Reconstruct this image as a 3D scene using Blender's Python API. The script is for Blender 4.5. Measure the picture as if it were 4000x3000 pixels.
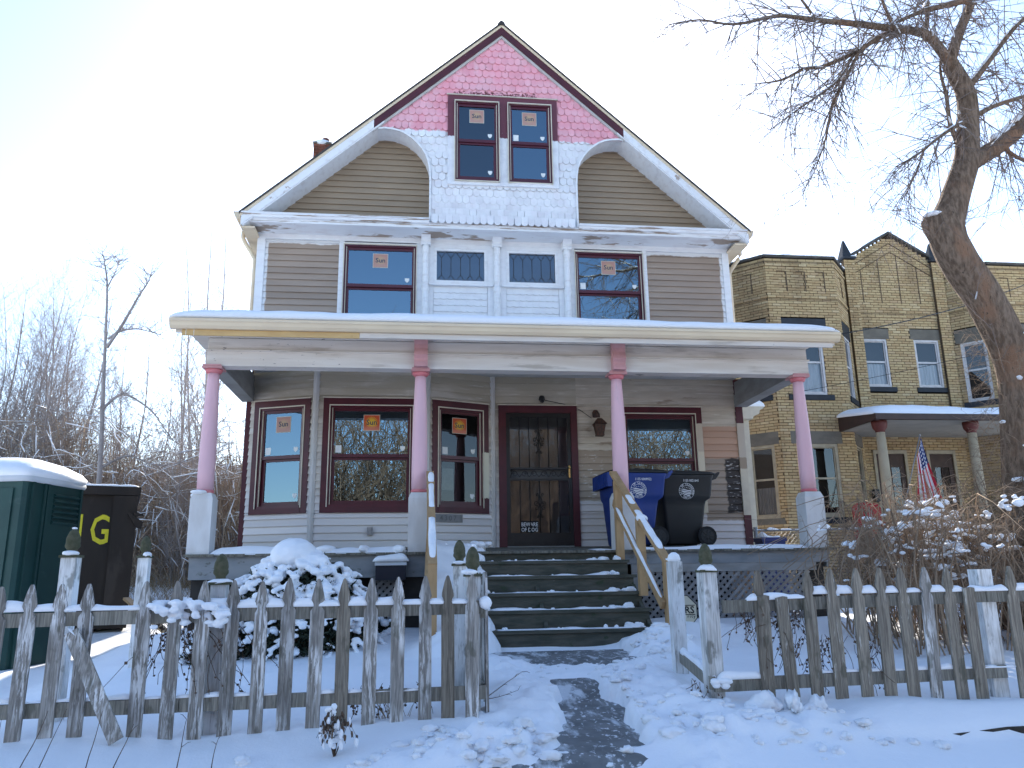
import bpy, math, random
import numpy as np
from mathutils import Vector, Matrix

for o in list(bpy.data.objects):
    bpy.data.objects.remove(o)
scene = bpy.context.scene
COL = scene.collection
PI = math.pi

# ------------------------------------------------------------------ camera
cam_d = bpy.data.cameras.new("camera")
cam_d.sensor_width = 36.0
cam_d.lens = 28.0
cam_d.clip_start = 0.05
cam_d.clip_end = 2000.0
cam = bpy.data.objects.new("camera", cam_d)
COL.objects.link(cam)
YAW, PITCH, ROLL = math.radians(6.8636), math.radians(13.6078), math.radians(-0.8433)
_f = Vector((math.sin(YAW) * math.cos(PITCH), math.cos(YAW) * math.cos(PITCH), math.sin(PITCH)))
_r = Vector((math.cos(YAW), -math.sin(YAW), 0))
_u = _r.cross(_f)
_r2 = math.cos(ROLL) * _r + math.sin(ROLL) * _u
_u2 = -math.sin(ROLL) * _r + math.cos(ROLL) * _u
CAM_POS = Vector((-1.82624, -11.93754, 0.82444))
cam.matrix_world = Matrix(((_r2.x, _u2.x, -_f.x, CAM_POS.x), (_r2.y, _u2.y, -_f.y, CAM_POS.y),
                           (_r2.z, _u2.z, -_f.z, CAM_POS.z), (0, 0, 0, 1)))
scene.camera = cam

# ------------------------------------------------------------------ sky, sun, exposure
SUN_AZ, SUN_EL = math.radians(8.0), math.radians(31.0)      # azimuth from +Y towards +X
world = bpy.data.worlds.new("World")
scene.world = world
world.use_nodes = True
wn = world.node_tree
wn.nodes.clear()
sky = wn.nodes.new("ShaderNodeTexSky")
sky.sky_type = 'NISHITA'
sky.sun_disc = False
sky.sun_elevation = SUN_EL
sky.sun_rotation = SUN_AZ
sky.altitude = 200
sky.air_density = 1.0
sky.dust_density = 0.6
sky.ozone_density = 2.4
bg = wn.nodes.new("ShaderNodeBackground")
bg.inputs["Strength"].default_value = 0.13
wo = wn.nodes.new("ShaderNodeOutputWorld")
wn.links.new(sky.outputs[0], bg.inputs[0])
wn.links.new(bg.outputs[0], wo.inputs[0])
sun_d = bpy.data.lights.new("sun", 'SUN')
sun_d.energy = 3.6
sun_d.angle = math.radians(0.53)
sun_d.color = (1.0, 0.93, 0.83)
sun = bpy.data.objects.new("sun", sun_d)
COL.objects.link(sun)
SUN_DIR = Vector((math.sin(SUN_AZ) * math.cos(SUN_EL), math.cos(SUN_AZ) * math.cos(SUN_EL), math.sin(SUN_EL)))
sun.rotation_euler = SUN_DIR.to_track_quat('Z', 'Y').to_euler()
sun.location = SUN_DIR * 60
vs = scene.view_settings
vs.view_transform = 'Standard'
vs.look = 'None'
vs.exposure = 1.58
vs.gamma = 1.0
vs.use_curve_mapping = False
scene.cycles.max_bounces = 5
scene.cycles.diffuse_bounces = 3
scene.cycles.transparent_max_bounces = 12
scene.cycles.caustics_reflective = False
scene.cycles.caustics_refractive = False
scene.cycles.use_denoising = True
scene.cycles.sample_clamp_indirect = 6.0

# ------------------------------------------------------------------ noise in numpy (smooth value noise)
def _hash(ix, iy, seed):
    h = (ix.astype(np.int64) * 374761393 + iy.astype(np.int64) * 668265263 + seed * 1442695041) & 0xffffffff
    h = ((h ^ (h >> 13)) * 1274126177) & 0xffffffff
    h = h ^ (h >> 16)
    return (h & 0xffff) / 65535.0

def vnoise(x, y, seed=0):
    x = np.asarray(x, float); y = np.asarray(y, float)
    ix, iy = np.floor(x), np.floor(y)
    fx, fy = x - ix, y - iy
    fx = fx * fx * (3 - 2 * fx); fy = fy * fy * (3 - 2 * fy)
    a = _hash(ix, iy, seed); b = _hash(ix + 1, iy, seed)
    c = _hash(ix, iy + 1, seed); d = _hash(ix + 1, iy + 1, seed)
    return (a * (1 - fx) + b * fx) * (1 - fy) + (c * (1 - fx) + d * fx) * fy

def fbm(x, y, seed=0, octv=4, gain=0.5):
    s, a, t = 0.0, 1.0, 0.0
    for k in range(octv):
        s = s + a * vnoise(np.asarray(x) * 2 ** k, np.asarray(y) * 2 ** k, seed + 17 * k)
        t += a; a *= gain
    return s / t - 0.5          # -0.5 .. 0.5

def sstep(a, b, x):
    t = np.clip((np.asarray(x, float) - a) / (b - a), 0, 1)
    return t * t * (3 - 2 * t)

# ------------------------------------------------------------------ materials
def _vec(v):
    return (v, v, v) if not isinstance(v, (tuple, list)) else v

class NT:
    """A small helper around a node tree."""
    def __init__(s, name):
        s.m = bpy.data.materials.new(name); s.m.use_nodes = True
        s.t = s.m.node_tree; s.t.nodes.clear()
        s.out = s.t.nodes.new("ShaderNodeOutputMaterial")
        s.b = s.t.nodes.new("ShaderNodeBsdfPrincipled")
        s.t.links.new(s.b.outputs[0], s.out.inputs[0])
        s._pos = None; s._rnd = None
    def n(s, kind, **kw):
        nd = s.t.nodes.new(kind)
        for k, v in kw.items():
            setattr(nd, k, v)
        return nd
    def link(s, a, b):
        s.t.links.new(a, b)
    def put(s, sock, v):
        if hasattr(v, "is_linked") or hasattr(v, "links"):
            s.link(v, sock)
        else:
            sock.default_value = v
    def math(s, op, a, b=0.0, c=None, clamp=False):
        nd = s.n("ShaderNodeMath", operation=op, use_clamp=clamp)
        s.put(nd.inputs[0], a); s.put(nd.inputs[1], b)
        if c is not None:
            s.put(nd.inputs[2], c)
        return nd.outputs[0]
    def vmath(s, op, a, b):
        nd = s.n("ShaderNodeVectorMath", operation=op)
        s.put(nd.inputs[0], a); s.put(nd.inputs[1], b)
        return nd.outputs[0]
    def rnd(s):
        if s._rnd is None:
            s._rnd = s.n("ShaderNodeObjectInfo").outputs["Random"]
        return s._rnd
    def pos(s, jitter=False):
        if s._pos is None:
            p = s.n("ShaderNodeNewGeometry").outputs["Position"]
            if jitter:
                k = s.math('MULTIPLY', s.rnd(), 37.0)
                p = s.vmath('ADD', p, k)
            s._pos = p
        return s._pos
    def sep(s, v=None):
        nd = s.n("ShaderNodeSeparateXYZ"); s.put(nd.inputs[0], v if v is not None else s.pos())
        return nd.outputs
    def noise(s, scale, detail=4.0, rough=0.55, dist=0.0, p=None, w=0.0):
        mp = s.vmath('MULTIPLY', p if p is not None else s.pos(), _vec(scale))
        if w:
            mp = s.vmath('ADD', mp, (w, w * 1.7, w * 0.6))
        nd = s.n("ShaderNodeTexNoise")
        s.link(mp, nd.inputs["Vector"])
        nd.inputs["Scale"].default_value = 1.0
        nd.inputs["Detail"].default_value = detail
        nd.inputs["Roughness"].default_value = rough
        nd.inputs["Distortion"].default_value = dist
        return nd.outputs[0]
    def ramp(s, v, lo, hi):
        nd = s.n("ShaderNodeMapRange", interpolation_type='SMOOTHSTEP')
        s.put(nd.inputs[0], v)
        nd.inputs[1].default_value = lo; nd.inputs[2].default_value = hi
        return nd.outputs[0]
    def mix(s, f, a, b):
        nd = s.n("ShaderNodeMix", data_type='RGBA', clamp_factor=True)
        s.put(nd.inputs[0], f)
        for sock, v in ((nd.inputs[6], a), (nd.inputs[7], b)):
            if isinstance(v, (tuple, list)):
                v = tuple(v) + ((1.0,) if len(v) == 3 else ())
            s.put(sock, v)
        return nd.outputs[2]
    def bump(s, h, strength=0.3, dist=0.01):
        nd = s.n("ShaderNodeBump")
        nd.inputs["Strength"].default_value = strength
        nd.inputs["Distance"].default_value = dist
        s.link(h, nd.inputs["Height"])
        s.link(nd.outputs[0], s.b.inputs["Normal"])
    def boxmask(s, x0, x1, z0, z1, soft=0.02, amp=0.06, sc=(9, 9, 9), w=0.0, y=False):
        """1 inside the rectangle in world X and Z, its edges made uneven by noise"""
        o = s.sep()
        nz = s.math('MULTIPLY', s.math('SUBTRACT', s.noise(sc, 3, w=w), 0.5), amp * 2)
        x = s.math('ADD', o[0], nz); z = s.math('ADD', o[2], nz)
        a = s.ramp(x, x0 - soft, x0 + soft); b = s.ramp(x, x1 + soft, x1 - soft)
        c = s.ramp(z, z0 - soft, z0 + soft); d = s.ramp(z, z1 + soft, z1 - soft)
        return s.math('MULTIPLY', s.math('MULTIPLY', a, b), s.math('MULTIPLY', c, d))

def surf(name, col, col2=None, sc=3.0, lo=0.35, hi=0.65, rough=0.7, spec=0.3, bump=0.0, bsc=60.0, bdist=0.004,
         layers=(), jitter=False, var=0.0, detail=4.0, rvar=0.0, metal=0.0):
    """procedural surface: two colours mixed by noise, then layers (scale, lo, hi, colour), fine relief"""
    k = NT(name)
    k.pos(jitter)
    c = tuple(col) + (1.0,)
    if col2 is not None:
        c = k.mix(k.ramp(k.noise(sc, detail), lo, hi), col, col2)
    for L in layers:
        if L[0] == 'box':
            msk = k.boxmask(*L[1])
            if len(L) > 3:
                msk = k.math('MULTIPLY', msk, k.ramp(k.noise(L[3], 5, w=7.3), L[4], L[5]))
            c = k.mix(msk, c, L[2])
        else:
            c = k.mix(k.ramp(k.noise(L[0], 5, 0.6, w=L[4] if len(L) > 4 else 3.1), L[1], L[2]), c, L[3])
    if var:
        f = k.math('MULTIPLY_ADD', k.rnd(), 2 * var, 1 - var)
        nd = k.n("ShaderNodeMix", data_type='RGBA', blend_type='MULTIPLY')
        nd.inputs[0].default_value = 1.0
        k.put(nd.inputs[6], c)
        cc = k.n("ShaderNodeCombineColor")
        for i in range(3):
            k.link(f, cc.inputs[i])
        k.link(cc.outputs[0], nd.inputs[7])
        c = nd.outputs[2]
    k.put(k.b.inputs["Base Color"], c)
    if rvar:
        k.link(k.math('MULTIPLY_ADD', k.noise(sc if not isinstance(sc, tuple) else sc, 3, w=5.0), rvar, rough - rvar / 2), k.b.inputs["Roughness"])
    else:
        k.b.inputs["Roughness"].default_value = rough
    k.b.inputs["Specular IOR Level"].default_value = spec
    k.b.inputs["Metallic"].default_value = metal
    if bump:
        k.bump(k.noise(bsc, 4, 0.6), bump, bdist)
    return k.m

MAT = {}
M = MAT
M['snow'] = None
def _snow(name, bs, d1, d2, tint=(0.90, 0.91, 0.93)):
    k = NT(name)
    a = k.noise(bs, 5, 0.6); b = k.noise(bs * 9, 3, 0.6)
    k.bump(k.math('MULTIPLY_ADD', b, d2, k.math('MULTIPLY', a, d1)), 0.5, 0.02)
    k.put(k.b.inputs["Base Color"], tuple(tint) + (1,))
    k.b.inputs["Roughness"].default_value = 0.55
    k.b.inputs["Specular IOR Level"].default_value = 0.25
    k.b.inputs["Subsurface Weight"].default_value = 0.0
    return k.m
M['snow'] = _snow("snow", 6.0, 1.0, 0.25)
M['snow_fine'] = _snow("snow_fine", 14.0, 0.6, 0.2)
# paints on the house
M['white'] = surf("white_paint", (0.80, 0.80, 0.80), (0.72, 0.71, 0.72), sc=(5, 5, 14), lo=0.4, hi=0.75, rough=0.55, bump=0.15, bsc=(30, 30, 90),
                  layers=(((3, 3, 9), 0.62, 0.8, (0.66, 0.63, 0.62)),))
M['white_trim'] = surf("white_trim_paint", (0.80, 0.80, 0.80), (0.70, 0.68, 0.67), sc=(7, 7, 20), lo=0.45, hi=0.75, rough=0.5, bump=0.12, bsc=(40, 40, 120))
M['cornice'] = surf("cornice_paint", (0.80, 0.80, 0.80), (0.70, 0.67, 0.66), sc=(2.5, 6, 30), lo=0.45, hi=0.7, rough=0.55, bump=0.12, bsc=60,
                    layers=(((1.1, 3, 34), 0.555, 0.60, (0.36, 0.28, 0.22), 2.2), ((3.1, 3, 60), 0.66, 0.70, (0.36, 0.30, 0.25), 9.4)))
def _gable_shingle():
    k = NT("gable_shingle_paint")
    o = k.sep()
    edge = k.math('MULTIPLY', k.math('SUBTRACT', k.noise((7, 7, 3), 4), 0.5), 0.16)
    # the white undercoat reaches up to a wavering line; above it the old pink
    zz = k.math('SUBTRACT', k.math('ADD', o[2], edge), k.math('MULTIPLY', o[0], -0.035))
    pinkm = k.ramp(zz, 7.735, 7.765)
    n1 = k.noise((4, 4, 4), 4)
    pink = k.mix(k.ramp(n1, 0.35, 0.7), (0.80, 0.34, 0.395), (0.82, 0.44, 0.485))
    pink = k.mix(k.ramp(k.noise((2.2, 2.2, 1.2), 5, w=4.0), 0.60, 0.72), pink, (0.84, 0.56, 0.60))
    pk = k.math('MULTIPLY', k.ramp(k.noise((13, 13, 13), 5, w=8.0), 0.70, 0.73), 0.9)
    pink = k.mix(pk, pink, (0.17, 0.035, 0.045))
    wh = k.mix(k.ramp(k.noise((5, 5, 5), 4, w=2.0), 0.35, 0.75), (0.81, 0.81, 0.81), (0.74, 0.71, 0.72))
    c = k.mix(pinkm, wh, pink)
    # flaked maroon just above the window head
    mk = k.boxmask(-1.30, 0.05, 8.50, 8.565, 0.015, 0.10, (16, 16, 16), w=5)
    mk = k.math('MULTIPLY', mk, k.ramp(k.noise((22, 22, 22), 4, w=1.0), 0.42, 0.50))
    c = k.mix(mk, c, (0.15, 0.04, 0.045))
    f = k.math('MULTIPLY_ADD', k.rnd(), 0.12, 0.94)
    nd = k.n("ShaderNodeMix", data_type='RGBA', blend_type='MULTIPLY'); nd.inputs[0].default_value = 1.0
    cc = k.n("ShaderNodeCombineColor")
    for i in range(3):
        k.link(f, cc.inputs[i])
    k.put(nd.inputs[6], c); k.link(cc.outputs[0], nd.inputs[7])
    k.put(k.b.inputs["Base Color"], nd.outputs[2])
    k.b.inputs["Roughness"].default_value = 0.6
    k.b.inputs["Specular IOR Level"].default_value = 0.3
    k.bump(k.noise((60, 60, 25), 4), 0.2, 0.004)
    return k.m
M['shingle'] = _gable_shingle()
TAUPE, TAUPE2 = (0.375, 0.290, 0.225), (0.335, 0.258, 0.200)
M['taupe'] = surf("taupe_siding_paint", TAUPE, TAUPE2, sc=(1.2, 1.2, 6), rough=0.5, spec=0.35, bump=0.1, bsc=(20, 20, 140), var=0.05,
                  layers=(('box', (-4.6, -3.0, 5.96, 6.4, 0.015, 0.05, (4, 4, 2)), (0.78, 0.77, 0.76)),
                          ('box', (-4.6, -4.19, 4.0, 6.4, 0.012, 0.03, (3, 3, 5)), (0.78, 0.77, 0.76)),
                          ('box', (1.7, 3.4, 5.955, 6.4, 0.015, 0.05, (4, 4, 2), 4.0), (0.78, 0.77, 0.76)),
                          ('box', (3.12, 3.4, 4.0, 6.4, 0.012, 0.03, (3, 3, 5), 6.0), (0.78, 0.77, 0.76))))
M['taupe_gable'] = surf("taupe_gable_paint", (0.345, 0.262, 0.180), (0.305, 0.232, 0.160), sc=(1.0, 1.0, 3), rough=0.55, bump=0.1, bsc=(20, 20, 140), var=0.05)
M['maroon'] = surf("maroon_trim_paint", (0.085, 0.015, 0.022), (0.065, 0.012, 0.019), sc=4, rough=0.45, spec=0.4, bump=0.1, bsc=50,
                   layers=(((26, 26, 26), 0.735, 0.76, (0.6, 0.52, 0.5)),))
M['maroon_sash'] = surf("maroon_sash_paint", (0.085, 0.011, 0.022), (0.07, 0.010, 0.02), sc=4, rough=0.35, spec=0.45)
def _gable_casing():
    k = NT("gable_casing_paint")
    o = k.sep()
    e = k.math('MULTIPLY', k.math('SUBTRACT', k.noise((24, 24, 6), 3), 0.5), 0.06)
    m_ = k.ramp(k.math('ADD', o[2], e), 7.715, 7.735)
    mar = k.mix(k.ramp(k.noise((22, 22, 22), 4, w=3.0), 0.68, 0.71), (0.135, 0.03, 0.045), (0.62, 0.58, 0.60))
    wh = k.mix(k.ramp(k.noise((6, 6, 6), 4, w=2.0), 0.4, 0.7), (0.80, 0.80, 0.81), (0.68, 0.67, 0.70))
    k.put(k.b.inputs["Base Color"], k.mix(m_, wh, mar))
    k.b.inputs["Roughness"].default_value = 0.5
    k.bump(k.noise((60, 60, 30), 4), 0.15, 0.003)
    return k.m
M['gable_casing'] = _gable_casing()
M['cream'] = surf("cream_metal", (0.76, 0.62, 0.43), (0.70, 0.56, 0.39), sc=(1.5, 5, 5), rough=0.4, spec=0.4, layers=(((4, 4, 9), 0.66, 0.8, (0.52, 0.46, 0.38)),))
M['cream_trim'] = surf("cream_trim_paint", (0.66, 0.60, 0.47), (0.58, 0.52, 0.42), sc=6, rough=0.5)
M['casing_right'] = surf("part_painted_casing", (0.085, 0.015, 0.022), (0.065, 0.012, 0.019), sc=5, rough=0.5, bump=0.1, bsc=50,
                  layers=(('box', (2.40, 2.80, 2.66, 3.13, 0.008, 0.02), (0.55, 0.46, 0.36)),
                          ('box', (2.40, 2.80, 1.60, 2.68, 0.008, 0.02), (0.66, 0.58, 0.44)),
                          ((30, 30, 30), 0.70, 0.73, (0.66, 0.62, 0.58))))
M['bay_casing'] = surf("bay_casing_paint", (0.085, 0.015, 0.022), (0.065, 0.012, 0.019), sc=4, rough=0.45, spec=0.4, bump=0.1, bsc=50,
                  layers=(('box', (-0.895, -0.70, 1.965, 2.65, 0.006, 0.035, (24, 24, 8)), (0.66, 0.62, 0.48)),))
# old siding under the porch: grubby off-white, patched with paint samples on the right
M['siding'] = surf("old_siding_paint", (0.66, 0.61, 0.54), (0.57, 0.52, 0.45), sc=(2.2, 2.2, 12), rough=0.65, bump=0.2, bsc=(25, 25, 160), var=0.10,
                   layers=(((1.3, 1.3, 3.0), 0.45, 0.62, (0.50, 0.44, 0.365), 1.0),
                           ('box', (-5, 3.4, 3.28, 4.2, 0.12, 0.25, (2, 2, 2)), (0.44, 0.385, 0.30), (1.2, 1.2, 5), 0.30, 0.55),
                           ('box', (-5, 3.4, 0.9, 2.05, 0.15, 0.3, (1.5, 1.5, 1.5)), (0.72, 0.68, 0.65)),
                           ((2.0, 2.0, 46), 0.64, 0.69, (0.66, 0.62, 0.56), 5.0)))
M['siding_patch'] = surf("patched_siding_paint", (0.60, 0.53, 0.44), (0.51, 0.445, 0.36), sc=(2.2, 2.2, 12), rough=0.65, bump=0.2, bsc=(25, 25, 160), var=0.06,
                   layers=(((1.7, 1.7, 40), 0.58, 0.64, (0.66, 0.61, 0.54), 5.0),
                           ((1.1, 1.1, 5.0), 0.60, 0.68, (0.34, 0.27, 0.205), 2.0),
                           ('box', (0.4, 3.4, 0.9, 1.92, 0.05, 0.12, (2, 2, 4)), (0.70, 0.65, 0.63)),
                           ('box', (0.55, 2.62, 1.93, 2.70, 0.012, 0.03, (8, 8, 4)), (0.38, 0.30, 0.23)),
                           ('box', (2.60, 3.30, 2.575, 3.09, 0.012, 0.02, (8, 8, 4)), (0.52, 0.33, 0.235)),
                           ('box', (2.60, 3.30, 1.62, 2.575, 0.012, 0.03, (8, 8, 4)), (0.38, 0.30, 0.235)),
                           ('box', (2.95, 3.30, 1.74, 2.57, 0.02, 0.06, (6, 6, 10)), (0.055, 0.045, 0.04)),
                           ('box', (2.98, 3.30, 1.74, 2.60, 0.02, 0.05, (6, 6, 10)), (0.70, 0.67, 0.63), (9, 9, 60), 0.60, 0.66),
                           ('box', (0.6, 1.0, 1.95, 2.65, 0.03, 0.1, (6, 6, 6)), (0.62, 0.58, 0.54), (9, 9, 40), 0.60, 0.66)))
M['corner_white'] = surf("grey_white_board", (0.58, 0.56, 0.54), (0.50, 0.48, 0.45), sc=(6, 6, 2), rough=0.6, bump=0.15, bsc=(60, 60, 12))
M['beam'] = surf("weathered_beam_paint", (0.74, 0.68, 0.62), (0.66, 0.59, 0.52), sc=(1.2, 3, 12), rough=0.65, bump=0.25, bsc=(12, 12, 90),
                 layers=(((0.9, 2, 7), 0.56, 0.70, (0.48, 0.42, 0.36), 1.0),
                         ('box', (-4.5, -2.7, 3.40, 3.86, 0.1, 0.1), (0.24, 0.21, 0.20), (17, 17, 30), 0.665, 0.69),
                         ('box', (2.3, 3.5, 3.40, 3.86, 0.1, 0.1), (0.30, 0.27, 0.25), (13, 13, 26), 0.70, 0.72),
                         ((1.3, 4, 60), 0.70, 0.73, (0.30, 0.26, 0.22), 6.0)))
M['porch_dark'] = surf("grey_painted_wood", (0.30, 0.30, 0.29), (0.24, 0.235, 0.22), sc=(3, 3, 9), rough=0.65, bump=0.2, bsc=(20, 20, 70))
M['ceiling'] = surf("porch_ceiling_paint", (0.60, 0.60, 0.59), (0.50, 0.49, 0.47), sc=(1.5, 4, 3), rough=0.7)
M['pink'] = surf("pink_column_paint", (0.78, 0.48, 0.52), (0.72, 0.45, 0.49), sc=(7, 7, 1.6), rough=0.5, bump=0.12, bsc=40,
                 layers=(((5, 5, 1.2), 0.62, 0.74, (0.62, 0.44, 0.46)), ((24, 24, 24), 0.76, 0.78, (0.4, 0.27, 0.27))))
M['rose'] = surf("rose_red_paint", (0.62, 0.17, 0.19), (0.66, 0.25, 0.26), sc=9, rough=0.5)
M['pink_dull'] = surf("dull_pink_paint", (0.62, 0.32, 0.32), (0.55, 0.29, 0.29), sc=7, rough=0.6, bump=0.2, bsc=40)
M['base_white'] = surf("column_base_paint", (0.70, 0.69, 0.68), (0.60, 0.58, 0.56), sc=(5, 5, 2), rough=0.55, bump=0.15, bsc=30,
                       layers=(((9, 9, 5), 0.66, 0.72, (0.46, 0.43, 0.40)),))
M['skirt'] = surf("blue_grey_skirt_paint", (0.20, 0.215, 0.225), (0.255, 0.265, 0.27), sc=(3, 3, 8), rough=0.65, bump=0.2, bsc=(14, 14, 60),
                  layers=(((6, 6, 10), 0.62, 0.70, (0.12, 0.125, 0.11)),))
M['deck_edge'] = surf("mossy_deck_edge", (0.10, 0.095, 0.075), (0.20, 0.185, 0.15), sc=(30, 9, 9), rough=0.85, bump=0.3, bsc=40)
M['step'] = surf("dark_step_wood", (0.055, 0.058, 0.044), (0.095, 0.09, 0.07), sc=(4, 14, 20), rough=0.75, bump=0.3, bsc=(16, 60, 60),
                 layers=(((5, 5, 8), 0.60, 0.70, (0.04, 0.055, 0.03)), ((9, 20, 30), 0.68, 0.75, (0.16, 0.155, 0.14))))
M['lumber'] = surf("new_lumber", (0.47, 0.30, 0.15), (0.38, 0.235, 0.115), sc=(9, 9, 3), rough=0.65, bump=0.15, bsc=(70, 70, 14),
                   layers=(((20, 20, 8), 0.70, 0.75, (0.24, 0.14, 0.06)),))
M['fresh_board'] = surf("fresh_board", (0.62, 0.42, 0.19), (0.55, 0.35, 0.15), sc=(3, 9, 9), rough=0.6, layers=(((5, 2, 2), 0.66, 0.7, (0.42, 0.24, 0.09)),))
M['lattice'] = surf("grey_lattice_wood", (0.26, 0.255, 0.25), (0.19, 0.185, 0.18), sc=9, rough=0.8, var=0.2)
M['roofing'] = surf("dark_roof_shingle", (0.045, 0.043, 0.042), (0.075, 0.07, 0.066), sc=12, rough=0.9, bump=0.3, bsc=60)
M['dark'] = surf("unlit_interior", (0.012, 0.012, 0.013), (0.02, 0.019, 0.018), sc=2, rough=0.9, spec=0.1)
M['black_metal'] = surf("black_iron", (0.012, 0.012, 0.013), (0.018, 0.017, 0.017), sc=20, rough=0.45, spec=0.4)
M['door_black'] = surf("black_door_paint", (0.010, 0.010, 0.011), (0.015, 0.015, 0.016), sc=9, rough=0.4, spec=0.45)
M['brass'] = surf("brass", (0.75, 0.55, 0.22), None, rough=0.2, metal=1.0)
M['lead'] = surf("lead_came", (0.03, 0.03, 0.032), None, rough=0.6)
M['copper'] = surf("rusty_lantern_metal", (0.10, 0.045, 0.03), (0.05, 0.035, 0.03), sc=30, rough=0.6)
M['paper'] = surf("white_paper", (0.80, 0.82, 0.80), (0.74, 0.76, 0.75), sc=20, rough=0.8)
M['notice'] = surf("pale_notice_paper", (0.62, 0.64, 0.52), (0.56, 0.58, 0.47), sc=20, rough=0.8)
M['ink'] = surf("dark_blue_ink", (0.03, 0.05, 0.10), None, rough=0.7)
M['black_print'] = surf("black_print", (0.015, 0.015, 0.016), None, rough=0.6)
M['white_print'] = surf("white_print", (0.78, 0.78, 0.78), None, rough=0.6)
M['yellow_print'] = surf("yellow_stencil_paint", (0.66, 0.58, 0.03), (0.58, 0.50, 0.03), sc=14, rough=0.6)
M['plaque'] = surf("grey_house_number_board", (0.26, 0.255, 0.25), (0.21, 0.205, 0.20), sc=9, rough=0.7)
M['plaque_num'] = surf("dull_number_paint", (0.15, 0.145, 0.14), None, rough=0.7)
# weathered fence wood, white paint flaking off grey grain
def fence_wood(name, dark, light, paint, plo, phi):
    k = NT(name); k.pos(True)
    g = k.noise((55, 55, 3.0), 5, 0.65, 1.2)
    c = k.mix(k.ramp(g, 0.35, 0.68), dark, light)
    pm = k.ramp(k.noise((46, 46, 4.5), 6, 0.7, 0.6, w=3.0), plo, phi)
    pm = k.math('MULTIPLY', pm, k.ramp(k.noise((5, 5, 2.2), 3, w=9.0), 0.38, 0.60))
    c = k.mix(pm, c, paint)
    c = k.mix(k.math('MULTIPLY', k.ramp(k.noise((9, 9, 5), 4, w=6.0), 0.58, 0.68), 0.6), c, (0.085, 0.082, 0.06))
    f = k.math('MULTIPLY_ADD', k.rnd(), 0.4, 0.8)
    nd = k.n("ShaderNodeMix", data_type='RGBA', blend_type='MULTIPLY'); nd.inputs[0].default_value = 1.0
    cc = k.n("ShaderNodeCombineColor")
    for i in range(3):
        k.link(f, cc.inputs[i])
    k.put(nd.inputs[6], c); k.link(cc.outputs[0], nd.inputs[7])
    k.put(k.b.inputs["Base Color"], nd.outputs[2])
    k.b.inputs["Roughness"].default_value = 0.85
    k.b.inputs["Specular IOR Level"].default_value = 0.15
    k.bump(g, 0.5, 0.004)
    return k.m
M['picket'] = fence_wood("weathered_picket_wood", (0.16, 0.146, 0.13), (0.34, 0.315, 0.285), (0.66, 0.65, 0.64), 0.47, 0.57)
M['picket_brown'] = fence_wood("weathered_brown_picket_wood", (0.14, 0.12, 0.098), (0.30, 0.262, 0.208), (0.58, 0.56, 0.51), 0.58, 0.68)
M['rail'] = fence_wood("weathered_rail_wood", (0.145, 0.135, 0.112), (0.29, 0.268, 0.225), (0.45, 0.44, 0.42), 0.66, 0.74)
M['post_white'] = fence_wood("flaking_white_post_paint", (0.36, 0.345, 0.32), (0.66, 0.65, 0.63), (0.76, 0.76, 0.75), 0.38, 0.48)
M['moss'] = surf("mossy_finial_wood", (0.065, 0.068, 0.038), (0.10, 0.095, 0.06), sc=30, rough=0.9, bump=0.4, bsc=60)
M['bark'] = surf("tree_bark", (0.150, 0.104, 0.073), (0.285, 0.205, 0.148), sc=(26, 26, 7), rough=0.9, spec=0.1, bump=1.0, bsc=(30, 30, 8), bdist=0.06,
                 layers=(((2.2, 2.2, 1.4), 0.50, 0.70, (0.30, 0.175, 0.11)), ((40, 40, 12), 0.62, 0.7, (0.085, 0.064, 0.05))))
M['bark_far'] = surf("brown_twig_bark", (0.19, 0.148, 0.125), (0.27, 0.215, 0.185), sc=3, rough=0.95, spec=0.05)
M['bark_glare'] = surf("glare_lightened_twig_bark", (0.36, 0.31, 0.285), (0.46, 0.40, 0.37), sc=3, rough=0.95, spec=0.05)  # bark colour lightened in place of veiling glare over the left trees
M['thicket'] = surf("tawny_brush", (0.46, 0.35, 0.25), (0.32, 0.24, 0.175), sc=1.2, rough=0.95, spec=0.05)
M['rake_white'] = surf("brushed_white_undercoat", (0.80, 0.80, 0.80), (0.66, 0.63, 0.61), sc=7, lo=0.5, hi=0.75, rough=0.55, bump=0.1, bsc=50, layers=(((3, 3, 3), 0.64, 0.68, (0.42, 0.34, 0.28)),))
M['twig'] = surf("brown_brush", (0.36, 0.265, 0.185), (0.24, 0.175, 0.125), sc=2, rough=0.95, spec=0.05)
M['vine'] = surf("dead_vine", (0.10, 0.07, 0.055), (0.15, 0.105, 0.075), sc=9, rough=0.95, spec=0.05)
M['dry_grass'] = surf("dry_stalks", (0.36, 0.27, 0.16), (0.26, 0.19, 0.11), sc=5, rough=0.95)
M['evergreen'] = surf("dark_evergreen_leaf", (0.022, 0.034, 0.022), (0.04, 0.05, 0.03), sc=9, rough=0.6)
M['concrete'] = surf("icy_concrete_walk", (0.13, 0.135, 0.135), (0.19, 0.195, 0.195), sc=5, rough=0.6, bump=0.3, bsc=40, rvar=0.4,
                     layers=(((7, 2.5, 7), 0.50, 0.66, (0.62, 0.64, 0.66)), ((26, 16, 26), 0.57, 0.66, (0.72, 0.73, 0.75), 8.0)))
M['soil'] = surf("dark_wet_soil", (0.035, 0.030, 0.026), (0.06, 0.05, 0.04), sc=9, rough=0.9, bump=0.5, bsc=30)
M['potty'] = surf("dark_green_plastic", (0.020, 0.062, 0.055), (0.016, 0.050, 0.046), sc=2, rough=0.5, spec=0.3, layers=(((3, 3, 6), 0.62, 0.75, (0.035, 0.075, 0.068)),))
M['potty_roof'] = surf("white_plastic_roof", (0.62, 0.64, 0.66), (0.56, 0.58, 0.60), sc=3, rough=0.5)
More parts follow.
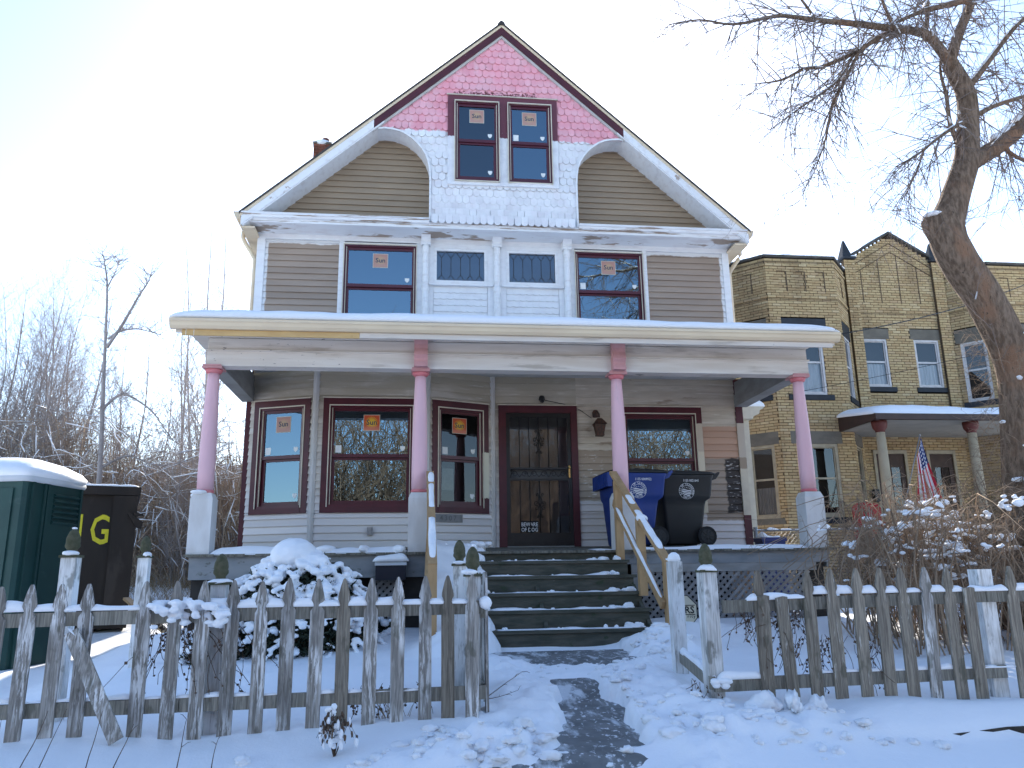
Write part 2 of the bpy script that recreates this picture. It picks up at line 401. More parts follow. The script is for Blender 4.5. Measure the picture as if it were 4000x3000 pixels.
M['dumpster'] = surf("dark_brown_steel", (0.020, 0.014, 0.011), (0.030, 0.021, 0.016), sc=(3, 3, 1), rough=0.6, spec=0.3, bump=0.1, bsc=20,
                     layers=(((2, 2, 0.7), 0.58, 0.7, (0.045, 0.034, 0.028)),))
M['bin_blue'] = surf("blue_bin_plastic", (0.016, 0.045, 0.22), (0.014, 0.04, 0.19), sc=3, rough=0.45, spec=0.4, bump=0.05, bsc=200)
M['bin_black'] = surf("black_bin_plastic", (0.020, 0.021, 0.021), (0.026, 0.026, 0.026), sc=3, rough=0.5, spec=0.4, bump=0.05, bsc=200)
M['rubber'] = surf("black_rubber", (0.014, 0.014, 0.015), (0.02, 0.02, 0.02), sc=20, rough=0.7)
M['sign_cream'] = surf("cream_sign_face", (0.60, 0.57, 0.44), (0.55, 0.52, 0.41), sc=5, rough=0.5)
M['crate_blue'] = surf("dark_blue_crate_plastic", (0.03, 0.035, 0.13), None, rough=0.5)
M['steel'] = surf("galvanised_steel", (0.33, 0.33, 0.33), (0.26, 0.26, 0.26), sc=20, rough=0.5, metal=0.6)
M['stone'] = surf("grey_brown_stone", (0.165, 0.145, 0.115), (0.13, 0.115, 0.092), sc=(3, 3, 6), rough=0.85, bump=0.2, bsc=50)
M['coping'] = surf("dark_coping", (0.055, 0.050, 0.045), (0.085, 0.078, 0.068), sc=4, rough=0.8)
M['sill_black'] = surf("dark_painted_sill", (0.028, 0.032, 0.040), (0.022, 0.025, 0.03), sc=5, rough=0.6)
M['mortar'] = surf("brown_mortar", (0.125, 0.088, 0.055), (0.10, 0.07, 0.045), sc=9, rough=0.95, layers=(((1.5, 1.5, 0.6), 0.55, 0.7, (0.06, 0.042, 0.032)),))
def _brick(name, island):
    k = NT(name)
    r = k.n("ShaderNodeNewGeometry").outputs["Random Per Island"] if island else k.rnd()
    cr = k.n("ShaderNodeValToRGB"); cr.color_ramp.interpolation = 'LINEAR'
    e = cr.color_ramp.elements
    e[0].position = 0.0; e[0].color = (0.36, 0.25, 0.13, 1)
    e[1].position = 1.0; e[1].color = (0.55, 0.42, 0.24, 1)
    for p_, c_ in ((0.12, (0.42, 0.285, 0.145, 1)), (0.35, (0.45, 0.32, 0.165, 1)), (0.7, (0.49, 0.36, 0.19, 1)), (0.85, (0.44, 0.305, 0.17, 1))):
        x = e.new(p_); x.color = c_
    k.link(r, cr.inputs[0])
    c = k.mix(k.math('MULTIPLY', k.ramp(k.noise((1.3, 1.3, 0.5), 4), 0.52, 0.72), 0.5), cr.outputs[0], (0.16, 0.105, 0.06))
    c = k.mix(k.math('MULTIPLY', k.ramp(k.noise((70, 70, 70), 3), 0.6, 0.75), 0.35), c, (0.15, 0.10, 0.06))
    k.put(k.b.inputs["Base Color"], c)
    k.b.inputs["Roughness"].default_value = 0.85; k.b.inputs["Specular IOR Level"].default_value = 0.2
    k.bump(k.noise((90, 90, 90), 3), 0.3, 0.003)
    return k.m
M['brick'] = _brick("buff_brick", False)
M['brick_island'] = _brick("buff_brick_field", True)
M['red_brick'] = surf("red_chimney_brick", (0.22, 0.075, 0.045), (0.15, 0.055, 0.035), sc=20, rough=0.9, var=0.3)
M['win_white'] = surf("white_window_frame", (0.58, 0.56, 0.55), (0.50, 0.48, 0.47), sc=9, rough=0.6)
M['win_tan'] = surf("tan_window_frame", (0.40, 0.34, 0.24), (0.33, 0.28, 0.20), sc=9, rough=0.6)
M['curtain'] = surf("pale_curtain", (0.66, 0.68, 0.70), (0.56, 0.58, 0.60), sc=(18, 18, 2), rough=0.9)
M['shade_grey'] = surf("grey_roller_shade", (0.30, 0.31, 0.33), (0.26, 0.27, 0.29), sc=3, rough=0.9)
M['brown_trim'] = surf("dark_brown_gutter", (0.055, 0.032, 0.028), (0.045, 0.028, 0.025), sc=5, rough=0.5)
M['soffit_tan'] = surf("tan_porch_soffit", (0.40, 0.375, 0.33), (0.35, 0.33, 0.29), sc=3, rough=0.8)
M['column_tan'] = surf("tan_column_paint", (0.42, 0.34, 0.23), (0.37, 0.30, 0.20), sc=4, rough=0.7)
M['oxblood'] = surf("oxblood_capital_paint", (0.11, 0.028, 0.022), None, rough=0.6)
M['door_brown'] = surf("dark_brown_door", (0.045, 0.022, 0.015), (0.06, 0.03, 0.02), sc=6, rough=0.5)
M['red_plastic'] = surf("red_chair_plastic", (0.36, 0.012, 0.02), None, rough=0.5)
M['cable'] = surf("black_cable", (0.03, 0.03, 0.032), None, rough=0.7)
M['asphalt'] = surf("slushy_asphalt", (0.10, 0.10, 0.10), (0.30, 0.31, 0.32), sc=2, rough=0.8)
M['far_siding'] = surf("pale_far_siding", (0.60, 0.60, 0.52), (0.55, 0.55, 0.48), sc=(2, 2, 20), rough=0.7)

def glass_mat(name, base, refl, rough=0.02, ripple=0.0, tint=(0.95, 0.97, 1.0)):
    k = NT(name)
    k.t.nodes.remove(k.b)
    tr = k.n("ShaderNodeBsdfTransparent"); tr.inputs[0].default_value = tuple(base) + (1,)
    gl = k.n("ShaderNodeBsdfGlossy"); gl.inputs["Roughness"].default_value = rough
    gl.inputs["Color"].default_value = tuple(tint) + (1,)
    fr = k.n("ShaderNodeFresnel"); fr.inputs[0].default_value = 1.5
    f = k.math('MULTIPLY_ADD', fr.outputs[0], 0.9, refl, clamp=True)
    mx = k.n("ShaderNodeMixShader")
    k.link(f, mx.inputs[0]); k.link(tr.outputs[0], mx.inputs[1]); k.link(gl.outputs[0], mx.inputs[2])
    k.link(mx.outputs[0], k.out.inputs[0])
    if ripple:
        nd = k.n("ShaderNodeBump"); nd.inputs["Strength"].default_value = ripple; nd.inputs["Distance"].default_value = 0.01
        k.link(k.noise((2.5, 2.5, 2.5), 2), nd.inputs["Height"])
        k.link(nd.outputs[0], gl.inputs["Normal"])
    return k.m
M['glass'] = glass_mat("window_glass", (0.74, 0.78, 0.80), 0.175, 0.0, 0.02, (0.60, 0.83, 1.0))
M['glass_screen'] = glass_mat("screened_window_glass", (0.40, 0.42, 0.44), 0.075, 0.02, 0.03, (0.74, 0.88, 1.0))
M['glass_old'] = glass_mat("old_leaded_glass", (0.30, 0.31, 0.33), 0.10, 0.12, 0.25, (0.74, 0.86, 1.0))
M['glass_door'] = glass_mat("storm_door_glass", (0.60, 0.60, 0.60), 0.045, 0.03, 0.12)
M['glass_dark'] = glass_mat("shaded_window_glass", (0.45, 0.46, 0.48), 0.02, 0.01, 0.02)
M['glass_far'] = glass_mat("neighbour_window_glass", (0.80, 0.82, 0.84), 0.035, 0.01, 0.03)
# ------------------------------------------------------------------ mesh building helpers
_CS = {}
class MB:
    """collects faces (with a material index) and builds ONE mesh object; T maps local to world"""
    def __init__(s, T=None):
        s.v = []; s.f = []; s.mi = []; s.T = T; s.cur = 0; s.smooth = []
        s.sm = False
    def add(s, vs, fs, T=None):
        n = len(s.v); T = T or s.T
        if T is not None:
            vs = [T(*p) for p in vs]
        s.v += [tuple(p) for p in vs]
        for f in fs:
            s.f.append([i + n for i in f]); s.mi.append(s.cur); s.smooth.append(s.sm)
        return s
    def box(s, x0, x1, y0, y1, z0, z1):
        if x0 > x1: x0, x1 = x1, x0
        if y0 > y1: y0, y1 = y1, y0
        if z0 > z1: z0, z1 = z1, z0
        return s.add([(x0, y0, z0), (x1, y0, z0), (x1, y1, z0), (x0, y1, z0), (x0, y0, z1), (x1, y0, z1), (x1, y1, z1), (x0, y1, z1)],
                     [(0, 3, 2, 1), (4, 5, 6, 7), (0, 1, 5, 4), (1, 2, 6, 5), (2, 3, 7, 6), (3, 0, 4, 7)])
    def prism(s, pts, y0, y1):
        """polygon given in (x, z), counter-clockwise seen from -Y, extruded from y0 (front) to y1"""
        n = len(pts)
        vs = [(x, y0, z) for x, z in pts] + [(x, y1, z) for x, z in pts]
        fs = [tuple(range(n)), tuple(range(2 * n - 1, n - 1, -1))]
        fs += [(i, i + n, (i + 1) % n + n, (i + 1) % n) for i in range(n)]
        return s.add(vs, fs)
    def prism_x(s, pts, x0, x1):
        """polygon in (y, z) extruded along x"""
        n = len(pts)
        vs = [(x0, y, z) for y, z in pts] + [(x1, y, z) for y, z in pts]
        fs = [tuple(range(n - 1, -1, -1)), tuple(range(n, 2 * n))]
        fs += [(i, (i + 1) % n, (i + 1) % n + n, i + n) for i in range(n)]
        return s.add(vs, fs)
    def prism_z(s, pts, z0, z1):
        n = len(pts)
        vs = [(x, y, z0) for x, y in pts] + [(x, y, z1) for x, y in pts]
        fs = [tuple(range(n - 1, -1, -1)), tuple(range(n, 2 * n))]
        fs += [(i, (i + 1) % n, (i + 1) % n + n, i + n) for i in range(n)]
        return s.add(vs, fs)
    def beam(s, a, b, w, h, up=(0, 0, 1)):
        """square bar from a to b, w across, h along up"""
        a, b = Vector(a), Vector(b); d = (b - a).normalized(); up = Vector(up)
        sx = d.cross(up)
        if sx.length < 1e-4:
            sx = d.cross(Vector((1, 0, 0)))
        sx.normalize(); uz = sx.cross(d).normalized()
        vs = []
        for p in (a, b):
            for i, j in ((-1, -1), (1, -1), (1, 1), (-1, 1)):
                vs.append(p + sx * (i * w / 2) + uz * (j * h / 2))
        return s.add(vs, [(0, 3, 2, 1), (4, 5, 6, 7), (0, 1, 5, 4), (1, 2, 6, 5), (2, 3, 7, 6), (3, 0, 4, 7)])
    def tube(s, pts, rad, n=6, cap=True):
        P = [(p[0], p[1], p[2]) for p in pts]
        N = len(P)
        if not isinstance(rad, (list, tuple)):
            rad = [rad] * N
        cs = _CS.get(n)
        if cs is None:
            cs = _CS[n] = [(math.cos(2 * PI * k / n), math.sin(2 * PI * k / n)) for k in range(n)]
        vs = []
        for i in range(N):
            p = P[i]; q = P[i + 1] if i + 1 < N else P[i]; o = P[i - 1] if i else P[i]
            dx, dy, dz = q[0] - o[0], q[1] - o[1], q[2] - o[2]
            l = math.sqrt(dx * dx + dy * dy + dz * dz) or 1.0
            dx /= l; dy /= l; dz /= l
            if abs(dx * 0.31 + dy * 0.17 + dz * 0.93) < 0.95:
                ax, ay, az = dy * 0.93 - dz * 0.17, dz * 0.31 - dx * 0.93, dx * 0.17 - dy * 0.31
            else:
                ax, ay, az = 0.0, dz, -dy
            l = math.sqrt(ax * ax + ay * ay + az * az) or 1.0
            ax /= l; ay /= l; az /= l
            bx, by, bz = dy * az - dz * ay, dz * ax - dx * az, dx * ay - dy * ax
            r = rad[i]
            for c, sn_ in cs:
                vs.append((p[0] + (ax * c + bx * sn_) * r, p[1] + (ay * c + by * sn_) * r, p[2] + (az * c + bz * sn_) * r))
        if s.T is not None:
            vs = [s.T(*p) for p in vs]
        b0 = len(s.v); s.v += vs
        for i in range(N - 1):
            u = b0 + i * n
            for k in range(n):
                k2 = k + 1 if k + 1 < n else 0
                s.f.append((u + k, u + n + k, u + n + k2, u + k2))
        m = (N - 1) * n
        if cap:
            s.f.append(tuple(range(b0, b0 + n))); s.f.append(tuple(range(b0 + N * n - 1, b0 + N * n - n - 1, -1))); m += 2
        s.mi += [s.cur] * m; s.smooth += [True] * m
        return s
    def lathe(s, prof, c, n=20, smooth=True):
        """profile of (r, z), turned about the vertical through c=(x, y)"""
        vs, fs = [], []
        for r, z in prof:
            for k in range(n):
                t = 2 * PI * k / n
                vs.append((c[0] + r * math.cos(t), c[1] + r * math.sin(t), z))
        for i in range(len(prof) - 1):
            for k in range(n):
                k2 = (k + 1) % n
                fs.append((i * n + k, i * n + k2, (i + 1) * n + k2, (i + 1) * n + k))
        fs.append(tuple(range(n - 1, -1, -1))); m = (len(prof) - 1) * n
        fs.append(tuple(range(m, m + n)))
        old = s.sm; s.sm = smooth
        s.add(vs, fs); s.sm = old
        return s
    def mesh(s, name, mats, off=(0, 0, 0)):
        me = bpy.data.meshes.new(name)
        v = np.array(s.v, dtype=np.float64) - np.array(off)
        me.from_pydata(v.tolist() if len(v) else [], [], s.f)
        if not isinstance(mats, (list, tuple)):
            mats = [mats]
        for m in mats:
            me.materials.append(M[m] if isinstance(m, str) else m)
        me.polygons.foreach_set("material_index", s.mi)
        me.polygons.foreach_set("use_smooth", s.smooth)
        me.update()
        return me
    def build(s, name, mats, parent=None):
        off = ROOT_LOC(parent)
        o = link(name, s.mesh(name, mats, off), parent)
        if name in ("snow", "stems", "foliage"):
            o["kind"] = "stuff"
        return o

_ROOT = {}
def ROOT_LOC(parent):
    while parent is not None and parent.parent is not None:
        parent = parent.parent
    return tuple(parent.location) if parent is not None else (0, 0, 0)

def link(name, data, parent=None, loc=None):
    o = bpy.data.objects.new(name, data)
    COL.objects.link(o)
    if parent is not None:
        o.parent = parent
    if loc is not None:
        r = ROOT_LOC(parent)
        o.location = (loc[0] - r[0], loc[1] - r[1], loc[2] - r[2])
    return o

def tag(o, label, cat=None, group=None, kind=None):
    o["label"] = label
    if cat: o["category"] = cat
    if group: o["group"] = group
    if kind: o["kind"] = kind
    return o

def thing(name, label, cat, loc=(0, 0, 0), group=None):
    o = bpy.data.objects.new(name, None)
    COL.objects.link(o)
    o.location = loc
    o.empty_display_size = 0.2
    return tag(o, label, cat, group)

def struct(name, mb, mats, label=None):
    o = mb.build(name, mats)
    o["kind"] = "structure"
    if label: o["label"] = label
    return o

def copy_obj(src, parent, loc=None, rot=None, scale=None, data=None, name=None):
    c = src.copy(); COL.objects.link(c); c.parent = parent
    if loc is not None: c.location = loc
    if rot is not None: c.rotation_euler = rot
    if scale is not None: c.scale = scale
    return c

# text as flat geometry, from Blender's own font
_txt = {}
def text_geo(body, size=1.0, bold=0.0, align='CENTER', space=1.0):
    key = (body, bold, align, space)
    if key not in _txt:
        cu = bpy.data.curves.new("lettering", 'FONT')
        cu.body = body; cu.size = 1.0; cu.align_x = align; cu.offset = bold; cu.resolution_u = 2
        cu.space_character = space
        ob = bpy.data.objects.new("lettering", cu); COL.objects.link(ob)
        bpy.context.view_layer.update()
        me = ob.evaluated_get(bpy.context.evaluated_depsgraph_get()).to_mesh()
        vs = [(v.co.x, v.co.y) for v in me.vertices]; fs = [tuple(p.vertices) for p in me.polygons]
        ob.evaluated_get(bpy.context.evaluated_depsgraph_get()).to_mesh_clear()
        bpy.data.objects.remove(ob); bpy.data.curves.remove(cu)
        _txt[key] = (vs, fs)
    vs, fs = _txt[key]
    return [(x * size, y * size) for x, y in vs], fs

def add_text(mb, body, size, x, z, y, bold=0.0, T=None, align='CENTER', rot=0.0, sx=1.0, space=1.0):
    """lettering standing in the XZ plane, facing -Y"""
    vs, fs = text_geo(body, size, bold, align, space)
    c, s_ = math.cos(rot), math.sin(rot)
    mb.add([(x + (px * c * sx - pz * s_), y, z + (px * sx * s_ + pz * c)) for px, pz in vs], fs, T)

def ring(mb, cx, cz, r0, r1, y, n=32, a0=0.0, a1=2 * PI):
    vs, fs = [], []
    for k in range(n + 1):
        t = a0 + (a1 - a0) * k / n
        for r in (r0, r1):
            vs.append((cx + r * math.cos(t), y, cz + r * math.sin(t)))
    for k in range(n):
        fs.append((2 * k, 2 * k + 1, 2 * k + 3, 2 * k + 2))
    mb.add(vs, fs)

def snow_strip(mb, a, b, w, h, seed=0, seg=0.05, jag=0.35, taper=0.06, sink=0.01, gap=0.0):
    """a lumpy ridge of snow lying on a rail or edge from a to b"""
    a, b = Vector(a), Vector(b); L = (b - a).length; d = (b - a) / L
    sx = Vector((d.y, -d.x, 0))
    if sx.length < 1e-4: sx = Vector((1, 0, 0))
    sx.normalize()
    n = max(3, int(L / seg)); K = 8
    t = np.linspace(0, L, n + 1)
    nz = fbm(t * 4.0 + seed * 7.7, np.zeros(n + 1) + seed, seed, 3) * 2
    nw = fbm(t * 3.0 + seed * 3.1, np.zeros(n + 1) + 9, seed + 5, 3) * 2
    vs, fs = [], []
    for i in range(n + 1):
        e = min(1.0, min(t[i], L - t[i]) / taper + 0.05) ** 0.5 if taper else 1.0
        hh = max(0.004, h * (1 + jag * 2 * nz[i])) * e
        if gap and nz[i] < -gap: hh *= 0.15
        ww = w * (1 + 0.35 * nw[i]) * (0.55 + 0.45 * e)
        p = a + d * t[i]
        for k in range(K):
            th = PI * k / (K - 1)
            q = p + sx * (math.cos(th) * ww / 2 * (1.06 if 0 < k < K - 1 else 1.0)) + Vector((0, 0, math.sin(th) ** 0.8 * hh - sink))
            vs.append((q.x, q.y, q.z))
    for i in range(n):
        for k in range(K - 1):
            fs.append((i * K + k, i * K + k + 1, (i + 1) * K + k + 1, (i + 1) * K + k))
        fs.append((i * K + K - 1, i * K, (i + 1) * K, (i + 1) * K + K - 1))
    fs.append(tuple(range(K - 1, -1, -1))); fs.append(tuple(range(n * K, n * K + K)))
    old = mb.sm; mb.sm = True
    mb.add(vs, fs); mb.sm = old

def _ico():
    t = (1 + 5 ** 0.5) / 2
    v = [Vector(p).normalized() for p in ((-1, t, 0), (1, t, 0), (-1, -t, 0), (1, -t, 0), (0, -1, t), (0, 1, t), (0, -1, -t), (0, 1, -t), (t, 0, -1), (t, 0, 1), (-t, 0, -1), (-t, 0, 1))]
    f = [(0, 11, 5), (0, 5, 1), (0, 1, 7), (0, 7, 10), (0, 10, 11), (1, 5, 9), (5, 11, 4), (11, 10, 2), (10, 7, 6), (7, 1, 8), (3, 9, 4), (3, 4, 2), (3, 2, 6), (3, 6, 8), (3, 8, 9), (4, 9, 5), (2, 4, 11), (6, 2, 10), (8, 6, 7), (9, 8, 1)]
    return v, f
def ico(sub):
    v, f = _ico()
    for _ in range(sub):
        cache = {}; nf = []
        def mid(a, b):
            k = (min(a, b), max(a, b))
            if k not in cache:
                v.append(((v[a] + v[b]) / 2).normalized()); cache[k] = len(v) - 1
            return cache[k]
        for a, b, c in f:
            x, y, z = mid(a, b), mid(b, c), mid(c, a)
            nf += [(a, x, z), (b, y, x), (c, z, y), (x, y, z)]
        f = nf
    return [tuple(p) for p in v], f
ICO1, ICO2 = ico(1), ico(2)
def blob(mb, c, rx, ry, rz, rng, rough=0.25, sub=1, rot=True, smooth=True):
    V, F = ICO1 if sub == 1 else ICO2
    a = rng.random() * 6.28 if rot else 0
    ca, sa = math.cos(a), math.sin(a)
    dents = [(rng.gauss(0, 1), rng.gauss(0, 1), rng.gauss(0, 1), rng.uniform(-1, 1)) for _ in range(4)]
    vs = []
    for x, y, z in V:
        k = 1 + rough * 0.35 * (rng.random() - 0.5) * 2
        for dx, dy, dz, w in dents:
            t = (x * dx + y * dy + z * dz) / 1.7
            if t > 0.25: k += rough * w * (t - 0.25)
        X, Y = x * rx * k, y * ry * k
        vs.append((c[0] + X * ca - Y * sa, c[1] + X * sa + Y * ca, c[2] + z * rz * k))
    old = mb.sm; mb.sm = smooth
    mb.add(vs, F); mb.sm = old

def frame_T(origin, ux, uy=None):
    """local (u along wall, w outward is -v... ) -> world: u along ux, y into the wall, z up"""
    ux = Vector(ux).normalized(); uz = Vector((0, 0, 1)); uy = uz.cross(ux)      # points into the house for ux = +X
    o = Vector(origin)
    return lambda x, y, z: tuple(o + ux * x + uy * y + uz * z)
# ------------------------------------------------------------------ ground: snow over yard, walk and street
def walk_z(y):
    return np.interp(y, [-9, -7.6, -7.1, -6.0, -4.6, -3.6], [-0.62, -0.36, -0.185, -0.125, 0.085, 0.11])

def walk_edges(y):
    """left and right edge of the cleared walk at depth y"""
    l = np.interp(y, [-8.2, -7.4, -7.06, -6.55, -5.63, -5.2, -4.81, -4.5, -4.1, -3.6], [-1.20, -1.12, -1.00, -0.92, -0.82, -0.78, -0.66, -0.95, -1.16, -1.2])
    r = np.interp(y, [-8.2, -7.4, -7.06, -6.57, -6.07, -5.34, -4.91, -4.5, -4.1, -3.6], [-0.55, -0.62, -0.36, -0.36, -0.34, -0.30, -0.26, 0.05, 0.25, 0.3])
    return l, r

def snow_base(x, y):
    z = np.interp(y, [-40, -13.5, -12.5, -10.2, -9.6, -8.2, -7.4, -6.9, -6.4, -5, -4, -3, -2.1, 0, 6, 20, 60],
                  [-0.55, -0.62, -0.66, -0.62, -0.42, -0.36, -0.27, -0.16, -0.055, 0.05, 0.12, 0.21, 0.28, 0.24, 0.20, 0.12, 0.0])
    left = sstep(-1.2, -3.4, x)
    z = z - left * 0.05 * sstep(-1.5, -5.5, y) - 0.10 * sstep(-4.0, -6.5, x) * sstep(6, -2, y)
    z = z + 0.95 * sstep(-4.6, -6.5, x) * sstep(3.0, 14.0, y) - 0.30 * sstep(-4.5, -5.8, x) * sstep(3.5, -0.5, y) * sstep(-7.0, -4.2, y)
    return z

def snow_z(x, y):
    x = np.asarray(x, float); y = np.asarray(y, float)
    z = snow_base(x, y)
    near = np.exp(-((x + 1) / 9) ** 2) * sstep(-12, -9, y) * sstep(6, 0, y)
    calm = 1 - 0.85 * sstep(0.8, 1.3, x) * sstep(-7.6, -7.2, y) * sstep(-6.45, -6.7, y)
    z = z + (fbm(x * 0.7, y * 0.7, 3, 3) * 0.10 * (0.4 + near) + fbm(x * 3, y * 3, 5, 3) * 0.028 * near) * calm
    l, r = walk_edges(y)
    wob = fbm(x * 2.2, y * 2.2, 8, 4) * 0.24 + fbm(x * 9, y * 9, 9, 3) * 0.13
    d = np.maximum(l - x, x - r) + wob                     # >0 outside the cleared walk
    inside = sstep(-6.98, -6.84, y + wob * 0.9) * sstep(-3.4, -3.7, y)
    # thrown-up banks beside the walk, lumpy
    lump = fbm(x * 5.5, y * 5.5, 21, 4, 0.6)
    bank = np.exp(-((d - 0.28) / 0.26) ** 2) * sstep(-8.6, -7.2, y) * sstep(-3.2, -4.2, y)
    rightb = sstep(-0.6, 0.4, x)
    z = z + bank * (0.035 + 0.05 * rightb * sstep(-4.9, -6.2, y)) + bank * lump * 0.16
    # trodden snow between the bottom step and the bare part of the walk
    tread = sstep(-5.3, -5.0, y + wob * 0.5) * sstep(-4.55, -4.8, y + wob * 0.7)
    bare = sstep(0.0, -0.075, d) * inside
    wz = walk_z(y)
    clear = wz - 0.05 + 0.075 * tread + fbm(x * 11, y * 11, 31, 3) * 0.03 * tread
    z = z * (1 - bare) + clear * bare
    # heap on the right of the steps, drift over their left end
    z = z + 0.20 * np.exp(-(((x - 0.62) / 0.34) ** 2 + ((y + 3.85) / 0.42) ** 2)) * (0.85 + lump * 0.8)
    z = z + 0.16 * np.exp(-(((x - 1.15) / 0.6) ** 2 + ((y + 2.9) / 0.45) ** 2))
    z = z + 0.24 * np.exp(-(((x + 1.46) / 0.26) ** 2 + ((y + 3.75) / 0.5) ** 2)) * (1 + lump * 0.5)
    # shovelled lumps left of the walk in front of the fence
    z = z + 0.13 * np.exp(-(((x + 1.55) / 0.42) ** 2 + ((y + 6.95) / 0.26) ** 2)) * (0.8 + lump * 1.4)
    # bank in front of the right-hand fence, with a ledge that drops to the kerb strip
    z = z + 0.10 * np.exp(-(((x - 0.55) / 0.45) ** 2 + ((y + 6.78) / 0.2) ** 2)) * (0.8 + lump * 1.6)
    ledge = sstep(0.7, 1.4, x)
    z = z + ledge * 0.07 * np.exp(-((y + 6.62) / 0.2) ** 2) - ledge * 0.055 * sstep(-6.80, -6.92, y + fbm(x * 2, y * 0 + 2, 41, 2) * 0.08)
    # low drift in the front yard behind the left fence
    z = z + 0.08 * np.exp(-(((x + 3.1) / 1.2) ** 2 + ((y + 4.7) / 0.7) ** 2))
    # hold the snow below the porch floor and away from the steps' right face
    return z

def graded(lo, hi, step, far, grow=1.18):
    a = list(np.arange(lo, hi + step * 0.5, step))
    s_, p = step, a[-1]
    while p < far:
        s_ *= grow; p += s_; a.append(p)
    s_, p = step, a[0]
    while p > -far:
        s_ *= grow; p -= s_; a.insert(0, p)
    return np.array(a)

gx = graded(-5.2, 3.6, 0.030, 420, 1.16)
gy = graded(-7.6, -3.0, 0.030, 420, 1.13)
GX, GY = np.meshgrid(gx, gy)
GZ = snow_z(GX, GY)
nx_, ny_ = len(gx), len(gy)
gv = np.stack([GX.ravel(), GY.ravel(), GZ.ravel()], 1)
idx = np.arange(nx_ * ny_).reshape(ny_, nx_)
gf = np.stack([idx[:-1, :-1].ravel(), idx[:-1, 1:].ravel(), idx[1:, 1:].ravel(), idx[1:, :-1].ravel()], 1)
me = bpy.data.meshes.new("ground")
me.vertices.add(len(gv)); me.vertices.foreach_set("co", gv.ravel())
me.loops.add(gf.size); me.loops.foreach_set("vertex_index", gf.ravel().astype(np.int32))
me.polygons.add(len(gf))
me.polygons.foreach_set("loop_start", np.arange(0, gf.size, 4, dtype=np.int32))
me.polygons.foreach_set("loop_total", np.full(len(gf), 4, dtype=np.int32))
me.polygons.foreach_set("use_smooth", np.ones(len(gf), bool))
me.update(calc_edges=True)
me.materials.append(M['snow'])
ground = link("ground", me)
tag(ground, "snow covering the yard, verge and street", kind="structure")

# concrete walk from the street to the bottom step
mb = MB()
ys = np.linspace(-9.0, -3.75, 60); K = 14
vs, fs = [], []
for j, y in enumerate(ys):
    for i in range(K + 1):
        xr_ = float(np.interp(y, [-7.2, -5.4, -4.6], [-0.22, -0.12, 0.5])); x = -1.40 + (xr_ + 1.40) * i / K
        vs.append((x, y, float(walk_z(y))))
for j in range(len(ys) - 1):
    for i in range(K):
        a = j * (K + 1) + i
        fs.append((a, a + 1, a + K + 2, a + K + 1))
mb.sm = True
mb.add(vs, fs)
struct("walkway", mb, 'concrete', "icy concrete walk cleared of snow below the steps")
mb = MB()
mb.box(-60, 60, -24, -14.5, -0.75, -0.575)
struct("road", mb, 'asphalt', "slushy street behind the viewpoint")
# kerb edge showing dark where the snow overhangs
mb = MB()
pts = [(1.12 + 0.12 * k, -6.875 + 0.014 * math.sin(k * 1.3) + 0.01 * math.sin(k * 2.9), -0.166 + 0.010 * math.sin(k * 0.9 + 1) - 0.045 * max(0, 4 - k) / 4) for k in range(27)]
for i in range(len(pts) - 1):
    (xa, ya, ta), (xb, yb, tb_) = pts[i], pts[i + 1]
    mb.add([(xa, ya, -0.30), (xb, yb, -0.30), (xb, yb, tb_), (xa, ya, ta), (xa, ya + 0.14, -0.30), (xb, yb + 0.14, -0.30), (xb, yb + 0.14, tb_), (xa, ya + 0.14, ta)],
           [(0, 1, 2, 3), (3, 2, 6, 7), (1, 5, 6, 2), (4, 0, 3, 7), (5, 4, 7, 6)])
struct("kerb", mb, 'soil', "dark kerb edge showing under the snow ledge")
# loose lumps thrown up by the shovel
rng = random.Random(5)
mb = MB()
spots = []
for _ in range(70):
    spots.append((rng.gauss(-1.5, 0.36), rng.gauss(-6.98, 0.18), rng.uniform(0.012, 0.05)))
for _ in range(60):
    spots.append((rng.gauss(0.35, 0.42), rng.gauss(-6.85, 0.16), rng.uniform(0.012, 0.055)))
for _ in range(70):
    y = rng.uniform(-6.9, -4.4); l, r = walk_edges(y)
    x = (r + abs(rng.gauss(0.06, 0.14))) if rng.random() < 0.72 else (l - abs(rng.gauss(0.05, 0.08)))
    spots.append((x, y, rng.uniform(0.01, 0.04)))
for _ in range(45):
    spots.append((rng.gauss(0.5, 0.2), rng.gauss(-4.25, 0.22), rng.uniform(0.012, 0.05)))
for _ in range(30):
    spots.append((rng.uniform(-1.1, 0.2), rng.gauss(-4.75, 0.18), rng.uniform(0.008, 0.022)))
for x, y, s_ in spots:
    blob(mb, (x, y, float(snow_z(x, y)) + s_ * 0.02), s_ * rng.uniform(0.9, 1.8), s_ * rng.uniform(0.8, 1.2), s_ * rng.uniform(0.45, 0.8), rng, 0.7, 2)
for x, y, s_ in ((0.47, -6.62, 0.085), (0.62, -6.66, 0.09), (0.78, -6.68, 0.06)):
    blob(mb, (x, y, float(snow_z(x, y)) + s_ * 0.2), s_ * 1.2, s_ * 0.6, s_ * 1.0, rng, 0.8, 2)
o = mb.build("snow_lumps", 'snow_fine')
tag(o, "loose lumps of shovelled snow beside the walk", "snow", kind="stuff")
# ------------------------------------------------------------------ the house
WL, WR, XC = -4.33, 3.25, -0.53
SLOPE, ZAP = 0.895, 9.86
def zr(x): return ZAP - SLOPE * abs(x - XC)
house = thing("house", "two-storey clapboard house, pink shingled gable, taupe and white upper wall, porch with pink columns", "house", (-0.54, -1.0, 0.1))

